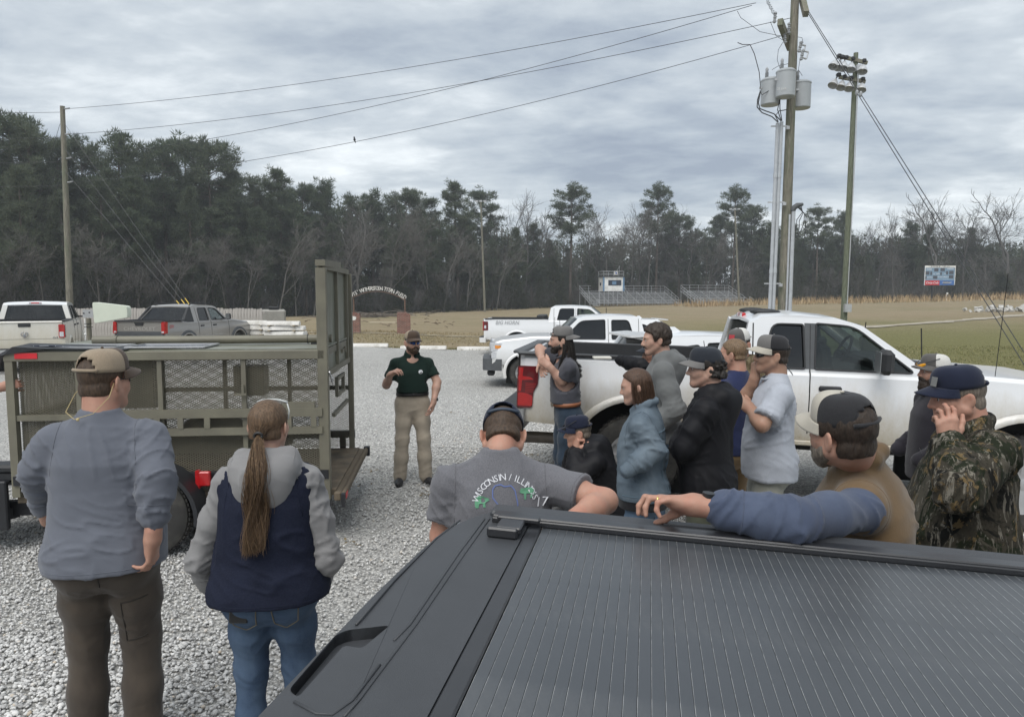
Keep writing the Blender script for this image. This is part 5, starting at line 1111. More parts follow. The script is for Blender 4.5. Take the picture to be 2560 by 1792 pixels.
for k, (u0, v0, u1, v1) in enumerate([(160, 308, 478, 768), (162, 372, 468, 768), (164, 430, 455, 768)]):
    a, b_ = P(u0, v0, 36.4), P(u1, v1, 33.0); d = b_ - a; e_ = a + d * ((terrain(b_.x, 33) - a.z) / d.z)
    o = MB(); o.tube([a, e_], .011, 4); w_ = o.build('guy_wire', WIREM); tag(w_, ['outer', 'middle', 'inner'][k] + ' guy wire with yellow guard running down behind the pewter pickup', 'guy wire', 'guy wires of the weathered pole')
    o = MB(); q0, q1 = a + d * .955, a + d * 1.0; o.tube([q0, q1, e_], .018, 6); o.build('yellow_guard', YEL, w_)
for k, (u0, v0, u1, v1) in enumerate([(150, 310, 14, 775), (152, 390, 26, 775), (154, 440, 36, 775)]):
    a, b_ = P(u0, v0, 36.4), P(u1, v1, 39); o = MB(); o.tube([a, b_ + (b_ - a) * .12], .011, 4); tag(o.build('guy_wire', WIREM), ['outer', 'middle', 'inner'][k] + ' guy wire slanting down toward the muddy cream pickup', 'guy wire', 'guy wires of the weathered pole')
bd = BIRD; o = MB(); o.ball(bd + Vector((0, 0, .09)), (.05, .08, .06), 8, 6); o.ball(bd + Vector((0, -.05, .17)), .035, 8, 6); o.bar(bd + Vector((0, .07, .07)), bd + Vector((0, .17, .0)), .035, .012); tag(o.build('bird', M('dark_plumage', (.03, .03, .035), .8), smooth=True), 'small dark bird perched on a power line', 'bird')
for (u, v0, v1, Y, lab) in ((1212, 775, 500, 118, 'bare distant pole standing before the pines'), (1847, 735, 520, 138, 'distant lamp pole beside the small bleachers')):
    q, _ = pole('lamp_pole', u, v0, u - 10, v1, Y, .2, .13, WOODP, lab)
    for k in (-2, 0, 2): sub(q, 'lamp_head', GALV, lambda b: b.box(P(u - 10 + k * 5, v1 + 3, Y), (.5, .3, .25)))
# ------------------------------------------------------------------ bleachers and press box
def bleacher(name, label, u, v, Y, rz, ln, rows, rail_gap=None):
    o_ = P(u, v, Y); r_ = empty(name, (o_.x, Y, terrain(o_.x, Y)), rz, label, 'bleachers'); rise, run = .27, .72
    for k in range(rows):
        b = MB(); z = .55 + k * rise; b.box((0, k * run, z + .2), (ln, .30, .06)); b.build('seat_plank', ALU, r_)
        b = MB(); b.box((0, k * run + .32, z - .16), (ln, .32, .05)); b.build('foot_plank', ALU, r_)
    n = int(ln / 2) + 1
    for i in range(n):
        x = -ln / 2 + .1 + (ln - .2) * i / (n - 1); b = MB(); b.bar((x, -.1, .30), (x, rows * run, .38 + rows * rise), .07); b.bar((x, -.1, 0), (x, -.1, .6), .06)
        b.bar((x, rows * run, 0), (x, rows * run, .4 + rows * rise), .07); b.bar((x, rows * run * .5, 0), (x, rows * run * .5, .35 + rows * rise * .5), .06); b.bar((x, -.1, 0), (x, rows * run * .5, .35 + rows * rise * .5), .04); b.build('support_frame', GALV, r_)
    zt = .55 + rows * rise; yb = rows * run
    segs = [(-ln / 2, ln / 2)] if not rail_gap else [(-ln / 2, rail_gap[0]), (rail_gap[1], ln / 2)]
    for xa, xb in segs:
        b = MB()
        for zz in (.5, 1.05): b.bar((xa, yb, zt + zz), (xb, yb, zt + zz), .05)
        for x in np.arange(xa, xb + .1, 2.0): b.bar((x, yb, zt - .4), (x, yb, zt + 1.05), .05)
        b.build('back_rail', GALV, r_)
    for s in (-1, 1):
        b = MB(); x = s * ln / 2
        for zz in (.45, 1.0): b.bar((x, 0, .5 + zz), (x, yb, zt + zz), .05)
        for t in np.linspace(0, 1, 5): b.bar((x, yb * t, .4 + (zt - .4) * t), (x, yb * t, 1.5 + (zt - .45) * t), .05)
        b.build('side_rail', GALV, r_)
    b = MB()
    for x in np.arange(-ln / 2 + 1, ln / 2, 2.2): b.bar((x, -.75, 0), (x, -.75, 1.15), .045)
    for zz in (.6, 1.15): b.bar((-ln / 2 + 1, -.75, zz), (ln / 2, -.75, zz), .045)
    b.box((0, -.5, .5), (ln, .75, .05)); b.build('front_walk', GALV, r_); return r_
b1 = bleacher('bleachers', 'long row of aluminium bleachers below the white press box', 1588, 760, 142, R(14), 19.0, 9, (-7, -1.5))
b2 = bleacher('bleachers', 'shorter aluminium bleachers beside the long ones', 1798, 755, 142, R(14), 11.0, 8)
for o_, xs_ in ((b1, (-9.0,)), (b2, (-5.3, 5.6))):
    for x in xs_:
        b = MB()
        for k in range(4): b.box((x, -1.0 - k * .3, .42 - k * .13), (1.2, .3, .05))
        for s in (-.6, .6): b.bar((x + s, -.9, 1.4), (x + s, -2.2, .95), .05); b.bar((x + s, -2.2, 0), (x + s, -2.2, .95), .05); b.bar((x + s, -.9, .4), (x + s, -.9, 1.4), .05)
        b.build('stair', GALV, o_)
WALLW = M('box_white', (.78, .78, .75), .7, var=.08, vs=2, dirt=(.4, .38, .33), dscale=1); BLUE = M('box_blue', (.12, .22, .34), .6); DARKG = M('dark_glass', (.02, .03, .05), .15, var=.3)
pc = P(1527, 745, 149); pbx = empty('press_box', (pc.x, 149, terrain(pc.x, 149)), R(14), 'small white press box with blue corners above the bleachers', 'press box')
b = MB(); b.box((0, 0, 4.5), (4.4, 3.0, 2.9)); b.build('wall', WALLW, pbx)
b = MB(); b.box((0, 0, 6.0), (4.7, 3.3, .16)); b.build('roof', DPLAST, pbx)
for x in (-2.2, 2.2): b = MB(); b.box((x, -1.5, 4.5), (.36, .08, 2.94)); b.build('corner_board', BLUE, pbx)
b = MB(); b.box((-2.24, -1.35, 4.5), (.06, .3, 2.94)); b.build('corner_board', BLUE, pbx)
b = MB(); b.box((.25, -1.49, 4.75), (2.9, .06, 1.15)); wn_ = b.build('window', DPLAST, pbx)
b = MB(); b.box((.25, -1.53, 4.75), (2.7, .02, 1.0)); b.build('pane', DARKG, wn_)
b = MB(); b.box((.1, -1.545, 4.72), (.9, .008, .7)); b.build('blind', BLUE, wn_)
b = MB(); b.box((-2.21, .3, 4.5), (.06, .6, .6)); b.build('window', DARKG, pbx)
for x in (-2, 0, 2):
    for y in (-1.3, 1.3): b = MB(); b.bar((x, y, 0), (x, y, 3.06), .14); b.build('leg', GALV, pbx)
b = MB()
for zz in (6.55, 7.15):
    for (xa, ya, xb, yb) in ((-2.2, -1.5, 2.2, -1.5), (-2.2, 1.5, 2.2, 1.5), (-2.2, -1.5, -2.2, 1.5), (2.2, -1.5, 2.2, 1.5)): b.bar((xa, ya, zz), (xb, yb, zz), .06)
for x in (-2.2, 0, 2.2):
    for y in (-1.5, 1.5): b.bar((x, y, 6.05), (x, y, 7.15), .07)
b.build('roof_railing', GALV, pbx)
b = MB(); b.box((.45, -1.56, 6.75), (.75, .05, .75)); sg_ = b.build('sign_board', WALLW, pbx)
b = MB(); b.box((.5, -1.595, 6.72), (.36, .01, .4)); b.box((.38, -1.594, 6.95), (.28, .01, .12)); b.build('sign_print', M('sign_blue', (.12, .16, .35), .6), sg_)
b = MB(); b.bar((2.3, -1.3, 3.2), (3.1, -1.3, 1.8), .08); b.bar((2.3, 1.2, 6.1), (2.4, 1.2, 8.4), .06); b.bar((1.7, 1.2, 7.1), (2.4, 1.2, 8.4), .05); b.bar((2.3, -1.3, 4.2), (3.6, -1.3, 1.9), .06); b.build('ladder', GALV, pbx)
# ------------------------------------------------------------------ scoreboard
sc_ = P(2346, 745, 126); sb = empty('scoreboard', (sc_.x, 126, terrain(sc_.x, 126)), R(-4), 'blue football scoreboard with red and blue drink panels on two posts', 'scoreboard')
zs = P(2346, 713, 126).z - terrain(sc_.x, 126); SW, SH = 5.15, 3.42
def sp(fn, nm, m, par=None): b = MB(); fn(b); return b.build(nm, m, par or sb, fix=True)
sp(lambda b: b.box((0, 0, zs + SH / 2), (SW, .2, SH)), 'cabinet', M('score_blue', (.20, .30, .40), .6, var=.12, vs=1.5))
tpn = sp(lambda b: b.box((0, -.105, zs + SH - .18), (SW, .03, .36)), 'header_board', WALLW)
def lett(txt, size, x, z, m, par, bold=.012, sx=1.0, shear=0.0, y=-.124):
    tv, tf = text2d(txt, size, bold, 'CENTER', 0, shear); return mkmesh('lettering', [(x + v[0] * sx, y, z + v[1]) for v in tv], tf, m, par)
INKW = M('letter_white', (.75, .77, .8), .6, var=.05); INKD = M('letter_dark', (.07, .08, .1), .6)
lett('EAGLE FIELD', .36, 0, zs + SH - .18, INKD, tpn, .004, 1.55)
lett('HOME', .30, -1.85, zs + SH - .66, INKW, sb, y=-.106); lett('VISITOR', .30, 1.72, zs + SH - .56, INKW, sb, y=-.106); lett('QTR', .26, -.35, zs + SH - 1.42, INKW, sb, y=-.106); lett('TOL', .2, -1.0, zs + SH - 1.5, INKW, sb, y=-.106); lett('TOL', .2, .85, zs + SH - 1.42, INKW, sb, y=-.106)
lett('DOWN', .27, -1.72, zs + SH - 2.05, INKW, sb, y=-.106); lett('TO GO  BALL ON', .27, .65, zs + SH - 1.98, INKW, sb, y=-.106)
for (x, z, w2, h2) in ((-.65, .75, .72, .58), (.42, .7, .72, .58), (-2.15, 1.3, .7, .6), (-1.5, 1.35, .32, .6), (.18, 1.4, .26, .5), (1.2, 1.25, .35, .6), (1.92, 1.2, .74, .6), (-2.37, 2.05, .3, .5), (-.78, 2.03, .74, .56), (1.9, 1.95, .74, .58)):
    sp(lambda b: b.box((x, -.105, zs + SH - z), (w2, .03, h2)), 'digit_panel', INKD)
rd = sp(lambda b: b.box((-1.28, -.11, zs + .42), (2.5, .04, .82)), 'drink_panel', M('cola_red', (.52, .03, .04), .5)); rd['label'] = 'red cola advertising panel'
bl = sp(lambda b: b.box((1.22, -.11, zs + .42), (2.45, .04, .82)), 'drink_panel', M('drink_blue', (.05, .14, .38), .5)); bl['label'] = 'blue sports drink advertising panel'
lett('Coca-Cola', .52, -1.28, zs + .42, INKW, rd, .012, .95, .35, y=-.134); 
sp(lambda b: b.poly([[(.55, zs + .2), (1.85, zs + .3), (1.75, zs + .62), (.6, zs + .68)]], lambda x, z, t: (x, -.132 - t, z), .004), 'swash', INKD, bl)
lett('POWERADE', .30, 1.22, zs + .44, INKW, bl, .01, .95, .3, y=-.14)
for (x) in (-2.55, 2.55): sp(lambda b: b.box((x, -.12, zs + SH / 2), (.1, .05, SH)), 'edge_trim', WALLW)
for x in (-1.1, 1.4): sp(lambda b: b.bar((x, .12, -.3), (x, .12, zs + SH * .8), .22), 'post', BLACKM)
sp(lambda b: (b.box((1.42, -.05, 1.25), (.25, .2, .28)), b.bar((1.38, -.03, -.1), (1.38, -.03, 1.1), .12)), 'meter_box', WALLW)
# ------------------------------------------------------------------ gate piers with the lettered arch
m = NT('brick'); br = m.new('ShaderNodeTexBrick'); br.inputs['Scale'].default_value = 1.0; br.inputs['Brick Width'].default_value = .2; br.inputs['Row Height'].default_value = .072; br.inputs['Mortar Size'].default_value = .011
br.inputs['Color1'].default_value = (.24, .075, .05, 1); br.inputs['Color2'].default_value = (.155, .055, .042, 1); br.inputs['Mortar'].default_value = (.30, .26, .22, 1)
cx = m.new('ShaderNodeSeparateXYZ'); m.l.new(m.c.outputs['Object'], cx.inputs[0]); cmb_ = m.new('ShaderNodeCombineXYZ'); m.l.new(m.math('ADD', cx.outputs[0], cx.outputs[1]), cmb_.inputs[0]); m.l.new(cx.outputs[2], cmb_.inputs[1]); m.l.new(cmb_.outputs[0], br.inputs['Vector'])
m.col(m.mix(m.ramp(m.noise(m.map(), 3, 5, .7), [(.5, 0), (.75, .5)]), br.outputs[0], (.09, .05, .04))); m.set(rough=.9); m.bump(br.outputs['Fac'], -.6, .01); BRICK = m.mat
GD = 43.0
for k, (u, lab) in enumerate(((884, 'broken topped red brick gate pier with a white patch'), (1010, 'red brick gate pier with stepped top behind the presenter'))):
    q = P(u, 838, GD); z0 = terrain(q.x, GD); pr = empty('gate_pier', (q.x, GD, z0), R(8), lab, 'gate pier', 'brick gate piers')
    H = P(u, 784, GD).z - z0; b = MB(); b.box((0, 0, H / 2 - .1), (.80, .80, H + .2 - .14)); b.build('brickwork', BRICK, pr)
    for j in range(3):
        b = MB(); b.box((rnd.uniform(-.05, .05) - (.1 if j == 2 else 0), 0, H - .10 + j * .07), (.80 - j * .11, .78 - j * .1, .068)); b.build('top_course', BRICK, pr)
    if k == 0: b = MB(); b.poly([rpoly([(-.15, -.12), (.16, -.1), (.22, .08), (.05, .14), (-.2, .1)], .05)], lambda x, z, t: (x, -.402 - t, H - .28 + z), .004); b.build('white_patch', WALLW, pr)
ga, gb = P(884, 745, GD), P(1012, 745, GD); ar = empty('arch_sign', (ga.x, GD, terrain(ga.x, GD)), 0, 'white metal lettered arch over the old brick gateway', 'sign'); gl = (gb - ga).length
for q, u, v in ((ga, 884, 748), (gb, 1009, 745)):
    zt = P(u, v, GD).z - ar.location.z; b = MB(); b.bar((q.x - ga.x, 0, .95), (q.x - ga.x, 0, zt), .06); b.build('post', M('rusty_post', (.16, .10, .07), .8, var=.4), ar)
arcp = [P(u, v, GD) - ar.location for u, v in zip(np.linspace(868, 1014, 25), 745 - 24 * (1 - ((np.linspace(-1, 1, 25)) ** 2)))]
b = MB(); b.tube([q - Vector((0, 0, .18)) for q in arcp], .018, 5); b.build('arch_bar', M('rusty_bar', (.2, .13, .1), .8), ar)
txt = "DAVIS' WITHERSPOON TITAN FIELD"; LM = M('arch_letter', (.72, .70, .66), .6); VV = []; FF = []
for i, ch in enumerate(txt):
    if ch == ' ': continue
    t = (i + .5) / len(txt); j = t * 24; q = arcp[int(j)].lerp(arcp[min(24, int(j) + 1)], j - int(j)); d = arcp[min(24, int(j) + 1)] - arcp[int(j)]; a = math.atan2(d.z, d.x) + rnd.uniform(-.12, .12)
    tv, tf = text2d(ch, .34, .006, extr=.012); c_, s_ = math.cos(a), math.sin(a)
    mkmesh('letter', [(q.x + (v[0] * .8) * c_ - v[1] * s_, q.y - v[2], q.z + (v[0] * .8) * s_ + v[1] * c_) for v in tv], tf, LM, ar)
# ------------------------------------------------------------------ wheel stops on the lot edge and stacked spare ones
CONC = M('concrete', (.70, .685, .65), .85, var=.1, vs=5, bump=.3, bs=40, dirt=(.50, .48, .43), dscale=3)
def stop_mesh(L_=1.85, hgt=.15, wd=.22):
    pr = [(-wd / 2, 0), (-wd / 2 + .01, .05), (-wd * .28, hgt), (wd * .28, hgt), (wd / 2 - .01, .05), (wd / 2, 0)]; b = MB(); V = []
    for x, s in ((-L_ / 2, .9), (-L_ / 2 + .05, 1), (L_ / 2 - .05, 1), (L_ / 2, .9)): V += [(x, y * s, z * (s if z > .06 else 1)) for y, z in pr]
    b.add(V, [(i * 6 + j, i * 6 + (j + 1) % 6, i * 6 + 6 + (j + 1) % 6, i * 6 + 6 + j) for i in range(3) for j in range(6)] + [tuple(range(6)), tuple(range(23, 17, -1))]); return b
sm = stop_mesh(); st0 = None
for k, (u, lab) in enumerate(((912, 'concrete wheel stop nearest the trailer gate'), (1058, 'concrete wheel stop directly behind the presenter'), (1200, 'concrete wheel stop beside the white truck bumper'), (770, 'concrete wheel stop hidden mostly by the trailer gate'))):
    q = P(u, 875, 31.3); o = sm.build('wheel_stop', CONC) if st0 is None else st0.copy()
    if st0 is None: st0 = o
    else: COL.objects.link(o)
    o.location = (q.x, 31.3 + rnd.uniform(-.1, .1), terrain(q.x, 31.3)); o.rotation_euler = (0, 0, rnd.uniform(-.03, .03)); o.scale = (1.1, 1.25, 1.0); tag(o, lab, 'wheel stop', 'wheel stops along the gravel edge')
SD_ = 28.5; layer = ['lowest', 'second', 'third', 'fourth', 'fifth', 'topmost']
for s, (u, n, nm, base) in enumerate(((707, 6, 'wider', 0.0), (625, 6, 'darker rear', 0.1))):
    for k in range(n):
        for j in range(1 if k in (0, n - 1) else 2):
            q = P(u, 850, SD_ + s * .7); o = st0.copy(); COL.objects.link(o); z0 = terrain(q.x, SD_)
            o.location = (q.x + (rnd.uniform(-.08, .08) if j == 0 else rnd.uniform(-.06, .1)), SD_ + s * .7 + j * .27 + rnd.uniform(-.03, .03), z0 + k * .205 + .0); o.rotation_euler = (math.pi if False else 0, 0, rnd.uniform(-.05, .05)); o.scale = (.86 if s == 0 else .8, 1.15, 1.05)
            tag(o, '%s concrete wheel stop of the %s stack%s' % (layer[k], nm, ', behind its twin' if j else ''), 'wheel stop', 'stacked spare wheel stops')
        if k: 
            b = MB(); [b.box((q.x + x, SD_ + s * .7 + .1, z0 + k * .205 - .02), (.08, .6, .04)) for x in (-.5, .5)]
            tag(b.build('spacer_batten', M('batten%d%d' % (s, k), (.3, .24, .15), .9)), 'wooden spacer under the %s layer of the %s stack' % (layer[k], nm), 'batten', 'spacers in the stacks')
# ------------------------------------------------------------------ board fence
FM = M('fence_wood', (.40, .375, .345), .9, var=.22, vs=3, bump=.5, bs=25, stretch=(5, 5, .5), dirt=(.24, .22, .2), dscale=4)
FY = 33.5; fa, fb_ = P(95, 772, FY + 1.0), P(660, 774, FY); fe = empty('board_fence', (fa.x, fa.y, 0), 0, 'weathered grey board privacy fence behind the pewter pickup', 'fence'); d = fb_ - fa; n = int(d.length / .148)
bmsh = []
for v_ in range(4):
    b = MB(); h = 1.62 + rnd.uniform(-.02, .03); b.poly([[(-.068, 0), (.068, 0), (.068, h - .03), (.04, h), (-.04, h), (-.068, h - .03)]], lambda x, z, t: (x, t, z), .02); o = b.build('board', FM, fe); bmsh.append(o.data); bpy.data.objects.remove(o)
for i in range(n):
    o = bpy.data.objects.new('board', bmsh[rnd.randrange(4)]); COL.objects.link(o); o.parent = fe; q = d * (i / n); gx_ = fa.x + q.x; o.location = (q.x, q.y + rnd.uniform(-.006, .006), terrain(gx_, fa.y + q.y) - .02 + rnd.uniform(-.015, .015)); o.rotation_euler = (0, rnd.gauss(0, .006), math.atan2(d.y, d.x))
for zz in (.3, .85, 1.4):
    b = MB(); b.bar(Vector((0, .06, zz - .1)), Vector((d.x, d.y + .06, zz - .1)), .05, .09); b.build('fence_rail', FM, fe)
# small skid machine behind the fence end
mq = P(680, 770, 36); sk = empty('machine', (mq.x, 36, terrain(mq.x, 36)), .3, 'small grey machine parked past the fence end', 'machine')
b = MB(); b.box((0, 0, 1.0), (1.3, 1.6, 1.0), bev=.08); b.build('cab', M('machine_grey', (.3, .29, .26), .6), sk)
b = MB(); b.bar((-.5, -.6, 1.4), (-.4, -.6, 1.75), .08); b.bar((.3, -.6, 1.4), (.35, -.6, 1.9), .06); b.box((.1, -.6, 1.58), (.5, .3, .16), bev=.03); b.build('control_arm', PLAST, sk)
for x in (-.5, .5):
    b = MB(); b.lathe([(.2, -.15), (.42, -.15), (.45, 0), (.42, .15), (.2, .15)], 20, 'y', (x, -.7, .45)); b.build('wheel', RUBBER, sk)
# white folded wing panel on an olive post behind the trailer
q = P(222, 870, 9.2); wp = empty('wing_panel', (q.x, 9.2, terrain(q.x, 9.2)), 0, 'white wedge shaped plastic panel bracketed to an olive post', 'panel')
def wl(u, v, dy=0.0): return P(u, v, 9.2 + dy) - wp.location
b = MB(); b.poly([rpoly([tuple(wl(u, v).xz) for u, v in ((236, 755), (322, 765), (324, 793), (241, 808))], .03)], lambda x, z, t: (x, t - .05, z), .10); o = b.build('panel', M('cream_plastic', (.62, .66, .55), .45, var=.05), wp, smooth=True, angle=30)
bv = o.modifiers.new('bev', 'BEVEL'); bv.width = .025; bv.segments = 3; bv.limit_method = 'ANGLE'
b = MB(); b.tube([wl(219, 796).xzz if False else (wl(222, 796).x, 0, -.2), (wl(222, 796).x, 0, wl(222, 796).z)], .028, 10); b.build('post', OLIVE, wp, smooth=True, angle=40)
b = MB(); b.box(wl(223, 784) + Vector((0, -.02, 0)), (.135, .02, .10)); pl = b.build('bracket_plate', CHROME, wp)
b = MB(); 
for du, dv in ((-10, -1), (4, -3)): b.ball(wl(223 + du, 784 + dv) + Vector((0, -.035, 0)), (.01, .008, .01), 8, 5)
b.build('bolt', BLACKM, pl)
b = MB(); b.tube([wl(215, 795) + Vector((0, -.03, 0)), wl(217, 815) + Vector((0, -.03, 0)), wl(217, 835) + Vector((0, -.03, 0)), wl(217, 850) + Vector((0, -.03, 0))], .008, 6); b.ball(wl(217, 835) + Vector((0, -.03, 0)), .016, 8, 6); b.build('cord', WALLW, wp)
b = MB(); [b.box(wl(221, v), (.07, .075, .008)) for v in (809, 817)]; b.build('cable_tie', BLACKM, wp)
# ------------------------------------------------------------------ brush pile and broken concrete on the field
def debris(name, label, u, v, Y, n, spx, spy, ln, m, blocky=False):
    c = P(u, v, Y); b = MB(); rs = np.random.RandomState(int(u))
    for k in range(n):
        x, y = c.x + rs.normal(0, spx), Y + rs.normal(0, spy); z = terrain(x, y) + abs(rs.normal(0, .2)) + .05
        if blocky: b.box((x, y, z), tuple(rs.uniform(.2, .7, 3) * ln), tuple(rs.uniform(-.7, .7, 3)))
        else:
            a = rs.uniform(-.5, .5) + (math.pi if rs.rand() < .5 else 0); l_ = ln * rs.uniform(.4, 1.2); e_ = Vector((math.cos(a), math.sin(a), rs.uniform(-.1, .3))) * l_; b.tube([(x, y, z), Vector((x, y, z)) + e_ * .5 + Vector((0, 0, .05)), Vector((x, y, z)) + e_], [.05, .04, .015], 4)
    tag(b.build(name, m), label, 'debris', kind='stuff')
debris('brush_pile', 'pile of cut branches on the field behind the gate piers', 925, 790, 84, 90, 3.0, .7, 2.2, M('dead_wood', (.13, .11, .09), .95, var=.3))
debris('rubble_heap', 'heap of pale broken concrete at the end of the path', 2545, 779, 84, 60, 3.0, .8, .9, M('rubble', (.45, .44, .41), .9, var=.25), True)
debris('field_twigs', 'scattered twigs and litter on the dry field', 1120, 815, 55, 40, 6, 3, .5, M('twig_litter', (.2, .16, .11), .95))
b = MB(); q = P(970, 806, 60); b.bar((q.x - 1.5, 60, terrain(q.x, 60) + .06), (q.x + 1.2, 59.6, terrain(q.x, 60) + .06), .3, .06); tag(b.build('board_plank', M('pale_board', (.5, .44, .33), .8)), 'pale board lying on the dry field by the brush', 'plank')
# ------------------------------------------------------------------ the dark pickup in front: bed cover of slats
GREYP = car_paint('graphite_paint', (.05, .052, .056), (.2, .18, .14), (.3, .8), amt=.4)
TTL, TRZ = R(2.3), R(-10.9); O_ = P(1227, 1272, 2.2); Ld = Vector((math.cos(TRZ), math.sin(TRZ), 0)); Sd = Vector((math.sin(TRZ), -math.cos(TRZ), 0))
tc_ = O_ - Ld * .11 + Sd * .91; RZ_ = O_.z - .004
DK = dict(name='pickup_truck', label='dark graphite pickup with slatted bed cover that people lean on', loc=(tc_.x, tc_.y, 0.0), rz=TRZ, tilt=TTL, w=1.0, len=5.8, zb=.5, belt=1.33, roof=1.9, rail=1.36, wr=.8, paint=GREYP, cab0=1.98, cowl=4.2, roof0=2.1, roof1=3.4,
          secs=[(0.02, .95, .6, 1.36, 0), (.4, .99, .52, 1.36, 0), (1.9, 1.0, .5, 1.36, 0), (1.98, 1.0, .5, 1.33, 0), (4.2, 1.0, .5, 1.33, 0), (5.7, .93, .55, 1.2, 0)],
          axles=(1.15, 4.8), arch=.5, wr_=.41, bed=False, wins=[rpoly([(2.3, 1.36), (2.9, 1.36), (2.9, 1.8), (2.4, 1.8)], .05), rpoly([(3.0, 1.36), (3.95, 1.37), (3.5, 1.78), (3.0, 1.8)], .06)], winm=[DGLASS, DGLASS], gaps=(2.2, 2.95, 4.1), gaptop=0.0, handles=(2.4, 3.15), mirror=3.9, seats=(2.5, 3.3), bumpm=GREYP, bz=.6)
dk = vehicle(DK); bpy.context.view_layer.update(); DKW = dk.matrix_world.copy(); DKI = DKW.inverted()
CAPM = M('grained_plastic', (.046, .049, .054), .5, var=.10, vs=5, bump=.22, bs=420, spec=.5)
RAILM = M('black_aluminium', (.022, .023, .026), .34, var=.12, vs=8, spec=.6)
m = NT('slat_coating'); v = m.map(); m.col(m.ramp(m.noise(v, 3, 5, .6), [(.3, (.046, .051, .057)), (.7, (.058, .064, .071))])); m.set(rough=m.ramp(m.noise(v, 2.5, 4, .6), [(.3, .30), (.7, .42)]), spec=.65); m.bump(m.noise(v, 700, 3, .6), .08, .001); d_ = m.ramp(m.noise(m.map((1, .5, 1)), 5, 7, .75), [(.5, 0), (.78, .35)]); m.col(m.mix(d_, m.ramp(m.noise(v, 3, 5, .6), [(.3, (.046, .051, .057)), (.7, (.058, .064, .071))]), (.16, .16, .155))); SLATM = m.mat
m = NT('slat_edge'); v = m.map((1, 1, 1)); w1 = m.ramp(m.noise(m.map((1, 3, 1)), 6, 6, .7), [(.36, 0), (.6, 1)]); m.col(m.mix(w1, (.085, .09, .096), (.40, .41, .41))); m.set(rough=.5, spec=.5); EDGEM = m.mat
RT = O_.z            # rail height at the tail, before tilt
def onp(u, v, z=RT):
    """picture point on the tilted cover plane, in truck axes"""
    d = DKI.to_3x3() @ Vector(ray(u, v)); c = DKI @ Vector((0, 0, CAMH)); t = (z - c.z) / d.z; q = c + d * t; return (q.x, q.y)
tn = empty('bed_cover', (0, 0, 0), 0); tn.parent = dk
def tp_(fn, nm, mt, par=tn, **k): b = MB(); fn(b); return b.build(nm, mt, par, **k)
xs0 = .229; pitch = .0249; nsl = int((1.86 - xs0) / pitch); yo = .86
b = MB(); pr = [(.0002, -.008), (.0002, -.0004), (.0010, .0), (pitch - .0012, .0003), (pitch - .0003, -.0010), (pitch - .0003, -.008)]
V = [(x, y, z) for y in (-yo, yo) for x, z in pr]
for j in range(5): b.add([V[i] for i in (j, j + 1, j + 7, j + 6)], [(0, 1, 2, 3)], 1 if j == 1 else 0)
b.add([V[i] for i in range(6)], [tuple(range(6))], 0); b.add([V[i] for i in range(6, 12)], [tuple(range(6))], 0)
s0_ = b.build('slat', [SLATM, EDGEM], tn)
for i in range(nsl):
    o = s0_ if i == 0 else s0_.copy()
    if i: COL.objects.link(o)
    o.location = (xs0 + i * pitch, 0, RT - .022 + rnd.uniform(-.0003, .0003))
tp_(lambda b: b.box((1.08, 0, RT - .055), (1.66, yo * 2, .03)), 'cover_bed', SEAM)
tp_(lambda b: (b.box((.2055, 0, RT - .029), (.042, yo * 2 + .02, .022), bev=.004)), 'front_strip', RAILM)
for sg in (1, -1):
    tp_(lambda b: (b.box((.99, sg * .885, RT - .008), (1.84, .052, .022), bev=.004), b.box((.99, sg * .858, RT - .012), (1.84, .012, .018), bev=.003)), 'guide_rail', RAILM)
    tp_(lambda b: (b.box((1.0, sg * .953, RT - .018), (1.9, .085, .03), bev=.008), b.box((.75, sg * .955, RT - .002), (.32, .03, .006), bev=.002)), 'rail_cap', CAPM)
# moulded tailgate cap with its finger pocket
pk = [onp(u, v, RT - .02) for u, v in ((722, 1722), (840, 1585), (868, 1573), (975, 1562), (905, 1620), (860, 1612), (745, 1742))]
pk2 = rpoly(pk, .012, 3)
out2 = rpoly([(-.092, -.97), (-.092, -.2), (-.084, .26), (-.062, .62), (-.03, .80), (.01, .90), (.06, .965), (.183, .985), (.183, -.97)], [.02, .1, .1, .1, .06, .05, .04, .01, .01], 4)
def capf(x, y, t): return (x, y, RT - .020 - .010 * max(0, (-.04 - x) / .06) ** 2 - t)
b = MB(); b.poly([out2, list(reversed(pk2))], capf, .03); b.build('tailgate_cap', CAPM, dk, smooth=False)
b = MB(); b.poly([pk2], lambda x, y, t: (x, y, RT - .046 - t), .004); b.build('pocket_floor', CAPM, dk)
b = MB(); n_ = len(pk2); b.add([(x, y, RT - .0205) for x, y in pk2] + [(x, y, RT - .05) for x, y in pk2], [(i, (i + 1) % n_, n_ + (i + 1) % n_, n_ + i) for i in range(n_)]); b.build('pocket_wall', CAPM, dk)
for pts in ([(1150, 1300), (1090, 1345), (985, 1450), (890, 1560)], [(1224, 1296), (1160, 1385), (1040, 1560), (900, 1745), (860, 1790)], [(1212, 1296), (1145, 1385), (1025, 1560), (985, 1600)], [(950, 1660), (880, 1750), (830, 1785), (790, 1782), (735, 1752)]):
    q = [Vector((*onp(u, v, RT - .019), RT - .0195)) for u, v in pts]; tp_(lambda b: b.tube(q, .0028, 5), 'cap_ridge', CAPM, dk, smooth=True)
tp_(lambda b: b.box((-.02, 0, RT - .30), (.10, 1.86, .5), bev=.02), 'tailgate', GREYP, dk)
# corner clip of the cover
cx_, cy_ = onp(1272, 1316); tp_(lambda b: (b.box((cx_ + .005, cy_ + .0, RT + .002), (.075, .085, .020), bev=.004), b.box((cx_ + .02, cy_ + .055, RT + .008), (.13, .03, .016), bev=.004), b.box((cx_ - .01, cy_ - .045, RT - .004), (.09, .02, .03), bev=.005)), 'corner_clip', RAILM)
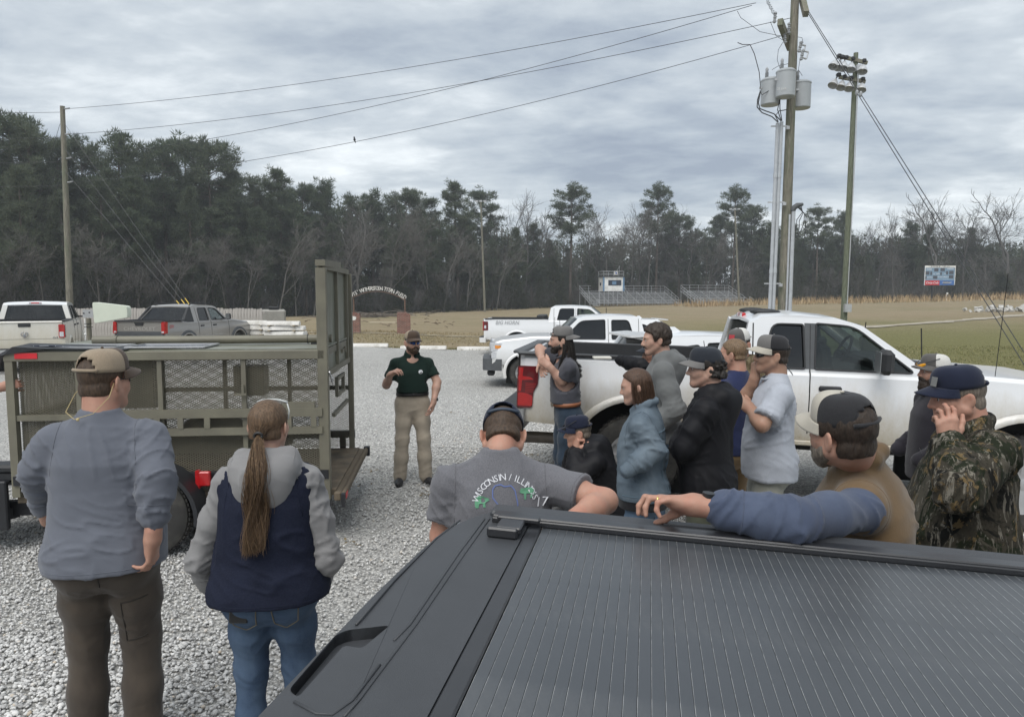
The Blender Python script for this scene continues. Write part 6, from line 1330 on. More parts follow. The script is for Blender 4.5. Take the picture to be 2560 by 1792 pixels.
# ------------------------------------------------------------------ people: surfaces grown from distance fields
class Field:
    def __init__(s): s.pr = []
    def cone(s, a, b, ra, rb, k=.02, fl=None):
        """round cone a->b; fl = (axis, factor) squashes along axis"""
        a, b = np.array(a, float), np.array(b, float); s.pr.append(('c', a, b, ra, rb, k, fl)); return s
    def chain(s, pts, rs, k=.02, fl=None):
        for i in range(len(pts) - 1): s.cone(pts[i], pts[i + 1], rs[i], rs[i + 1], k, fl)
        return s
    def ell(s, c, r_, k=.02, M_=None): s.pr.append(('e', np.array(c, float), np.array(r_, float), k, None if M_ is None else np.array(M_), 0)); return s
    def sub(s, c, r_, k=.01, M_=None): s.pr.append(('s', np.array(c, float), np.array(r_, float), k, None if M_ is None else np.array(M_), 0)); return s
    def fn(s, f, lo, hi, k=.02, op='u'): s.pr.append(('f', f, np.array(lo, float), np.array(hi, float), k, op)); return s
    def mesh(s, h, lo=None, hi=None):
        L_, H_ = [], []
        for p in s.pr:
            if p[0] == 'c': m_ = max(p[3], p[4]) + p[5]; L_.append(np.minimum(p[1], p[2]) - m_); H_.append(np.maximum(p[1], p[2]) + m_)
            elif p[0] == 'e': m_ = p[2].max() + p[3]; L_.append(p[1] - m_); H_.append(p[1] + m_)
            elif p[0] == 's': L_.append(None); H_.append(None)
            else:
                if p[5] == 'u': L_.append(p[2]); H_.append(p[3])
                else: L_.append(None); H_.append(None)
        l0 = np.min([x for x in L_ if x is not None], 0) - 2 * h; h0 = np.max([x for x in H_ if x is not None], 0) + 2 * h
        if lo is not None: l0 = np.maximum(l0, lo)
        if hi is not None: h0 = np.minimum(h0, hi)
        n = np.maximum(((h0 - l0) / h).astype(int) + 2, 4); G_ = np.full(n, .15, np.float32)
        ax = [l0[i] + np.arange(n[i]) * h for i in range(3)]
        for p, pl, ph in zip(s.pr, L_, H_):
            if p[0] == 's': m_ = p[2].max() + p[3]; pl, ph = p[1] - m_, p[1] + m_
            if p[0] == 'f' and p[5] != 'u': pl, ph = p[2], p[3]
            i0 = np.clip(((pl - l0) / h).astype(int) - 2, 0, n - 1); i1 = np.clip(((ph - l0) / h).astype(int) + 3, 1, n)
            if np.any(i1 <= i0): continue
            X, Y, Z = np.meshgrid(ax[0][i0[0]:i1[0]], ax[1][i0[1]:i1[1]], ax[2][i0[2]:i1[2]], indexing='ij'); Q = np.stack([X, Y, Z], -1)
            sl_ = (slice(i0[0], i1[0]), slice(i0[1], i1[1]), slice(i0[2], i1[2])); g = G_[sl_]; op = 'u'
            if p[0] == 'c':
                a, b, ra, rb, k, fl = p[1:]; q = Q - a; ba = b - a
                if fl is not None:
                    axv, f_ = fl; axv = np.asarray(axv, float); q = q + (q @ axv)[..., None] * axv * (1 / f_ - 1); ba = ba + (ba @ axv) * axv * (1 / f_ - 1)
                L2 = ba @ ba; t = np.clip((q @ ba) / max(L2, 1e-9), 0, 1); d = np.linalg.norm(q - t[..., None] * ba, axis=-1) - (ra + (rb - ra) * t)
                if fl is not None: d = d * (fl[1] + (1 - fl[1]) * .35)
            elif p[0] in 'es':
                q = Q - p[1]; k = p[3]
                if p[4] is not None: q = q @ p[4]
                m_ = np.linalg.norm(q / p[2], axis=-1); d = (m_ - 1) * p[2].min() if p[2].max() / p[2].min() > 4 else m_ * (m_ - 1) / np.maximum(np.linalg.norm(q / p[2] ** 2, axis=-1), 1e-6)
                if p[0] == 's': op = 's'
            else: d = p[1](Q); k = p[4]; op = p[5]
            if op == 'u': hh = np.maximum(k - np.abs(g - d), 0) / k; r_ = np.minimum(g, d) - hh * hh * k * .25
            elif op == 's': d = -d; hh = np.maximum(k - np.abs(g - d), 0) / k; r_ = np.maximum(g, d) + hh * hh * k * .25
            else: r_ = np.maximum(g, d)
            G_[sl_] = r_
        return nets(G_, l0, h)
def nets(G_, l0, h):
    ins = G_ < 0; n = G_.shape
    c = np.zeros((n[0] - 1, n[1] - 1, n[2] - 1), np.int8)
    offs = [(i, j, k) for i in (0, 1) for j in (0, 1) for k in (0, 1)]
    for i, j, k in offs: c += ins[i:n[0] - 1 + i, j:n[1] - 1 + j, k:n[2] - 1 + k]
    act = np.argwhere((c > 0) & (c < 8))
    if len(act) == 0: return np.zeros((0, 3)), np.zeros((0, 4), int), np.zeros((0, 3))
    vals = np.stack([G_[act[:, 0] + i, act[:, 1] + j, act[:, 2] + k] for i, j, k in offs], 1); O = np.array(offs, float)
    acc = np.zeros((len(act), 3)); cnt = np.zeros((len(act), 1))
    for a in range(8):
        for b in range(a + 1, 8):
            if np.abs(O[a] - O[b]).sum() != 1: continue
            va, vb = vals[:, a], vals[:, b]; m_ = (va < 0) != (vb < 0); t = np.where(m_, va / np.where(np.abs(va - vb) < 1e-9, 1, va - vb), 0)
            acc += np.where(m_[:, None], O[a] + t[:, None] * (O[b] - O[a]), 0); cnt += m_[:, None]
    V = l0 + (act + acc / np.maximum(cnt, 1)) * h
    gr = np.stack([(vals * np.where(O[:, q] > 0, 1, -1)).sum(1) for q in range(3)], 1); gr /= np.linalg.norm(gr, axis=1, keepdims=True) + 1e-9
    idx = np.full(c.shape, -1, np.int64); idx[act[:, 0], act[:, 1], act[:, 2]] = np.arange(len(act)); F = []
    for q in range(3):
        u, v = (q + 1) % 3, (q + 2) % 3; s0 = [slice(0, n[k]) for k in range(3)]; s1 = list(s0); s0[q] = slice(0, n[q] - 1); s1[q] = slice(1, n[q])
        A, B = ins[tuple(s0)], ins[tuple(s1)]; e = np.argwhere(A != B); e = e[(e[:, u] > 0) & (e[:, v] > 0) & (e[:, u] < n[u] - 1) & (e[:, v] < n[v] - 1)]
        if len(e) == 0: continue
        fl = A[e[:, 0], e[:, 1], e[:, 2]]; du = np.zeros(3, int); du[u] = 1; dv = np.zeros(3, int); dv[v] = 1
        I = lambda w_: idx[w_[:, 0], w_[:, 1], w_[:, 2]]
        q_ = np.stack([I(e - du - dv), I(e - dv), I(e), I(e - du)], 1); q_[~fl] = q_[~fl][:, ::-1]; F.append(q_[(q_ >= 0).all(1)])
    return V, np.concatenate(F), gr
def relax(V, F, it=1, a=.5):
    for _ in range(it):
        s = np.zeros_like(V); c = np.zeros(len(V))
        for i in range(4):
            np.add.at(s, F[:, i], V[F[:, (i + 1) % 4]] + V[F[:, i - 1]]); np.add.at(c, F[:, i], 2)
        V = V + a * (s / np.maximum(c, 1)[:, None] - V)
    return V
def unit(v): v = np.asarray(v, float); return v / (np.linalg.norm(v) + 1e-9)
def ik(a, b, l1, l2, hint):
    a, b = np.asarray(a, float), np.asarray(b, float); d = b - a; D_ = np.linalg.norm(d); D2 = min(D_, (l1 + l2) * .995); u = d / max(D_, 1e-6)
    x = (l1 * l1 - l2 * l2 + D2 * D2) / (2 * D2); hgt = math.sqrt(max(l1 * l1 - x * x, 0)); p = np.asarray(hint, float); p = unit(p - (p @ u) * u)
    return a + u * x + p * hgt, a + u * D2
def rotm(yaw=0, pitch=0, roll=0): return np.array((Matrix.Rotation(R(yaw), 3, 'Z') @ Matrix.Rotation(R(-pitch), 3, 'X') @ Matrix.Rotation(R(roll), 3, 'Y')))
# ---- skin, hair and cloth materials
def skin_mat(name, c, red=.25):
    m = NT(name); v = m.map(); f = m.noise(v, 9, 5, .6); g = m.noise(v, 60, 3, .6)
    k = m.ramp(f, [(.3, tuple(x * .86 for x in c)), (.7, tuple(min(1, x * 1.1) for x in c))]); k = m.mix(m.math('MULTIPLY', m.ramp(m.noise(v, 14, 3, .5), [(.45, 0), (.7, 1)]), red), k, (c[0] * 1.05, c[1] * .72, c[2] * .68))
    m.col(m.mix(m.ramp(g, [(.3, .25), (.6, 0)]), k, tuple(x * .75 for x in c))); m.set(rough=m.ramp(g, [(.3, .42), (.7, .65)]), spec=.4, sss=.1); m.p.inputs['Subsurface Radius'].default_value = (.012, .005, .003); m.bump(m.math('ADD', g, m.noise(v, 220, 3, .7)), .25, .002); return m.mat
SK1 = skin_mat('skin_fair', (.46, .285, .215)); SK2 = skin_mat('skin_ruddy', (.42, .235, .17), .4); SK3 = skin_mat('skin_tan', (.36, .215, .15))
def hair_mat(name, c): 
    m = NT(name); f = m.noise(m.map((1, 1, .25)), 130, 4, .7); m.col(m.ramp(f, [(.3, tuple(x * .45 for x in c)), (.7, tuple(min(1, x * 1.5) for x in c))])); m.set(rough=.5, spec=.35); m.bump(f, .7, .006); return m.mat
HBLK = hair_mat('hair_black', (.022, .018, .015)); HBRN = hair_mat('hair_brown', (.06, .038, .024)); HBLD = hair_mat('hair_light_brown', (.16, .105, .06)); HGRY = hair_mat('hair_grizzled', (.15, .125, .10)); HDBR = hair_mat('hair_dark_brown', (.035, .024, .017))
def cloth(name, c, var=.12, fine=260, speck=0.0, rough=.88, fade=None, bump=.25, sheen=.15):
    m = NT(name); v = m.map(); k = m.ramp(m.noise(v, 7, 5, .6), [(.3, tuple(x * (1 - var) for x in c)), (.7, tuple(min(1, x * (1 + var)) for x in c))])
    if fade: k = m.mix(m.ramp(m.noise(m.map((1, 1, .45)), 6, 4, .6), [(.42, 0), (.68, .8)]), k, fade)
    w_ = m.noise(v, fine, 3, .7)
    if speck: k = m.mix(m.ramp(w_, [(.38, speck), (.62, 0)]), k, tuple(min(1, x * 1.9 + .02) for x in c))
    m.col(k); m.set(rough=rough, spec=.2, sheen=sheen); m.bump(m.math('ADD', w_, m.math('MULTIPLY', m.noise(v, 26, 4, .6), 1.2)), bump, .004); return m.mat
def camo(name, cols, sc=1.0):
    m = NT(name); v = m.map((1, 1, .7)); n_ = m.noise(v, 6 * sc, 5, .6, 1.2); k = m.ramp(n_, [(0, cols[0]), (.42, cols[0]), (.45, cols[1]), (.52, cols[1]), (.55, cols[2]), (.62, cols[2]), (.64, cols[3]), (1, cols[3])])
    st = m.noise(m.map((9, 9, 1.4), rot=(.3, .5, 0)), 3.5 * sc, 5, .7, 1.5); k = m.mix(m.ramp(st, [(.56, 0), (.60, .9), (.66, .9), (.70, 0)]), k, cols[4])
    lf = m.noise(m.map((1, 1, .8), loc=(3, 1, 2)), 7.5 * sc, 6, .72, 2.2); k = m.mix(m.ramp(lf, [(.585, 0), (.60, .9), (.70, .8)]), k, cols[5])
    k = m.mix(m.ramp(m.noise(v, 45 * sc, 4, .75), [(.5, 0), (.68, .7)]), k, cols[0]); m.col(k); m.set(rough=.88, spec=.15); m.bump(m.noise(v, 30, 4, .6), .25, .004); return m.mat
EYEW = M('eye_white', (.6, .58, .55), .25, var=.05); EYED = M('eye_iris', (.03, .025, .02), .2, var=.1); LENS = M('dark_lens', (.012, .012, .014), .08, coat=.8, var=.1); LENSB = M('blue_mirror_lens', (.02, .08, .30), .06, metal=.6, coat=.8, var=.3, vs=25); LENSY = M('orange_mirror_lens', (.80, .36, .02), .12, metal=.3, coat=.6, var=.2, vs=25)
LIPM = None
# ---- head in its own frame: x to its left, y forward, z up, origin between the ears
def head_field(f, T, s=1.0, fem=False, neck=None, nr=.056, jaw=1.0, fat=0.0):
    """T maps head frame -> body frame (4x4)"""
    R3 = np.array(T.to_3x3()); O = np.array(T.translation)
    p = lambda x, y, z: O + R3 @ (np.array([x, y, z]) * s); r_ = lambda q: q * s
    f.ell(p(0, -.016, .034), np.array([.077, .098, .086]) * s, .02, R3); f.ell(p(0, .035, -.01), np.array([.066, .062, .085]) * s, .03, R3)
    jw = .056 * jaw + fat * .012; f.cone(p(0, .03, -.03), p(0, .055, -.082), r_(.058 + fat * .01), r_(.034 + fat * .012), .03)
    for q in (-1, 1):
        f.cone(p(q * jw, .0, -.05), p(q * .016, .074, -.098), r_(.022 + fat * .006), r_(.018 + fat * .004), .025); f.cone(p(q * .052, .045, -.018), p(q * .036, .072, -.035), r_(.017), r_(.014), .025)
        f.cone(p(q * .046, .074, .026), p(q * .012, .090, .024), r_(.010), r_(.0095), .014)
        e_ = R3 @ np.array((Matrix.Rotation(q * .5, 3, 'Z') @ Matrix.Rotation(.18, 3, 'X'))); f.ell(p(q * .087, -.014, -.010), np.array([.0085, .023, .036]) * s, .007, e_); f.sub(p(q * .0975, -.008, -.006), np.array([.0075, .012, .022]) * s, .005, e_)
        f.sub(p(q * .031, .098, .004), np.array([.017, .013, .011]) * s, .010, R3); f.ell(p(q * .031, .0785, .003), np.array([.0135, .0115, .0105]) * s, .004, R3)
        f.ell(p(q * .014, .098, -.033), np.array([.009, .011, .008]) * s, .008, R3)
    f.cone(p(0, .088, .018), p(0, .113, -.026), r_(.0075 if fem else .009), r_(.0105 if fem else .0125), .012)
    f.cone(p(-.020, .088, -.058), p(.020, .088, -.058), r_(.0065), r_(.0065), .006); f.ell(p(0, .093, -.057), np.array([.018, .007, .006]) * s, .006, R3); f.ell(p(0, .091, -.068), np.array([.017, .008, .007]) * s, .006, R3); f.ell(p(0, .078, -.096), np.array([.020, .016, .015]) * s, .02, R3)
    if neck is not None: f.cone(p(0, -.022, -.055), neck, nr, nr * 1.08, .03); f.cone(p(0, -.045, -.02), np.asarray(neck) + np.array([0, -.01, 0]), nr * .8, nr, .03)
    return p
def hand_field(f, w_, fd, nd, right, style='relaxed', s=1.0, kscale=1.0):
    """w_ wrist, fd finger direction, nd palm normal"""
    fd = unit(fd); nd = np.asarray(nd, float); nd = unit(nd - (nd @ fd) * fd); td = np.cross(fd, nd) if right else np.cross(nd, fd)
    C = {'relaxed': [(22, 30, 22), (26, 34, 24), (30, 38, 26), (34, 42, 28)], 'fist': [(75, 85, 60)] * 4, 'grip': [(55, 60, 30), (58, 62, 32), (60, 64, 34), (62, 66, 36)], 'flat': [(6, 8, 6)] * 4, 'pinch': [(48, 50, 30), (40, 45, 28), (36, 42, 28), (34, 42, 28)],
         'perch': [(8, 62, 30), (4, 58, 30), (6, 66, 28), (22, 66, 36)], 'face': [(20, 55, 30), (18, 50, 28), (24, 60, 30), (34, 66, 36)], 'wrap': [(30, 60, 40)] * 4}[style]
    kn = [(.092, .030), (.095, .010), (.090, -.011), (.081, -.030)]; ln = [(.043, .026, .021), (.047, .030, .022), (.043, .028, .022), (.034, .021, .020)]; Rr = [.0088, .009, .0086, .0078]
    f.cone(w_ - fd * .03, w_ + fd * .03, .027 * s, .027 * s, .02, (nd, .72))
    for i in range(4):
        q = w_ + (fd * kn[i][0] + td * kn[i][1]) * s - nd * .004; f.cone(w_ + fd * .015 * s + td * kn[i][1] * .5 * s, q, .017 * s, .0125 * s, .02, (nd, .8)); a = 0.0; p0 = q
        for j in range(3):
            a += math.radians(C[i][j]); d = fd * math.cos(a) + nd * math.sin(a) + td * (.10 - .065 * i) * (1 if j == 0 else .3); p1 = p0 + unit(d) * ln[i][j] * s; f.cone(p0, p1, Rr[i] * s * (1.05 - j * .07), Rr[i] * s * (.98 - j * .09), .006); p0 = p1
    ta = {'relaxed': (.75, .35), 'fist': (.5, .75), 'grip': (.6, .7), 'flat': (.85, .1), 'pinch': (.55, .75), 'perch': (.5, .8), 'face': (.7, .4), 'wrap': (.7, .6)}[style]
    b0 = w_ + (fd * .022 + td * .022 + nd * .006) * s; d1 = unit(fd * .75 + td * ta[0] + nd * ta[1]); d2 = unit(fd * 1.0 + td * ta[0] * .35 + nd * ta[1] * .8); p1 = b0 + d1 * .042 * s; p2 = p1 + unit(d1 + d2) * .033 * s; p3 = p2 + d2 * .027 * s
    f.cone(w_ + fd * .01, p1, .017 * s, .0135 * s, .018); f.chain([b0, p1, p2, p3], [.016 * s, .0125 * s, .0108 * s, .0085 * s], .008)
    f.ell(w_ + (fd * .05 + nd * .006) * s, np.array([.03, .03, .017]) * s, .02, np.stack([td, fd, nd], 1)); return p3
def torso_loft(prof, O, R3, n=2.5):
    """prof rows: z, half width, half depth, y centre; O origin, R3 torso frame"""
    pr = np.array(prof)
    def f(Q):
        q = (Q - O) @ R3; z = q[..., 2]; rx, ry, cy = (np.interp(z, pr[:, 0], pr[:, k]) for k in (1, 2, 3))
        d = (np.abs(q[..., 0] / rx) ** n + np.abs((q[..., 1] - cy) / ry) ** n) ** (1 / n); d = (d - 1) * np.minimum(rx, ry)
        return np.maximum(d, np.maximum(pr[0, 0] - z, z - pr[-1, 0]))
    return f
def folds(V, Nn, amp, seed, zones=()):
    """cloth creases: a soft base, a few long drape lines, tight creases across the joints (p, radius, strength, axis)"""
    w_ = V + .045 * np.stack([vnoise(V * 5, seed + 3), vnoise(V * 5, seed + 4), vnoise(V * 5, seed + 5)], 1)
    c = vnoise(V * 3.0, seed + 9); d = amp * .40 * c
    mk = np.clip(vnoise(V * 3.5, seed + 19) * 1.6 + .15, 0, 1); a = 1 - np.abs(vnoise(w_ * np.array([13, 13, 1.6]) + w_[:, [2, 2, 0]] * np.array([2.5, -2.5, 0]), seed)); d += amp * .75 * mk * (a ** 7 - .12)
    mk2 = np.clip(vnoise(V * 4.0, seed + 23) * 1.7, 0, 1); b = 1 - np.abs(vnoise(w_ * np.array([3.5, 3.5, 13]) + w_[:, [2, 0, 1]] * np.array([5, 2, 7]), seed + 7)); d += amp * .8 * mk2 * (b ** 7 - .12)
    for z_ in zones:
        p, r_, k = z_[:3]; ax = unit(z_[3] if len(z_) > 3 else (0, 0, 1)); q = w_ - np.asarray(p); t = q @ ax; l_ = q - t[:, None] * ax
        u = np.exp(-((V - np.asarray(p)) ** 2).sum(1) / (r_ * r_)); e = 1 - np.abs(vnoise(np.stack([t * 26 + l_[:, 0] * 11 - l_[:, 1] * 9 + l_[:, 2] * 8, l_[:, 0] * 6 + l_[:, 1] * 7, l_[:, 2] * 7 + l_[:, 1] * 5], 1), seed + 11)); d += u * k * amp * .85 * (e ** 6 - .2)
    return V + Nn * d[:, None]
PEOPLE = []
def person(label, u, Y, h, yaw, **K):
    """u: picture column of the hips, Y: distance, h: height, yaw: 0 faces away from camera, + turns to the picture's left"""
    s = h / 1.752; g = P(u, 900, Y); X = g.x; zg = terrain(X, Y); res = K.get('res', .013); fat = K.get('fat', 0.0); fem = K.get('fem', False)
    if 'X' in K: X = K['X']
    W = Matrix.Translation((X, Y, zg)) @ Matrix.Rotation(R(yaw), 4, 'Z'); Wi = W.inverted(); loc = lambda p: np.array(Wi @ Vector(p)); pix = lambda u_, v_, Y_: loc(P(u_, v_, Y_))
    hz = K.get('hip_z', .93 * s); hip = np.array(K.get('hip', (0, 0, hz)), float)
    Rt = rotm(K.get('twist', 0), K.get('lean', 0), K.get('side', 0)); Tz = lambda x, y, z: hip + Rt @ (np.array([x, y, z]) * s)      # torso frame from the hips
    sw = K.get('sw', .186 if not fem else .16); shr = K.get('shrug', 0.0)
    SH = {1: Tz(sw, -.008, .446 + shr), -1: Tz(-sw, -.008, .446 + shr)}; NB = Tz(0, -.008, .565); HC0 = Tz(0, .025, .72)
    hy, hp, hr = K.get('head', (0, 0, 0)); RH = Rt @ rotm(*K.get('neckfix', (0, -K.get('lean', 0) * .8, 0))) @ rotm(hy, hp, hr); hs = s * K.get('hs', .965) * (.95 if fem else 1)
    HC = NB + (Rt @ np.array([0, .02, 0]) + RH @ np.array([0, .012, .124])) * s
    if 'headpix' in K: HC = pix(*K['headpix'])
    TH = Matrix.Translation(Vector(HC)) @ Matrix([list(r_) for r_ in RH]).to_4x4(); hpt = lambda x, y, z: HC + RH @ (np.array([x, y, z]) * hs)
    skin = K.get('skin', SK1)
    # arms
    A = {}
    for q, key in ((1, 'R'), (-1, 'L')):
        a = K.get(key, {}); l1, l2 = .295 * s, .255 * s
        if 'wp' in a: wr = pix(*a['wp'])
        else: wr = Tz(*a.get('w', (q * .26, .06, -.06)))
        S_ = SH[q] if 'sp' not in a else pix(*a['sp']); SH[q] = S_
        if 'ep' in a: el = pix(*a['ep'])
        else: el, wr2 = ik(S_, wr, l1, l2, Rt @ np.array(a.get('hint', (q * .5, -1, -.2)))); wr = wr2
        A[q] = (S_, el, wr, a)
    # ---- bare body: torso core, head, arms, hands joined in one mesh
    VV, FF = [], []; nb = 0
    def addm(V, F):
        nonlocal nb
        VV.append(V); FF.append(F + nb); nb += len(V)
    f = Field(); f.cone(Tz(0, 0, .0), Tz(0, 0, .28), .105 * s, .10 * s, .06); f.cone(Tz(0, 0, .28), Tz(0, 0, .47), .11 * s, .07 * s, .06); f.cone(Tz(0, 0, .45), NB, .055 * s, .05 * s, .05)
    feet = {}
    for q in (1, -1):
        f.cone(Tz(0, 0, .46), SH[q], .06 * s, .05 * s, .05); hj = hip + Rt @ np.array([q * .09 * s, 0, 0]); ft = np.array(K.get('foot', {}).get(q, (q * .11 * s, .0, .085 * s)), float); kn = K.get('knee', {}).get(q); d = ft - hj
        if kn is None: kn, ft = ik(hj, ft, .425 * s, .42 * s, (q * .12, 1, 0))
        kn = np.array(kn, float); feet[q] = (hj, kn, ft); f.chain([hj, kn, ft], [.07 * s, .05 * s, .038 * s], .04)
    V, F, g_ = f.mesh(.02); addm(V, F)
    f = Field(); head_field(f, TH, hs, fem, NB, K.get('nr', .047 if fem else .054 + fat * .010) * s, K.get('jaw', .9 if fem else 1.0), fat); V, F, g_ = f.mesh(K.get('hres', .0055)); addm(relax(V, F, 1, .4), F)
    for q in (1, -1):
        S_, el, wr, a = A[q]; f = Field(); bare = K.get('sleeve', 'long') == 'short' or a.get('bare'); ar = (.85 if fem else 1.0) * (1 + fat * .15) * s
        if a.get('hand', 'relaxed') is not None:
            fd = unit(wr - el) if 'fd' not in a else Wi.to_3x3() @ Vector(a['fd']); nd = a.get('nd', None); nd = (Wi.to_3x3() @ Vector(nd)) if nd is not None else Rt @ np.array([-q * 1.0, .2, 0]); hand_field(f, wr, np.array(fd), np.array(nd), q > 0, a.get('hand', 'relaxed'), s * (.93 if fem else 1.03) * a.get('hsz', 1))
        mid = el + (wr - el) * .3
        cv = 1.0 if bare else .8; f.chain([el, mid, wr], [.042 * ar * cv, .044 * ar * cv, .029 * ar], .03)
        if bare: f.chain([S_, S_ + (el - S_) * .5, el], [.048 * ar, .049 * ar, .042 * ar], .03)
        V, F, g_ = f.mesh(K.get('hndres', .0055)); addm(relax(V, F, 1, .3), F)
    root = mkmesh('person', np.concatenate(VV), np.concatenate(FF), skin, smooth=True); root.matrix_world = W; tag(root, label, 'person', K.get('group', 'people gathered round the trailer'))
    def child(V, F, nm, m, **kw): return mkmesh(nm, V, F, m, root, smooth=True, **kw)
    # ---- trousers and shoes
    pm_, sd = K['pants'], abs(hash(label)) % 97 if False else len(label) * 3 + int(u) % 41
    hzs = .93 * s; f = Field(); ww = (1 + fat * .5) * (1.0 if not fem else 1.03); pl = K.get('pleg', (1.0, 1.0))
    f.fn(torso_loft([(-.16, .10 * ww, .085, -.01), (-.08, .165 * ww, .118 + fat * .03, -.012), (.0, .172 * ww, .122 + fat * .04, -.01), (.10, .158 * ww, .108 + fat * .05, .0), (.16, .152 * ww, .104 + fat * .06, .005)] if s == 0 else [(a * s, b * s, c * s, d * s) for a, b, c, d in [(-.16, .10 * ww, .085, -.01), (-.08, .168 * ww, .122 + fat * .03, -.016), (.0, .174 * ww, .122 + fat * .04, -.012), (.10, .158 * ww, .108 + fat * .05, .0), (.15, .152 * ww, .104 + fat * .06, .005)]], hip, Rt, 2.3), hip - .36 * s, hip + .36 * s, .05)
    for q in (1, -1):
        hj, kn, ft = feet[q]; th_ = (.088 + fat * .018) * s * (.98 if fem else 1) * pl[0]; f.chain([hj + (kn - hj) * .05, hj + (kn - hj) * .55, kn, kn + (ft - kn) * .5, ft + (kn - ft) * -.03], [th_, th_ * .88, .066 * s * pl[0], .062 * s * pl[1], .063 * s * pl[1]], .04)
        f.ell(hip + Rt @ np.array([q * .075 * s, -.07 * s, -.06 * s]), np.array([.085, .07, .09]) * s * ww, .05)
    V, F, g_ = f.mesh(res); V = relax(V, F, 1, .4); fa = K.get('pfold', .007); V = folds(V, g_, fa, sd, [(feet[q][1], .13, 1.1, feet[q][1] - feet[q][2]) for q in (1, -1)] + [(feet[q][2] + np.array([0, 0, .07]), .11, 1.6) for q in (1, -1)] + [(hip + np.array([0, -.05, -.16]), .16, 1.0), (hip + np.array([0, .06, -.1]), .14, 1.0)])
    child(V, F, 'trousers', pm_)
    for q in (1, -1):
        hj, kn, ft = feet[q]; fy = K.get('fyaw', {}).get(q, -q * 8); Rf = rotm(fy); b_ = np.array([ft[0], ft[1], 0 if abs(ft[2] - .085 * s) < .1 else ft[2] - .085 * s]); p = lambda x, y, z: b_ + Rf @ (np.array([x, y, z]) * s)
        f = Field(); f.cone(p(0, -.03, .055), p(0, .0, .10), .040 * s, .042 * s, .02); f.cone(p(0, -.05, .035), p(0, .12, .032), .036 * s, .042 * s, .03, (Rf[:, 0], .95)); f.cone(p(0, .10, .03), p(0, .175, .028), .044 * s, .034 * s, .03); f.fn(lambda Q, bz=b_[2]: bz - Q[..., 2], p(-.1, -.15, -.05) - .1, p(.1, .25, .2) + .1, .01, 'i')
        V, F, g_ = f.mesh(.008); sh = child(relax(V, F, 1, .4), F, 'shoe', K.get('shoe', SHOEB))
    # ---- tops
    for ti, T_ in enumerate(K['tops']):
        inf = T_.get('inf', .0); f = Field(); fw = fat; hem = T_.get('hem', -.06); pe = 2.4; dw = T_.get('w', 1.0)
        cw = (1.0 if not fem else .9); bk = .012 * (1 + fw)
        prof = [(hem, .182 * (1 + fw * .42) * dw + inf, .142 + fw * .05 + inf, -.012 + fw * .01), (.0, .180 * (1 + fw * .46) * dw + inf, .139 + fw * .06 + inf, -.008 + fw * .02), (.12, (.158 if not fem else .146) * (1 + fw * .6) * dw + inf, .116 + fw * .085 + inf, .006 + fw * .03), (.26, .163 * cw * (1 + fw * .36) * dw + inf, .116 + fw * .05 + (.014 if fem else 0) + inf, .006 + fw * .015), (.36, .168 * cw * (1 + fw * .22) + inf, .118 + fw * .03 + inf, .0), (.43, .158 * cw * (1 + fw * .1) + inf, .102 + fw * .01 + inf, -.008), (.485, .118 * cw + inf, .080 + inf, -.014), (.525, .084 + inf * .7, .066 + inf * .7, -.016), (.555, .066 + inf * .5, .060 + inf * .5, -.014), (T_.get('top', .574), .063 + inf * .4, .058 + inf * .4, -.012)]
        prof = [(a * s, b * s, c * s, d * s) for a, b, c, d in prof]
        f.fn(torso_loft(prof, hip, Rt, pe), hip + Rt @ np.array([0, 0, .25 * s]) - .52 * s, hip + Rt @ np.array([0, 0, .25 * s]) + .52 * s, .05)
        sl = T_.get('sleeve', 'long'); zones = [(Tz(0, -.1, hem + .09), .17, 1.0), (Tz(.1, 0, hem + .1), .14, .9), (Tz(-.1, 0, hem + .1), .14, .9)]
        for q in (1, -1):
            S_, el, wr, a = A[q]; ar = (.9 if fem else 1.0) * (1 + fat * .15) * s; i_ = inf * .6 * s + T_.get('sinf', 0) * .9 + T_.get('sadd', 0)
            if sl is not None: f.cone(Tz(q * .05, -.014, .505), S_ + np.array([0, 0, .004]), .042 * s + i_ * .7, .044 * ar + i_, .035); f.cone(Tz(q * .09, -.005, .40), S_, .07 * s + i_ * .5, .050 * ar + i_, .03)
            if sl == 'long' and not a.get('short'):
                cf = wr + (el - wr) * T_.get('cuff', .04); f.chain([S_, S_ + (el - S_) * .5, el], [.049 * ar + i_, .055 * ar + i_, .051 * ar + i_], .03); f.chain([el, el + (cf - el) * .5, cf], [.052 * ar + i_, .049 * ar + i_, .039 * ar + i_ * .8], .03); zones += [(el, .12, 1.7, wr - S_), (cf + (el - cf) * .25, .10, 1.5, wr - el), (S_ + (el - S_) * .12 - Rt[:, 2] * .06, .12, 1.3, (Tz(0, 0, .2) - S_) * np.array([1, 1, -.6]))]
                if T_.get('band'): f.cone(cf + (el - cf) * .02, cf + (el - cf) * .16, .044 * ar + i_, .046 * ar + i_, .01)
            elif sl == 'short':
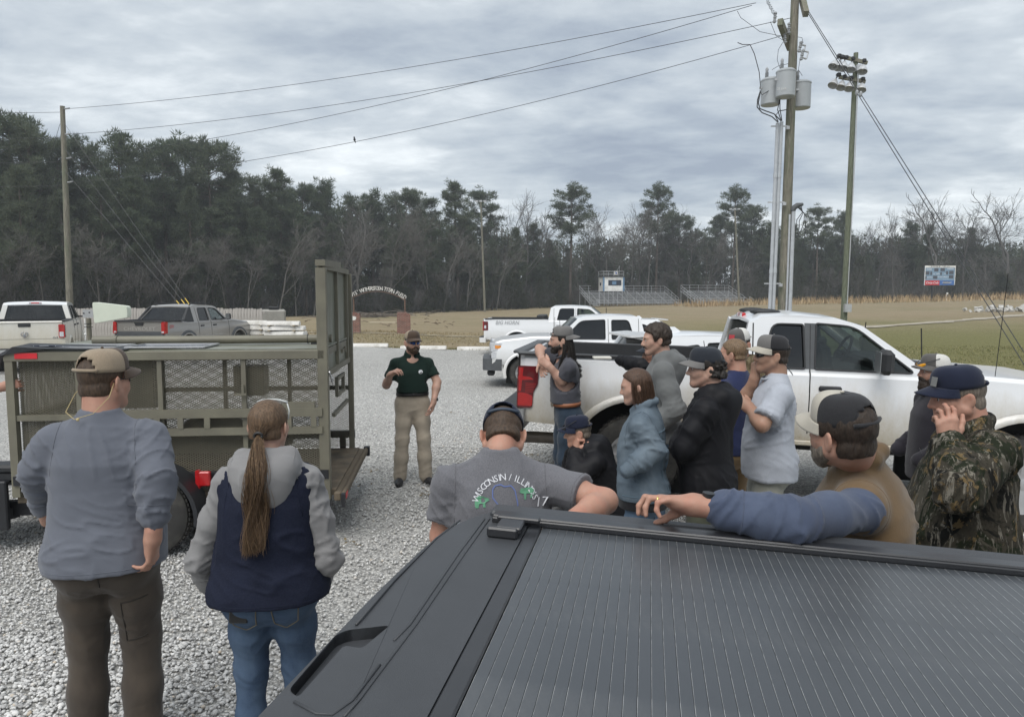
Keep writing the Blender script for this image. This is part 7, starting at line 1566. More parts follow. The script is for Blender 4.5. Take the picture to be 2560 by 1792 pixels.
                e2 = S_ + (el - S_) * T_.get('slen', .72); f.chain([S_, e2], [.050 * ar + i_, .060 * ar + i_], .03); d = unit(el - S_); f.fn(lambda Q, e2=e2, d=d, S_=S_: np.where((np.linalg.norm(Q - e2, axis=-1) < .14 * s), (Q - e2) @ d, -1.0), e2 - .15 * s, e2 + .15 * s, .01, 'i'); zones += [(e2, .09, 1.0, (Tz(0, 0, .2) - S_) * np.array([1, 1, -.6])), (S_ - Rt[:, 2] * .10 * s, .12, 1.3, (Tz(0, 0, .2) - S_) * np.array([1, 1, -.6]))]
            elif sl is None: f.cone(Tz(q * .05, -.014, .505), S_ - (S_ - Tz(0, 0, .45)) * .10, .042 * s + i_, .046 * ar + i_, .03); f.cone(Tz(q * .09, -.005, .40), S_ - (S_ - Tz(0, 0, .42)) * .16, .066 * s + i_ * .6, .050 * ar + i_, .03)
        if T_.get('hood'):
            f.chain([Tz(-.105, -.02, .535), Tz(-.085, -.095, .525), Tz(0, -.135, .51), Tz(.085, -.095, .525), Tz(.105, -.02, .535)], [.036 * s, .044 * s, .05 * s, .044 * s, .036 * s], .05); f.chain([Tz(-.085, .03, .545), Tz(-.10, -.03, .57), Tz(0, -.095, .575), Tz(.10, -.03, .57), Tz(.085, .03, .545)], [.026 * s] * 5, .04); f.ell(Tz(0, -.130, .45), np.array([.115, .058, .09]) * s, .06, Rt)
        if T_.get('collar'): 
            c_ = T_['collar']; f.chain([Tz(.03, .062, .525), Tz(.074, .02, .56), Tz(.06, -.055, .575 + c_ * .4), Tz(0, -.078, .58 + c_ * .5), Tz(-.06, -.055, .575 + c_ * .4), Tz(-.074, .02, .56), Tz(-.03, .062, .525)], [.016 * s + c_ * .3] * 7, .015)
        f.sub(NB + Rt @ np.array([0, .03, .06]) * s, np.array([.066, .072, .07]) * s, .012, Rt)
        V, F, g_ = f.mesh(T_.get('res', res)); V = relax(V, F, 1, .4); V = folds(V, g_, T_.get('fold', .009), sd + 31 * ti, zones); o = child(V, F, T_.get('name', 'shirt'), T_['m'])
        K.setdefault('_tops', []).append((o, V, F))
        if T_.get('seam', True) and res < .0125:
            bv = BVHTree.FromPolygons([Vector(v_) for v_ in V], [tuple(f_) for f_ in F.tolist()])
            def ringseam(c_, ax_, rr, nm, r2=.0016):
                ax_ = unit(ax_); x_ = unit(np.cross(ax_, (.3, .9, .2))); y_ = np.cross(ax_, x_); ln = []
                for t in np.linspace(0, 6.283, 44):
                    d_ = x_ * math.cos(t) + y_ * math.sin(t); h_ = bv.ray_cast(Vector(c_ + d_ * rr), Vector(-d_), rr)
                    if h_[0] is not None and (h_[0] - Vector(c_)).length > .03: ln.append(h_[0] + Vector(d_) * .0004)
                if len(ln) > 20: b = MB(); b.tube(ln, r2, 4, cap=False); b.build(nm, T_.get('seamm', T_['m']), o, smooth=True)
            ringseam(Tz(0, 0, hem + .022), Rt[:, 2], .5, 'hem_seam')
            for q in (1, -1):
                S_, el, wr, a = A[q]
                if sl == 'long': ringseam(wr + (el - wr) * (T_.get('cuff', .04) + (.2 if T_.get('band') else .12)), el - wr, .14, 'cuff_seam')
                if sl == 'short': ringseam(S_ + (el - S_) * (T_.get('slen', .72) - .06), el - S_, .16, 'cuff_seam')
                ringseam(S_ + (Tz(0, 0, .40) - S_) * .10, unit(S_ - Tz(0, 0, .42)) + np.array([0, 0, .0]), .17, 'armhole_seam', .0020)
        if T_.get('rib'):      # neck rib
            b = MB(); b.tube([Tz(.071 * math.cos(t), .014 + .066 * math.sin(t) , .553 - .026 * math.sin(t) ) for t in np.linspace(0, 6.283, 26)], .0085 * s, 6, cap=False); b.build('neck_rib', T_['m'], o, smooth=True)
    # ---- eyes, hair, cap
    if K.get('eyes', True):
        for q in (1, -1):
            b = MB(); b.ball(hpt(q * .031, .0795, .0035), (.0118 * hs,) * 3, 12, 9); e_ = b.build('eye', EYEW, root, smooth=True); b = MB(); b.ball(hpt(q * .031, .0875, .0035), (.0058 * hs,) * 3, 10, 7); b.build('iris', EYED, e_, smooth=True)
            f = Field(); f.chain([hpt(q * .048, .079, .0205), hpt(q * .032, .090, .0245), hpt(q * .014, .095, .0205)], [.0035 * hs, .0048 * hs, .0042 * hs], .004); V, F, g_ = f.mesh(.003); child(V, F, 'eyebrow', K.get('hair', {}).get('m', HDBR))
    H = K.get('hair')
    if H:
        t_ = H.get('t', .008); hl = H.get('back', -.055)
        def hf(Q):
            q = (Q - HC) @ RH / hs; x, y, z = q[..., 0], q[..., 1], q[..., 2]; r_ = np.array([.077 + t_, .098 + t_, .086 + t_]); c = q - np.array([0, -.016, .034]); m_ = np.linalg.norm(c / r_, axis=-1); d = (m_ - 1) * .09
            low = np.array(H.get('low', .0)); c2 = q - np.array([0, -.045, -.03]); d2 = (np.linalg.norm(c2 / np.array([.070 + t_ * .6, .059 + t_ * .6, .066 + t_ * .6]), axis=-1) - 1) * .055; d = np.minimum(d, d2)
            front = np.where(z > .045, y - (.032 + (z - .045) * 1.15 + H.get('fringe', 0)), y - np.where(z > H.get('side', -.005), .028, -.030)); nape = hl - z
            ear = .026 - np.sqrt(((y + .010) / 1.0) ** 2 + ((z + .014) / 1.25) ** 2) if not H.get('over') else np.full_like(x, -1.0)
            ear = np.where(np.abs(x) > .05, ear, -1.0); d = np.maximum(np.maximum(d, front), np.maximum(nape, ear)); return d * hs
        f = Field(); f.fn(hf, HC - .17 * hs, HC + .17 * hs, .01); V, F, g_ = f.mesh(.0055); n_ = (fbm(V * np.array([55, 55, 22]), 3, 3) * .5 + (1 - np.abs(vnoise(V * np.array([90, 90, 20]), 8))) * .5) * H.get('rough', .004)
        if len(V): child(relax(V, F, 1, .3) + g_ * n_[:, None], F, 'hair', H['m'])
        if H.get('curls'):
            f = Field(); rs = np.random.RandomState(5)
            for k in range(H['curls']): a = rs.uniform(-2.6, -.55); c = hpt(math.cos(a) * .078, -.02 + math.sin(a) * .095, rs.uniform(-.06, .0)); f.ell(c, np.array([.017, .017, .014]) * hs * rs.uniform(.7, 1.2), .008)
            V, F, g_ = f.mesh(.005); child(V + g_ * (vnoise(V * 120, 4) * .003)[:, None], F, 'curls', H['m'])
    Bd = K.get('beard')
    if Bd:
        L_ = Bd.get('len', .0); t_ = Bd.get('t', .006); f = Field(); hp_ = lambda x, y, z: hpt(x, y, z)
        for q in (1, -1):
            f.cone(hp_(q * .064, .008, -.022), hp_(q * .058, .02, -.06), (.0075 + t_) * hs, (.0135 + t_) * hs, .015); f.cone(hp_(q * .056, .02, -.06), hp_(q * .016, .076, -.098 - L_ * .4), (.0185 + t_) * hs, (.018 + t_) * hs, .02); f.cone(hp_(q * .008, .103, -.046), hp_(q * .030, .086, -.060), (.0055 + t_ * .5) * hs, (.0045 + t_ * .5) * hs, .008); f.cone(hp_(q * .030, .085, -.060), hp_(q * .022, .082, -.085), (.006 + t_ * .5) * hs, (.01 + t_ * .5) * hs, .01)
        for q in (1, -1): f.ell(hp_(q * .044, .046, -.066), np.array([.020, .030, .022]) * hs, .015)
        f.cone(hp_(0, .082, -.088), hp_(0, .082 - L_ * .1, -.10 - L_), (.020 + t_) * hs, (.016 + t_ + L_ * .12) * hs, .02); f.cone(hp_(-.02, .06, -.10), hp_(.02, .06, -.10 - L_ * .5), (.02 + t_) * hs, (.02 + t_) * hs, .02)
        V, F, g_ = f.mesh(.005); V = V + g_ * ((1 - np.abs(vnoise(V * np.array([110, 110, 30]), 9))) * .004 + fbm(V * 45, 5) * .002)[:, None] * Bd.get('rough', 1.0); child(V, F, 'beard', Bd['m'])
    if K.get('stache'):
        f = Field(); [f.cone(hpt(q * .006, .104, -.046), hpt(q * .028, .090, -.058), .006 * hs, .0045 * hs, .006) for q in (1, -1)]; V, F, g_ = f.mesh(.003); child(V, F, 'moustache', K['stache'])
    if K.get('cap'): make_cap(root, hpt, hs, K['cap'])
    if K.get('shades'): make_shades(root, hpt, hs, **K['shades'])
    info = dict(root=root, hpt=hpt, Tz=Tz, A=A, hip=hip, Rt=Rt, s=s, W=W, hs=hs, tops=K['_tops'], loc=loc, pix=pix, HC=HC, RH=RH, feet=feet)
    PEOPLE.append(info); return info
def make_cap(root, hpt, hs, C):
    """crown panels, brim, button, rear opening; C: front, back, brim materials, yaw (180 = worn backwards)"""
    ya, tl = R(C.get('yaw', 0)), C.get('tilt', 0.0); cy, sy = math.cos(ya), math.sin(ya); Hc = C.get('h', .098); z0 = C.get('z', .042); k = C.get('k', 1.0)
    def P3(x, y, z):
        y2 = y * math.cos(tl) - (z - .06) * math.sin(tl); z2 = .06 + y * math.sin(tl) + (z - .06) * math.cos(tl); return hpt(x * cy - y2 * sy, x * sy + y2 * cy - .014, z2)
    n, m_ = 48, 11; V = []; F = []; mi = []
    fwd = 0 if abs(C.get('yaw', 0)) < 90 else 1
    for j in range(m_ + 1):
        t = j / m_; ph = t * math.pi / 2
        for i in range(n):
            a = 2 * math.pi * i / n; ca, sa = math.cos(a), math.sin(a)
            rx, ry = .0885 * k, (.112 if sa > 0 else .106) * k; pr = math.cos(ph) ** .62; zz = math.sin(ph) ** .92
            up = .012 * max(0, sa) * math.sin(ph * 2) if C.get('high', True) else 0; seam = 1 - .012 * math.exp(-((((a + math.pi / 6) % (math.pi / 3)) - math.pi / 6) / .035) ** 2)
            V.append(P3(rx * ca * pr * seam, ry * sa * pr * seam + up * .6, z0 + Hc * zz + up))
    for j in range(m_):
        for i in range(n):
            a = 2 * math.pi * (i + .5) / n; back = math.sin(a) < -.55 and j < 5 and ((math.cos(a) / .62) ** 2 + ((j + .5) / 5.2) ** 2) < 1
            if back and C.get('open', True): continue
            F.append((j * n + i, j * n + (i + 1) % n, (j + 1) * n + (i + 1) % n, (j + 1) * n + i)); mi.append(0 if math.sin(a) > .42 else 1)
    o = mkmesh('cap', V, F, [C['front'], C['back']], root, mi, True); sd = o.modifiers.new('s', 'SOLIDIFY'); sd.thickness = .004; sd.offset = -1
    # brim
    V = []; nb_, mb_ = 20, 7; L_ = C.get('brim_len', .072)
    for j in range(mb_ + 1):
        for i in range(nb_ + 1):
            a = R(18) + R(144) * i / nb_; ca, sa = math.cos(a), math.sin(a); t = j / mb_; e_ = math.sin(math.pi * i / nb_) ** .55
            V.append(P3(.0875 * k * ca * (1 + .05 * t), .111 * k * sa + L_ * t * e_, z0 + .006 - .018 * t * C.get('droop', 1.0) - C.get('curve', .028) * (ca / .95) ** 2 * (.45 + .75 * t) + .010))
    br = mkmesh('brim', V, [(j * (nb_ + 1) + i, j * (nb_ + 1) + i + 1, (j + 1) * (nb_ + 1) + i + 1, (j + 1) * (nb_ + 1) + i) for j in range(mb_) for i in range(nb_)], C['brim'], o, smooth=True); sd = br.modifiers.new('s', 'SOLIDIFY'); sd.thickness = .0045
    b = MB(); b.ball(P3(0, .002, z0 + Hc + .004), (.007, .007, .004), 8, 5); b.build('button', C['front'], o, smooth=True)
    if C.get('open', True):
        b = MB(); b.tube([P3(.066 * k * q, -.0835 * k - .022 * k * (1 - q * q), z0 + .010) for q in np.linspace(-1, 1, 9)], .0075, 6); b.build('strap', C.get('strap', C['back']), o, smooth=True)
    if C.get('patch'):
        x_, w_, h_ = C.get('patch_x', 0), .026, .02; b = MB(); b.add([P3(x_ + w_ * u_, .1155 * k + .004 - .10 * (x_ + w_ * u_) ** 2 / .0885 - .006 * (v_ + 1), z0 + .045 + h_ * v_) for v_ in (-1, 1) for u_ in (-1, -.33, .33, 1)], [(0, 1, 5, 4), (1, 2, 6, 5), (2, 3, 7, 6)]); b.build('badge', C['patch'], o)
    return o
def make_shades(root, hpt, hs, m=None, up=0.0, frame=None, z=.004, back=0.0, tilt=0.0):
    """wrap sunglasses; up raises them on to the brow or cap"""
    fr = frame or PLAST
    def q3(x, y, zz): return hpt(x, y + back, zz + up + tilt * (y - .05))
    b = MB(); pts = []
    b.tube([q3(-.068, .066, z + .012), q3(-.03, .1035, z + .015), q3(0, .108, z + .012), q3(.03, .1035, z + .015), q3(.068, .066, z + .012)], .0028 * hs, 5)
    for s_ in (-1, 1): b.tube([q3(s_ * .068, .066, z + .012), q3(s_ * .079, .02, z + .008), q3(s_ * .080, -.03, z - .002)], .0026 * hs, 5)
    o = b.build('sunglasses', fr, root, smooth=True)
    for s_ in (-1, 1):
        b = MB(); V = []
        for j in range(4):
            for i in range(6):
                t = i / 5; x = s_ * (.010 + .056 * t); y = .1075 - .040 * t * t; V.append(q3(x, y + .001, z + .014 - .032 * (j / 3) * (1 - .35 * t * t) * (.75 if i == 0 else 1)))
        b.add(V, [(j * 6 + i, j * 6 + i + 1, j * 6 + 7 + i, j * 6 + 6 + i) for j in range(3) for i in range(5)]); l_ = b.build('lens', m or LENS, o, smooth=True); sd = l_.modifiers.new('s', 'SOLIDIFY'); sd.thickness = .0025
    return o
def strands(name, curves, n, spread, r_, m, parent, seed=0, wave=.0, jit=.25):
    """curves: list of guide polylines (k,3); n hairs each, scattered round the guide"""
    rs = np.random.RandomState(seed); VV = []; FF = []; b = 0; C = np.array(curves); g, k, _ = C.shape
    for i in range(n * g):
        a, b2 = rs.randint(g), rs.randint(g); t = rs.uniform(0, 1); c = C[a] * (1 - t * jit) + C[b2] * t * jit; off = rs.normal(0, 1, 3) * spread * rs.uniform(.2, 1); tt = np.linspace(0, 1, k)[:, None]
        c = c + off * np.minimum(1, .25 + tt * 1.2) + wave * np.stack([np.sin(tt[:, 0] * 9 + rs.uniform(0, 1.5) + a), np.cos(tt[:, 0] * 8 + rs.uniform(0, 1.5)), tt[:, 0] * 0], 1) * tt
        rr = r_ * rs.uniform(.6, 1.3) * (1 - .55 * tt); d = np.gradient(c, axis=0); d /= np.linalg.norm(d, axis=1, keepdims=True) + 1e-9; x = np.cross(d, rs.normal(size=3)); x /= np.linalg.norm(x, axis=1, keepdims=True) + 1e-9; y = np.cross(d, x)
        ring = np.stack([c + x * rr, c + (-.5 * x + .866 * y) * rr, c + (-.5 * x - .866 * y) * rr], 1).reshape(-1, 3); VV.append(ring); j = np.arange(k - 1)
        for q in range(3): FF.append(np.stack([b + j * 3 + q, b + j * 3 + (q + 1) % 3, b + j * 3 + 3 + (q + 1) % 3, b + j * 3 + 3 + q], 1))
        b += 3 * k
    return mkmesh(name, np.concatenate(VV), np.concatenate(FF), m, parent, smooth=True)
def stick(target, V2, F2, org, ux, uy, mat_, name, off=.003, depth=.3):
    """lay flat print on a garment: project 2D mesh along the normal of (ux, uy) on to the surface"""
    o, V, F = target; bvh = BVHTree.FromPolygons([Vector(v) for v in V], [tuple(f) for f in F.tolist()]); ux, uy = Vector(ux).normalized(), Vector(uy).normalized(); n_ = ux.cross(uy); P_ = []
    for v in V2:
        q = Vector(org) + ux * v[0] + uy * v[1]; hit = bvh.ray_cast(q + n_ * depth, -n_, depth * 2.5); P_.append(hit[0] + n_ * off if hit[0] is not None else q)
    return mkmesh(name, P_, F2, mat_, o)
def arc_text(txt, R_, size, step, a0, flat=0.0):
    """text on an arc, one merged 2D mesh"""
    VV = []; FF = []; b = 0; a = a0
    for ch in txt:
        wd = {'I': .45, ' ': .6, '/': .7, 'W': 1.25}.get(ch, 1.0) * step; a += wd / 2
        if ch != ' ':
            tv, tf = text2d(ch, size, .0); c, s_ = math.cos(-a), math.sin(-a)
            for v in tv: VV.append((R_ * math.sin(a) + v[0] * c - v[1] * s_, R_ * math.cos(a) + v[0] * s_ + v[1] * c))
            FF += [tuple(i + b for i in f_) for f_ in tf]; b += len(tv)
        a += wd / 2
    return VV, FF, a
SHOEB = M('black_shoe', (.02, .02, .022), .55, var=.2, bump=.2)
# ------------------------------------------------------------------ the people
KHAKI = cloth('khaki_twill', (.39, .335, .265)); BROWNP = cloth('brown_work_trousers', (.058, .047, .038), .2, fade=(.085, .068, .052)); JEAN = cloth('mid_denim', (.042, .068, .115), .25, 300, .3, fade=(.095, .14, .205), sheen=0.0); JEAND = cloth('dark_denim', (.020, .033, .052), .2, 300, .2, fade=(.035, .055, .08)); JEANL = cloth('light_denim', (.075, .115, .17), .2, 300, .3, fade=(.14, .195, .26), sheen=0.0); STONE = cloth('stone_trousers', (.30, .30, .26)); BLKP = cloth('black_trousers', (.012, .012, .014))
GREYSH = cloth('blue_grey_jersey', (.122, .132, .158), .08, 200, bump=.15); GREEN = cloth('dark_green_polo', (.009, .022, .017), .12, 300, sheen=.05); CHAR = cloth('charcoal_tee', (.062, .063, .075), .1); HEATH = cloth('heather_grey_tee', (.105, .105, .115), .08, 330, .5); LGREY = cloth('light_grey_tee', (.33, .35, .39), .06, 300, .3); HOOD = cloth('grey_hoodie', (.215, .212, .212), .06, 200); DHOOD = cloth('charcoal_hoodie', (.13, .135, .134), .08, 200); NAVYV = cloth('navy_fleece', (.009, .012, .026), .2, 150, .2, sheen=.0); BLACKJ = cloth('black_shell', (.0095, .0095, .0115), .2, 120, rough=.6, sheen=0.0); NAVYT = cloth('navy_tee', (.02, .027, .075), .1); VESTB = cloth('brown_waxed_vest', (.135, .088, .045), .15, 90, rough=.6); BLUES = cloth('blue_work_shirt', (.055, .07, .112), .15, 250, fade=(.08, .10, .15)); DVEST = cloth('dark_vest', (.022, .02, .026), .2); DENJ = cloth('washed_denim_jacket', (.085, .112, .138), .25, 300, .35, fade=(.145, .178, .205), sheen=0.0)
CAMO1 = camo('leaf_camo', [(.010, .010, .009), (.045, .040, .030), (.016, .020, .011), (.075, .068, .052), (.19, .175, .145), (.15, .105, .05)]); CAMO2 = camo('brush_camo', [(.05, .038, .022), (.11, .085, .05), (.18, .145, .09), (.06, .055, .03), (.25, .21, .15), (.03, .022, .014)], 1.6)
CTAN = cloth('tan_mesh_cap', (.245, .195, .14), .1, 420, .35); CBRN = cloth('brown_cap', (.075, .052, .038)); CNVY = cloth('navy_cap', (.012, .016, .034), .15); CBLK = cloth('black_mesh_cap', (.018, .018, .020), .15, 420, .4); CGRY = cloth('grey_cap', (.15, .145, .14)); CCRM = cloth('cream_cap', (.42, .39, .33)); CWHT = cloth('white_mesh_cap', (.5, .49, .46), .1, 420, .3); CCHR = cloth('charcoal_cap', (.10, .095, .09)); CSLA = cloth('slate_cap', (.022, .026, .034))
LOGOW = M('print_white', (.7, .71, .72), .8, var=.05); WATCHB = M('watch_black', (.015, .015, .016), .4); WATCHG = M('watch_green_strap', (.07, .095, .06), .7); GOLD = M('gold_ring', (.75, .55, .2), .25, metal=.9); BELTB = M('black_belt', (.015, .015, .015), .5); BELTT = M('tan_leather_belt', (.26, .095, .04), .5, var=.2)
def belt(I, m, z=.10, w_=1.0, d_=1.0, fat=0.0, buckle=None):
    b = MB(); s = I['s']; hw, hd = (.164 * (1 + fat * .5)) * w_, (.116 + fat * .05) * d_; ring = []
    for k in range(40):
        t = 2 * math.pi * k / 40; c, si = math.cos(t), math.sin(t); r_ = (abs(c) ** 2.3 + abs(si) ** 2.3) ** (-1 / 2.3)
        for dz in (-.018, .018): ring.append(I['Tz'](hw * c * r_, hd * si * r_ + .002, z + dz))
    b.add(ring, [(2 * k, 2 * k + 1, (2 * k + 3) % 80, (2 * k + 2) % 80) for k in range(40)]); o = b.build('belt', m, I['root'], smooth=True); sd = o.modifiers.new('s', 'SOLIDIFY'); sd.thickness = .008; sd.offset = 1
    if buckle: 
        b = MB(); b.ball(I['Tz'](0, hd + .012, z), buckle[1], 14, 6); b.build('buckle', buckle[0], o, smooth=True)
def watch(I, q, m, ms=None, face=True, r_=.031):
    S_, el, wr, a = I['A'][q]; d = unit(el - wr); c = wr + d * .035; x = unit(np.cross(d, (0, 0, 1))); y = np.cross(x, d); b = MB()
    b.tube([c - d * .011, c + d * .011], r_ * I['s'], 18); o = b.build('wristwatch', ms or m, I['root'], smooth=True, angle=40)
    if face: b = MB(); u_ = unit(np.array([0, 0, 1.]) - d * d[2]) if abs(d[2]) < .8 else x; b.tube([c + u_ * (r_ - .004), c + u_ * (r_ + .010)], .019, 16); b.build('watch_case', m, o, smooth=True, angle=40)
# 1 man in blue-grey long sleeves, seen from behind
I = person('man in blue-grey long-sleeved shirt and tan cap watching with his back turned', 243, 3.05, 1.85, 12, fat=.45, res=.010, lean=2, head=(-30, 3, 0), pants=BROWNP, pleg=(1.12, 1.2), eyes=False, hair=dict(m=HBRN, t=.004, back=-.062, side=.0, rough=.002), skin=SK2,
           sw=.172, cap=dict(front=CBRN, back=CTAN, brim=CBRN, tilt=.02), shades=dict(m=LENS), R=dict(ep=(392, 1190, 3.0), wp=(382, 1345, 2.94), hand='relaxed', fd=(-.15, .12, -1), nd=(-1, 0, 0)), L=dict(ep=(92, 1172, 3.02), wp=(120, 1300, 3.24), hand=None),
           tops=[dict(m=GREYSH, inf=.016, hem=-.075, sleeve='long', cuff=.34, band=True, fold=.017, rib=True, sinf=.004, w=1.0, res=.009)])
hp = I['hpt']; b = MB(); tv = [hp(.082, -.03, -.005), hp(.10, -.07, -.06), hp(.075, -.125, -.125), hp(.0, -.150, -.150), hp(-.075, -.125, -.125), hp(-.10, -.06, -.055), hp(-.082, -.02, -.003)]
b.tube(tv, .0016, 5); b.ball(hp(.02, -.150, -.150), .007, 8, 5); b.build('glasses_cord', M('yellow_cord', (.45, .36, .18), .7), I['root'], smooth=True)
def on_trousers(I, lines, nrm, m, nm, r_=.0024):
    tr = [c for c in I['root'].children if c.name.startswith('trousers')][0]; tv = np.empty(len(tr.data.vertices) * 3); tr.data.vertices.foreach_get('co', tv); bvh = BVHTree.FromPolygons([Vector(v) for v in tv.reshape(-1, 3)], [tuple(p.vertices) for p in tr.data.polygons]); n_ = Vector(nrm).normalized()
    for L_ in lines:
        ln = []
        for a, b_ in zip(L_[:-1], L_[1:]):
            for t in np.linspace(0, 1, 7):
                h_ = bvh.ray_cast(Vector(np.array(I['Tz'](*a)) * (1 - t) + np.array(I['Tz'](*b_)) * t) + n_ * .5, -n_, 1)
                if h_[0] is not None: ln.append(h_[0] + n_ * .001)
        if len(ln) > 3: b = MB(); b.tube(ln, r_, 4, cap=False); b.build(nm, m, tr, smooth=True)
SEAMB = M('trouser_seam', (.032, .027, .022), .9)
on_trousers(I, [[(.0, 0, .0), (.0, 0, -.12)], [(.05, 0, -.02), (.14, 0, .0)], [(.06, 0, -.22), (.16, 0, -.20)], [(.06, 0, -.22), (.07, 0, -.40), (.15, 0, -.38)], [(-.05, 0, -.02), (-.14, 0, .0)]], (.1, -1, 0), SEAMB, 'pocket_seam', .003)
# 2 woman with the ponytail
HPON = hair_mat('hair_ponytail', (.115, .072, .042)); HPO2 = hair_mat('hair_highlight', (.21, .135, .075))
I = person('woman with long brown ponytail wearing navy vest over grey hoodie and jeans', 660, 2.92, 1.66, 8, fat=.52, fem=True, res=.010, lean=1, head=(-14, 4, 0), pants=JEAN, pleg=(1.05, .95), eyes=False, skin=SK1, sw=.168, hair=dict(m=HPON, t=.011, back=-.055, over=False, side=-.03, rough=.003),
           R=dict(ep=(818, 1398, 2.92), wp=(775, 1478, 3.12), hand=None), L=dict(ep=(500, 1398, 2.92), wp=(548, 1478, 3.12), hand=None),
           tops=[dict(name='hoodie', m=HOOD, inf=.006, hem=-.02, sleeve='long', hood=True, fold=.013, sinf=.008, res=.009), dict(name='vest', m=NAVYV, inf=.040, hem=-.062, sleeve=None, fold=.013, top=.535, res=.009)])
hp, hs = I['hpt'], I['hs']; tie = hp(.008, -.128, -.028); gd = []
for k in range(15):      # hair swept back over the skull to the tie
    a = math.pi * (k / 14) ; px_, pz = math.cos(a) * .086, .034 + math.sin(a) * .092
    for yy in (.055, .01):
        p0 = hp(px_ * (.85 if yy > .03 else 1.0), yy, pz * (.9 if yy > .03 else 1.0) if pz > .04 else pz + .0); p1 = hp(px_ * 1.0, -.05, pz * .95 + .004); p2 = hp(px_ * .55 + .004, -.112, (pz - .0) * .45 - .018); gd.append(np.array([np.array(p0) * (1 - t) ** 3 + 3 * np.array(p1) * t * (1 - t) ** 2 + 3 * np.array(p2) * t * t * (1 - t) + np.array(tie) * t ** 3 for t in np.linspace(0, 1, 9)]))
strands('swept_hair', gd, 34, .007, .0011, HPON, I['root'], 1, 0, .12); strands('swept_hair', gd, 7, .007, .0012, HPO2, I['root'], 2, 0, .12)
Tz = I['Tz']; gd = []
for k in range(12):
    a = k / 12 * 6.283; o1 = np.array([math.cos(a) * .018, math.sin(a) * .010, 0]); q = [tie, tie + np.array([0, -.022, -.02]) + o1 * .6, Tz(.002, -.195, .54) + o1 * 1.6, Tz(-.012, -.205, .43) + o1 * 1.8, Tz(-.020, -.20, .32) + o1 * 1.5, Tz(-.024, -.19, .235 - .06 * ((k * 7) % 5) / 5) + o1 * .9]
    gd.append(np.array([np.array([np.interp(t, np.linspace(0, 1, 6), [float(w_[j]) for w_ in q]) for j in range(3)]) for t in np.linspace(0, 1, 16)]))
for g_ in gd: g_[1:-1] = (g_[:-2] + 2 * g_[1:-1] + g_[2:]) / 4
strands('ponytail', gd, 90, .010, .0010, HPON, I['root'], 3, .022, .45); strands('ponytail', gd, 30, .013, .0010, HPO2, I['root'], 4, .026, .45)
b = MB(); b.tube([tie + np.array([.015 * math.cos(t), -.010, .012 * math.sin(t)]) for t in np.linspace(0, 6.283, 14)], .006, 6); b.build('hair_tie', WATCHB, I['root'], smooth=True)
b = MB(); 
for q in (-1, 1): b.tube([hp(q * .088, .02, .035), hp(q * .088, .03, .075), hp(q * .075, .035, .112)], .0032, 5)
b.tube([hp(x, .035, .128 - 2.2 * x * x) for x in np.linspace(-.078, .078, 9)], .0045, 5); sg_ = b.build('sunglasses', M('pale_frame', (.45, .47, .46), .4), I['root'], smooth=True)
for q in (-1, 1): b = MB(); b.add([hp(q * x, .045 + dy_, .130 - 2.2 * x * x - dz) for x in (.012, .04, .068) for dy_, dz in ((0, .006), (.03, .018))], [(0, 1, 3, 2), (2, 3, 5, 4)]); b.build('lens', LENS, sg_)
b = MB(); b.box(Tz(-.105, -.152, -.062), (.072, .010, .12), Matrix.Rotation(.05, 3, 'Y'), bev=.004); tag(b.build('phone', WATCHB), 'black phone in the back pocket of the ponytailed woman', 'phone'); bpy.data.objects['phone'].matrix_world = I['W']
ST = M('denim_stitch', (.16, .14, .10), .8)
top = None
for q in (-1, 1):      # back pockets
    tr = [c for c in I['root'].children if c.name.startswith('trousers')][0]; tv = np.empty(len(tr.data.vertices) * 3); tr.data.vertices.foreach_get('co', tv); tv = tv.reshape(-1, 3); tf = [tuple(p.vertices) for p in tr.data.polygons]
    bvh = BVHTree.FromPolygons([Vector(v) for v in tv], tf); pts = []
    for x, z in ((.03, -.055), (.038, -.15), (.085, -.18), (.135, -.145), (.145, -.04)):
        pts.append((q * x, z))
    loop = pts + [pts[0]]; b = MB(); ln = []
    for (xa, za), (xb, zb_) in zip(loop[:-1], loop[1:]):
        for t in np.linspace(0, 1, 6)[:-1]:
            p = Tz(xa + (xb - xa) * t, -.4, za + (zb_ - za) * t); h_ = bvh.ray_cast(Vector(p), Vector((0, 1, 0)), 1); 
            if h_[0] is not None: ln.append(h_[0] + Vector((0, -.002, 0)))
    if len(ln) > 3: b.tube(ln + [ln[0]], .0026, 4, cap=False); b.build('pocket_seam', ST, tr, smooth=True)
# 3 the presenter
I = person('bearded presenter in dark green polo and khaki trousers gesturing with one hand', 1030, 7.85, 1.70, 193, fat=.18, res=.012, lean=0, head=(18, 4, 0), sleeve='short', pants=KHAKI, pleg=(1.12, 1.25), beard=dict(m=HBRN, t=.003), hair=dict(m=HBRN, t=.003, back=-.05), skin=SK1, cap=dict(front=CBRN, back=CTAN, brim=CBRN), shades=dict(m=LENSB),
           foot={1: (.15, .02, .081), -1: (-.13, .06, .081)}, fyaw={1: -12, -1: 20}, R=dict(ep=(966, 962, 7.80), wp=(976, 936, 7.56), hand='pinch', fd=(.55, -.35, .35), nd=(.4, .1, -.6)), L=dict(ep=(1093, 955, 7.85), wp=(1084, 1005, 7.72), hand='relaxed', fd=(-.2, 0, -1), nd=(-1, 0, 0)),
           tops=[dict(name='polo_shirt', m=GREEN, inf=.008, hem=.118, sleeve='short', slen=.70, fold=.010, collar=.008)])
belt(I, BELTB, .100, 1.0, 1.0, .18, (BELTB, (.02, .008, .02))); watch(I, -1, WATCHB, r_=.033)
a = [(math.cos(t) * .024, math.sin(t) * .021) for t in np.linspace(0, 6.283, 17)[:-1]]; Tz = I['Tz']
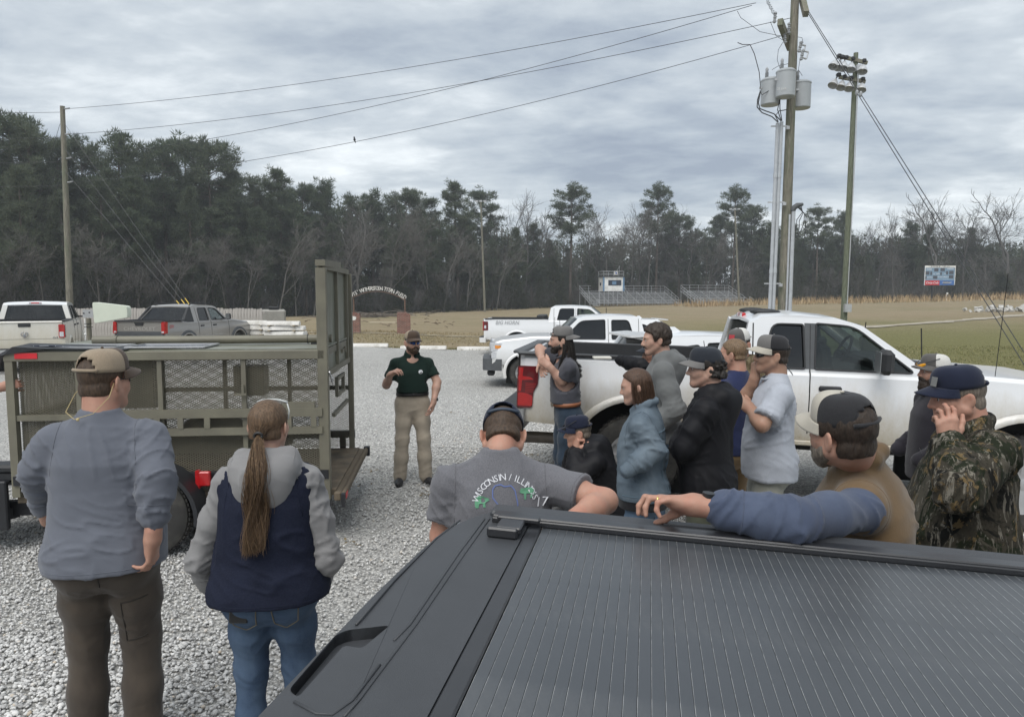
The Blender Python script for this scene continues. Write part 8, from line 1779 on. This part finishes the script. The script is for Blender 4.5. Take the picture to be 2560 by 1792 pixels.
lo = stick(I['tops'][0], a, [tuple(range(16))], Tz(-.085, .1, .36), (-1, 0, 0), (0, 0, 1), LOGOW, 'chest_emblem', .004)
stick(I['tops'][0], [(-.013, -.012), (.0, -.005), (.014, .004), (.012, -.012), (0, -.017)], [(0, 1, 2, 3, 4)], Tz(-.085, .1, .36), (-1, 0, 0), (0, 0, 1), GREEN, 'emblem_mark', .0055)
# 4 person out of frame, only the gripping hand shows
I = person('bare hand of a person gripping the front post of the trailer', -150, 5.55, 1.75, 180, sleeve='short', pants=JEAND, X=-4.95, skin=SK2, eyes=True, hair=dict(m=HBRN), L=dict(ep=(-160, 1010, 5.5), wp=(10, 966, 5.62), hand='grip', fd=(1, .25, .28), nd=(.1, 1, .0)), tops=[dict(m=CHAR, sleeve='short', inf=.01)])
# 5 long-haired man leaning on the tailgate corner
I = person('long-haired man in charcoal tee leaning his forearms on the white truck tail', 1418, 6.85, 1.80, 97, fat=.12, res=.012, lean=3, head=(-6, 4, 0), sleeve='short', pants=JEAND, hair=dict(m=HBLK, t=.008, back=-.07, over=True, side=-.02), beard=dict(m=HBLK, t=.002), skin=SK1, cap=dict(front=CGRY, back=CGRY, brim=CGRY, yaw=180, tilt=-.12), shoe=SHOEB,
           R=dict(ep=(1349, 872, 7.15), wp=(1354, 902, 6.95), hand='relaxed', fd=(.15, -.2, -1), nd=(.3, -1, 0)), L=dict(ep=(1406, 952, 6.72), wp=(1372, 916, 6.70), hand='fist', fd=(-.6, .2, .5), nd=(0, 1, .2)),
           tops=[dict(name='t_shirt', m=CHAR, inf=.012, hem=.10, sleeve='short', fold=.012, rib=True)])
belt(I, BELTT, .095, 1.04, 1.04, .12, (M('silver_buckle', (.35, .32, .26), .35, metal=.7), (.05, .012, .036)))
hp, Tz = I['hpt'], I['Tz']; gd = []
for k in range(16):
    a = math.pi * (1.0 + k / 15) ; x, y = math.cos(a) * .084, -.02 + math.sin(a) * .1
    for q in (0, 1): p0 = hp(x, y * .9, .03); p1 = hp(x * 1.12, y * 1.1, -.06); p2 = np.array(Tz(x * 1.5, .5 * y - (.02 if k not in (0, 1, 14, 15) else -.07), .46)); p3 = np.array(Tz(x * 1.6, y * .8 + (.12 if k in (0, 1, 2, 13, 14, 15) else -.05), .34 + .05 * (k % 3))); gd.append(np.array([np.array(p0) * (1 - t) ** 3 + 3 * np.array(p1) * t * (1 - t) ** 2 + 3 * p2 * t * t * (1 - t) + p3 * t ** 3 for t in np.linspace(0, 1, 12)]))
strands('long_hair', gd, 34, .009, .0022, HBLK, I['root'], 8, .010, .2)
b = MB(); wr, el = I['A'][1][2], I['A'][1][1]; b.tube([wr + unit(el - wr) * .05, wr + unit(el - wr) * .058], .036, 14); b.build('wrist_band', WATCHB, I['root'], smooth=True)
tv, tf = text2d('WILDLIFE', .018, .01); lo = stick(I['tops'][0], [(v[0], v[1]) for v in tv], tf, Tz(-.07, .1, .355), (-1, 0, 0), (0, 0, 1), LOGOW, 'chest_print', .004)
stick(I['tops'][0], [(-.012, .02), (.012, .02), (.008, .06), (-.004, .065)], [(0, 1, 2, 3)], Tz(-.07, .1, .355), (-1, 0, 0), (0, 0, 1), M('print_rust', (.5, .25, .18), .8), 'chest_print', .004)
# 6 crouching man, hand to his chin
I = person('man in navy cap and black jacket crouching with a hand to his mouth', 1556, 5.70, 1.78, 92, fat=.25, res=.013, hip=(0, 0, .40), lean=33, head=(-4, 6, 0), sleeve='long', pants=BLKP, skin=SK2, hair=dict(m=HGRY, t=.002, back=-.05), cap=dict(front=CNVY, back=CNVY, brim=CNVY), shades=dict(m=LENS, up=.062, back=.03, tilt=-.6), shoe=M('tan_boot', (.2, .13, .07), .7),
           foot={1: (.13, .22, .083), -1: (-.13, .16, .083)}, knee={1: (.16, .46, .46), -1: (-.15, .42, .47)}, neckfix=(0, -30, 0), R=dict(ep=(1425, 1195, 5.9), wp=(1430, 1130, 5.8), hand='fist', fd=(.15, -.1, 1), nd=(1, -.3, 0)), L=dict(ep=(1440, 1195, 5.45), wp=(1438, 1130, 5.6), hand='fist', fd=(.2, .1, 1), nd=(1, .3, 0)),
           tops=[dict(name='jacket', m=BLACKJ, inf=.022, hem=-.10, sleeve='long', hood=True, collar=.02, fold=.011, sinf=.008)])
# 7 woman in the denim jacket
HBOB = hair_mat('hair_auburn_brown', (.075, .042, .026))
I = person('woman with brown bobbed hair smiling in a washed denim jacket', 1612, 4.45, 1.655, 70, fat=.22, fem=True, res=.011, lean=1, head=(14, 12, 0), pants=JEANL, skin=SK1, hair=dict(m=HBOB, t=.014, back=-.07, over=True, side=-.06, fringe=-.01, rough=.003),
           L=dict(ep=(1640, 1125, 4.26), wp=(1568, 1176, 4.2), hand=None), R=dict(w=(.16, .12, .0), hand=None), tops=[dict(name='t_shirt', m=BLKP, inf=.016, hem=-.115, sleeve='short', fold=.006), dict(name='denim_jacket', m=DENJ, seamm=M('denim_edge', (.055, .075, .095), .8), inf=.024, hem=-.055, sleeve='long', collar=.022, fold=.016, sinf=.005, cuff=.02)])
hp = I['hpt']; gd = []
for k in range(22):
    a = math.pi * (.90 + 1.2 * k / 21); x, y = math.cos(a), math.sin(a)
    p0 = hp(x * .02, -.01 + y * .03, .128); p1 = hp(x * .10, -.015 + y * .118, .10); p2 = hp(x * .104, -.014 + y * .125, -.02); p3 = hp(x * .088, .0 + y * .110, -.150); gd.append(np.array([np.array(p0) * (1 - t) ** 3 + 3 * np.array(p1) * t * (1 - t) ** 2 + 3 * np.array(p2) * t * t * (1 - t) + np.array(p3) * t ** 3 for t in np.linspace(0, 1, 12)]))
strands('bobbed_hair', gd, 60, .005, .0018, HBOB, I['root'], 12, .004, .15); strands('bobbed_hair', gd, 10, .005, .0016, hair_mat('hair_auburn_light', (.14, .08, .05)), I['root'], 13, .004, .15)
Tz = I['Tz']; SEAMD = M('denim_seam', (.10, .15, .19), .8); tg = I['tops'][1]
def seamline(I, tg, pts, nrm, m, nm, r_=.0026):
    o, V, F = tg; bvh = BVHTree.FromPolygons([Vector(v) for v in V], [tuple(f) for f in F.tolist()]); ln = []; nrm = Vector(nrm)
    for a, b_ in zip(pts[:-1], pts[1:]):
        for t in np.linspace(0, 1, 9):
            p = Vector(np.array(a) * (1 - t) + np.array(b_) * t); h_ = bvh.ray_cast(p + nrm * .3, -nrm, .8)
            if h_[0] is not None: ln.append(h_[0] + nrm * .001)
    if len(ln) > 2: b = MB(); b.tube(ln, r_, 4, cap=False); b.build(nm, m, o, smooth=True)
seamline(I, tg, [Tz(-.15, -.1, .40), Tz(.15, -.1, .40)], Tz(0, -1, 0) - Tz(0, 0, 0), SEAMD, 'yoke_seam', .004); seamline(I, tg, [Tz(-.09, -.1, .40), Tz(-.06, -.1, -.01)], Tz(0, -1, 0) - Tz(0, 0, 0), SEAMD, 'back_seam', .003); seamline(I, tg, [Tz(.09, -.1, .40), Tz(.06, -.1, -.01)], Tz(0, -1, 0) - Tz(0, 0, 0), SEAMD, 'back_seam', .003)
seamline(I, tg, [Tz(-.17, -.12, -.012), Tz(.17, -.12, -.012)], Tz(0, -1, 0) - Tz(0, 0, 0), SEAMD, 'waistband_seam', .003); seamline(I, tg, [Tz(-.2, -.10, -.012), Tz(-.2, .10, -.012)], Tz(-1, 0, 0) - Tz(0, 0, 0), SEAMD, 'waistband_seam', .003)
# 8 tall man in charcoal hoodie
I = person('tall dark-haired man in charcoal hoodie standing behind the denim jacket woman', 1652, 5.95, 1.89, 82, fat=.12, res=.013, head=(8, 8, 0), pants=JEANL, skin=SK1, hair=dict(m=HDBR, t=.018, back=-.05, rough=.011), stache=HDBR, beard=None, L=dict(w=(-.22, .10, .02), hand=None), R=dict(w=(.2, .14, .02), hand=None), tops=[dict(name='hoodie', m=DHOOD, inf=.024, hem=-.10, sleeve='long', hood=True, fold=.011, sinf=.012)])
# 9 half-hidden man with a black sleeve on the bed rail
I = person('half hidden man in black jacket resting an arm on the truck bed', 1645, 6.62, 1.72, 92, res=.014, head=(6, 10, 0), pants=JEAND, skin=SK2, hair=dict(m=HBRN), cap=dict(front=CSLA, back=CSLA, brim=CSLA), L=dict(ep=(1602, 915, 6.45), wp=(1548, 900, 6.66), hand=None), R=dict(w=(.2, .05, -.05), hand=None), tops=[dict(name='jacket', m=BLACKJ, inf=.02, hem=-.08, fold=.01)])
b = MB(); q = P(1505, 894, 6.72); b.box(q, (.17, .12, .02), bev=.004); tag(b.build('notepad', M('paper', (.6, .58, .52), .8)), 'pale notepad lying on the white truck bed rail', 'notepad')
# 10 man in black shell jacket, cap and curls
I = person('man in black jacket and grey brimmed cap standing with folded arms', 1775, 4.5, 1.78, 66, fat=.15, res=.011, head=(20, 2, 0), pants=cloth('olive_trousers', (.08, .085, .06)), skin=SK1, hair=dict(m=HBLK, t=.010, back=-.05, rough=.006), cap=dict(front=CSLA, back=CSLA, brim=CGRY), L=dict(ep=(1712, 1118, 4.34), wp=(1722, 1150, 4.62), hand=None), R=dict(ep=(1700, 1110, 4.95), wp=(1712, 1140, 4.62), hand=None),
           tops=[dict(name='jacket', m=BLACKJ, inf=.026, hem=-.14, hood=True, collar=.016, fold=.019, sinf=.006, w=1.05)])
hp = I['hpt']; f = Field(); rs = np.random.RandomState(5)
for k in range(46): a = rs.uniform(math.pi * 1.02, math.pi * 1.98); f.ell(hp(math.cos(a) * .086, -.018 + math.sin(a) * .106, rs.uniform(-.055, .035)), np.array([.017, .017, .015]) * rs.uniform(.7, 1.2), .006)
V, F, g_ = f.mesh(.0055); mkmesh('curls', V + g_ * (vnoise(V * 130, 4) * .003)[:, None], F, HBLK, I['root'], smooth=True)
# 11 man with light brown hair in navy tee, back turned
I = person('man with short light brown hair in navy tee, back to the camera', 1842, 5.55, 1.80, 38, fat=.1, res=.013, head=(18, 4, 0), sleeve='short', pants=cloth('tan_trousers', (.22, .15, .08)), skin=SK2, eyes=False, hair=dict(m=HBLD, t=.007, back=-.04, rough=.004), L=dict(w=(-.18, .2, .1), hand='relaxed'), R=dict(w=(.2, .18, .1), hand='relaxed'), tops=[dict(name='t_shirt', m=NAVYT, inf=.014, hem=-.06, sleeve='short', rib=True)])
# 12 man in brush camouflage facing the camera
I = person('man in tan camouflage jacket and two-tone cap facing the camera behind the others', 1852, 6.2, 1.85, 140, fat=.15, res=.013, head=(-8, 10, 0), pants=JEAND, skin=SK2, hair=dict(m=HDBR, t=.004), beard=dict(m=HDBR, t=.003), shades=dict(m=LENS), cap=dict(front=CCHR, back=CWHT, brim=CCHR, patch=M('red_stitch', (.45, .05, .06), .8), patch_x=.0), L=dict(w=(-.3, .22, .2), hand='relaxed'), R=dict(w=(.24, .2, .2), hand='relaxed'), tops=[dict(name='jacket', m=CAMO2, inf=.022, hem=-.08, collar=.015, fold=.011, hood=True)])
# 13 man in light grey tee
I = person('man in light grey tee and sunglasses raising fingers to his lips', 1930, 4.95, 1.85, 80, fat=.32, res=.011, lean=-2, head=(4, 0, 0), sleeve='short', pants=STONE, pleg=(1.08, 1.1), skin=SK3, hair=dict(m=HDBR, t=.006, back=-.05), cap=dict(front=CGRY, back=CBLK, brim=CCRM), shades=dict(m=LENS), eyes=False,
           R=dict(ep=(1862, 1002, 5.12), wp=(1886, 948, 5.02), hand='pinch', fd=(.05, -.1, 1), nd=(.9, .3, 0)), L=dict(ep=(1905, 1062, 4.66), wp=(1874, 1020, 4.86), hand='fist', fd=(-.6, .6, .5), nd=(0, 1, 0)), tops=[dict(name='t_shirt', m=LGREY, inf=.016, hem=-.12, sleeve='short', slen=.8, fold=.014, rib=True, sinf=.01)])
hp = I['hpt']; b = MB(); b.tube([hp(-.08, -.03, .0), hp(-.09, -.08, -.07), hp(-.06, -.13, -.13), hp(0, -.14, -.12), hp(.07, -.10, -.06)], .0018, 4); b.build('glasses_cord', WATCHB, I['root'])
# 14 man in the brown vest, arm along the bed rail
I = person('bearded man in brown vest stretching his arm along the dark bed rail', 2190, 2.50, 1.80, 62, fat=.4, res=.0095, lean=5, side=-8, head=(-33, 4, 0), headpix=(2103, 1082, 2.36), sleeve='long', pants=JEAND, skin=SK2, hair=dict(m=HDBR, t=.011, back=-.065, rough=.004), beard=dict(m=HGRY, t=.003, rough=1.3), hres=.0045, hndres=.0036, cap=dict(front=CCRM, back=CBLK, brim=CCRM, strap=CBLK),
           L=dict(sp=(2150, 1272, 2.24), ep=(1985, 1300, 2.04), wp=(1738, 1262, 2.10), hand='perch', fd=(-1, .06, .14), nd=(-.1, -.25, -1)), R=dict(w=(.22, .2, .0), hand=None),
           tops=[dict(name='work_shirt', m=BLUES, inf=.004, hem=-.05, sleeve='long', cuff=.27, band=True, fold=.012, sinf=.004, res=.0075), dict(name='vest', m=VESTB, inf=.044, hem=-.06, sleeve=None, fold=.013, collar=.05, top=.585, res=.0095)])
watch(I, -1, WATCHB, WATCHG, r_=.034)
S_, el, wr, a_ = I['A'][-1]; fd = np.array(I['W'].to_3x3().inverted() @ Vector((-1, .06, .14))); fd = unit(fd); nd = np.array(I['W'].to_3x3().inverted() @ Vector((-.1, -.25, -1))); nd = unit(nd - (nd @ fd) * fd); td = np.cross(nd, fd); c = wr + (fd * .113 + td * -.012) * 1.04 + nd * .002; b = MB()
b.tube([c - fd * .0032, c + fd * .0032], .0118, 16, cap=False); o = b.build('wedding_ring', GOLD, I['root'], smooth=True); sd = o.modifiers.new('s', 'SOLIDIFY'); sd.thickness = .0015
# 15 bearded man with orange lenses on his cap
I = person('long-bearded man in dark vest with orange sunglasses on his cap', 2345, 5.25, 1.73, 82, fat=.15, res=.012, head=(4, 0, 0), pants=JEAND, skin=SK2, hair=dict(m=HDBR, t=.006, back=-.05), beard=dict(m=HDBR, t=.006, len=.06), cap=dict(front=CCHR, back=CWHT, brim=CCHR), shades=dict(m=LENSY, up=.068, back=.03, tilt=-.5), L=dict(w=(-.2, .18, .05), hand=None), R=dict(w=(.2, .18, .05), hand=None), tops=[dict(name='jacket', m=DVEST, inf=.024, hem=-.13, collar=.02, fold=.011, sinf=.01)])
# 16 man in leaf camouflage, hand to his cheek
I = person('heavy man in dark leaf camouflage jacket pressing a hand to his cheek', 2440, 3.12, 1.825, 72, fat=1.0, res=.0105, lean=2, head=(8, 9, 0), sleeve='long', pants=STONE, skin=SK2, hair=dict(m=HGRY, t=.005, back=-.06, rough=.002), hres=.0045, hndres=.0042, cap=dict(front=CNVY, back=CNVY, brim=CNVY, patch=M('grey_patch', (.22, .22, .21), .8), patch_x=-.035), sw=.205,
           L=dict(sp=(2490, 1135, 2.94), ep=(2396, 1225, 2.80), wp=(2374, 1110, 2.965), hand='face', fd=(-.12, .1, 1), nd=(.25, 1, .1)), R=dict(ep=(2362, 1190, 3.38), wp=(2412, 1260, 3.2), hand=None), tops=[dict(name='jacket', m=CAMO1, inf=.026, hem=-.10, collar=.022, fold=.016, sinf=.014)])
# 17 man in the printed heather tee
I = person('man in printed heather grey tee and navy snapback cap bowing his head', 1250, 2.72, 1.73, 2, fat=.42, res=.0095, lean=5, head=(-2, 46, 0), neckfix=(0, 0, 0), headpix=(1258, 1092, 2.84), sleeve='short', pants=KHAKI, skin=SK2, eyes=False, hres=.0045, hair=dict(m=HBRN, t=.004, back=-.055, side=.0, rough=.0025), cap=dict(front=CNVY, back=CNVY, brim=CNVY, strap=M('navy_strap', (.035, .05, .075), .6)), nr=.047, sw=.20, shrug=-.02,
           R=dict(ep=(1512, 1252, 2.62), wp=(1405, 1316, 2.40), hand=None), L=dict(ep=(1105, 1340, 2.78), wp=(1140, 1440, 3.0), hand=None), tops=[dict(name='t_shirt', m=HEATH, inf=.014, hem=-.06, sleeve='short', slen=.62, fold=.012, rib=True, sinf=.008, res=.008, w=1.04)])
Tz, tp = I['Tz'], I['tops'][0]; ux = Tz(1, 0, 0) - Tz(0, 0, 0); uy = Tz(0, 0, 1) - Tz(0, 0, 0); org = Tz(.02, -.1, .355)
PW = M('print_outline_white', (.62, .63, .66), .85); PG = M('print_green', (.10, .27, .16), .85, var=.2, vs=60); PB = M('print_blue', (.11, .15, .33), .85)
v2, f2, ae = arc_text('WISCONSIN / ILLINOIS', .118, .034, .158, 0); a0 = -ae / 2; v2, f2, ae = arc_text('WISCONSIN / ILLINOIS', .118, .034, .158, a0); stick(tp, v2, f2, org, ux, uy, PW, 'shirt_lettering')
tv, tf = text2d('17', .05, .0, shear=.15); stick(tp, [(v[0] + .135, v[1] + .02) for v in tv], tf, org, ux, uy, PW, 'shirt_number')
wi = [(-.05, .075), (-.04, .088), (-.02, .092), (-.005, .085), (.02, .088), (.035, .07), (.04, .045), (.045, .02), (.04, -.01), (.0, -.012), (-.012, .0), (-.03, .02), (-.05, .045)]
lw = .0022; vv, ff = [], []
for (x0, y0), (x1, y1) in zip(wi, wi[1:] + wi[:1]):
    d_ = math.hypot(x1 - x0, y1 - y0); n_ = (-(y1 - y0) / d_ * lw, (x1 - x0) / d_ * lw); k_ = len(vv); vv += [(x0 + n_[0], y0 + n_[1]), (x1 + n_[0], y1 + n_[1]), (x1 - n_[0], y1 - n_[1]), (x0 - n_[0], y0 - n_[1])]; ff.append((k_, k_ + 1, k_ + 2, k_ + 3))
stick(tp, vv, ff, org, ux, uy, PB, 'state_outline')
bear = [(-.118, .02), (-.116, .038), (-.104, .05), (-.088, .05), (-.078, .046), (-.066, .043), (-.062, .036), (-.072, .031), (-.078, .026), (-.076, .01), (-.086, .01), (-.088, .024), (-.1, .022), (-.104, .006), (-.114, .006)]
wolf = [(.052, .064), (.058, .078), (.066, .076), (.074, .078), (.098, .078), (.106, .070), (.112, .052), (.108, .052), (.103, .062), (.100, .040), (.093, .040), (.094, .056), (.078, .058), (.077, .036), (.070, .036), (.068, .058), (.056, .060)]
for sh in (bear, wolf):
    tr_ = tessellate_polygon([[Vector((x, y, 0)) for x, y in sh]]); stick(tp, sh, [tuple(t) for t in tr_], org, ux, uy, PG, 'animal_print')
# ------------------------------------------------------------------ thin moist air
hz = MB(); hz.box((20, 150, 12.5), (620, 420, 29)); hm = bpy.data.materials.new('air'); hm.use_nodes = True; hn = hm.node_tree; hn.nodes.clear(); ho = hn.nodes.new('ShaderNodeOutputMaterial'); hv = hn.nodes.new('ShaderNodeVolumePrincipled')
hv.inputs['Color'].default_value = (.86, .90, .94, 1); hv.inputs['Density'].default_value = .0008; hv.inputs['Anisotropy'].default_value = .2; hn.links.new(hv.outputs[0], ho.inputs['Volume'])
tag(hz.build('haze', hm), 'thin pale haze in the moist air over the field', 'haze', kind='stuff')
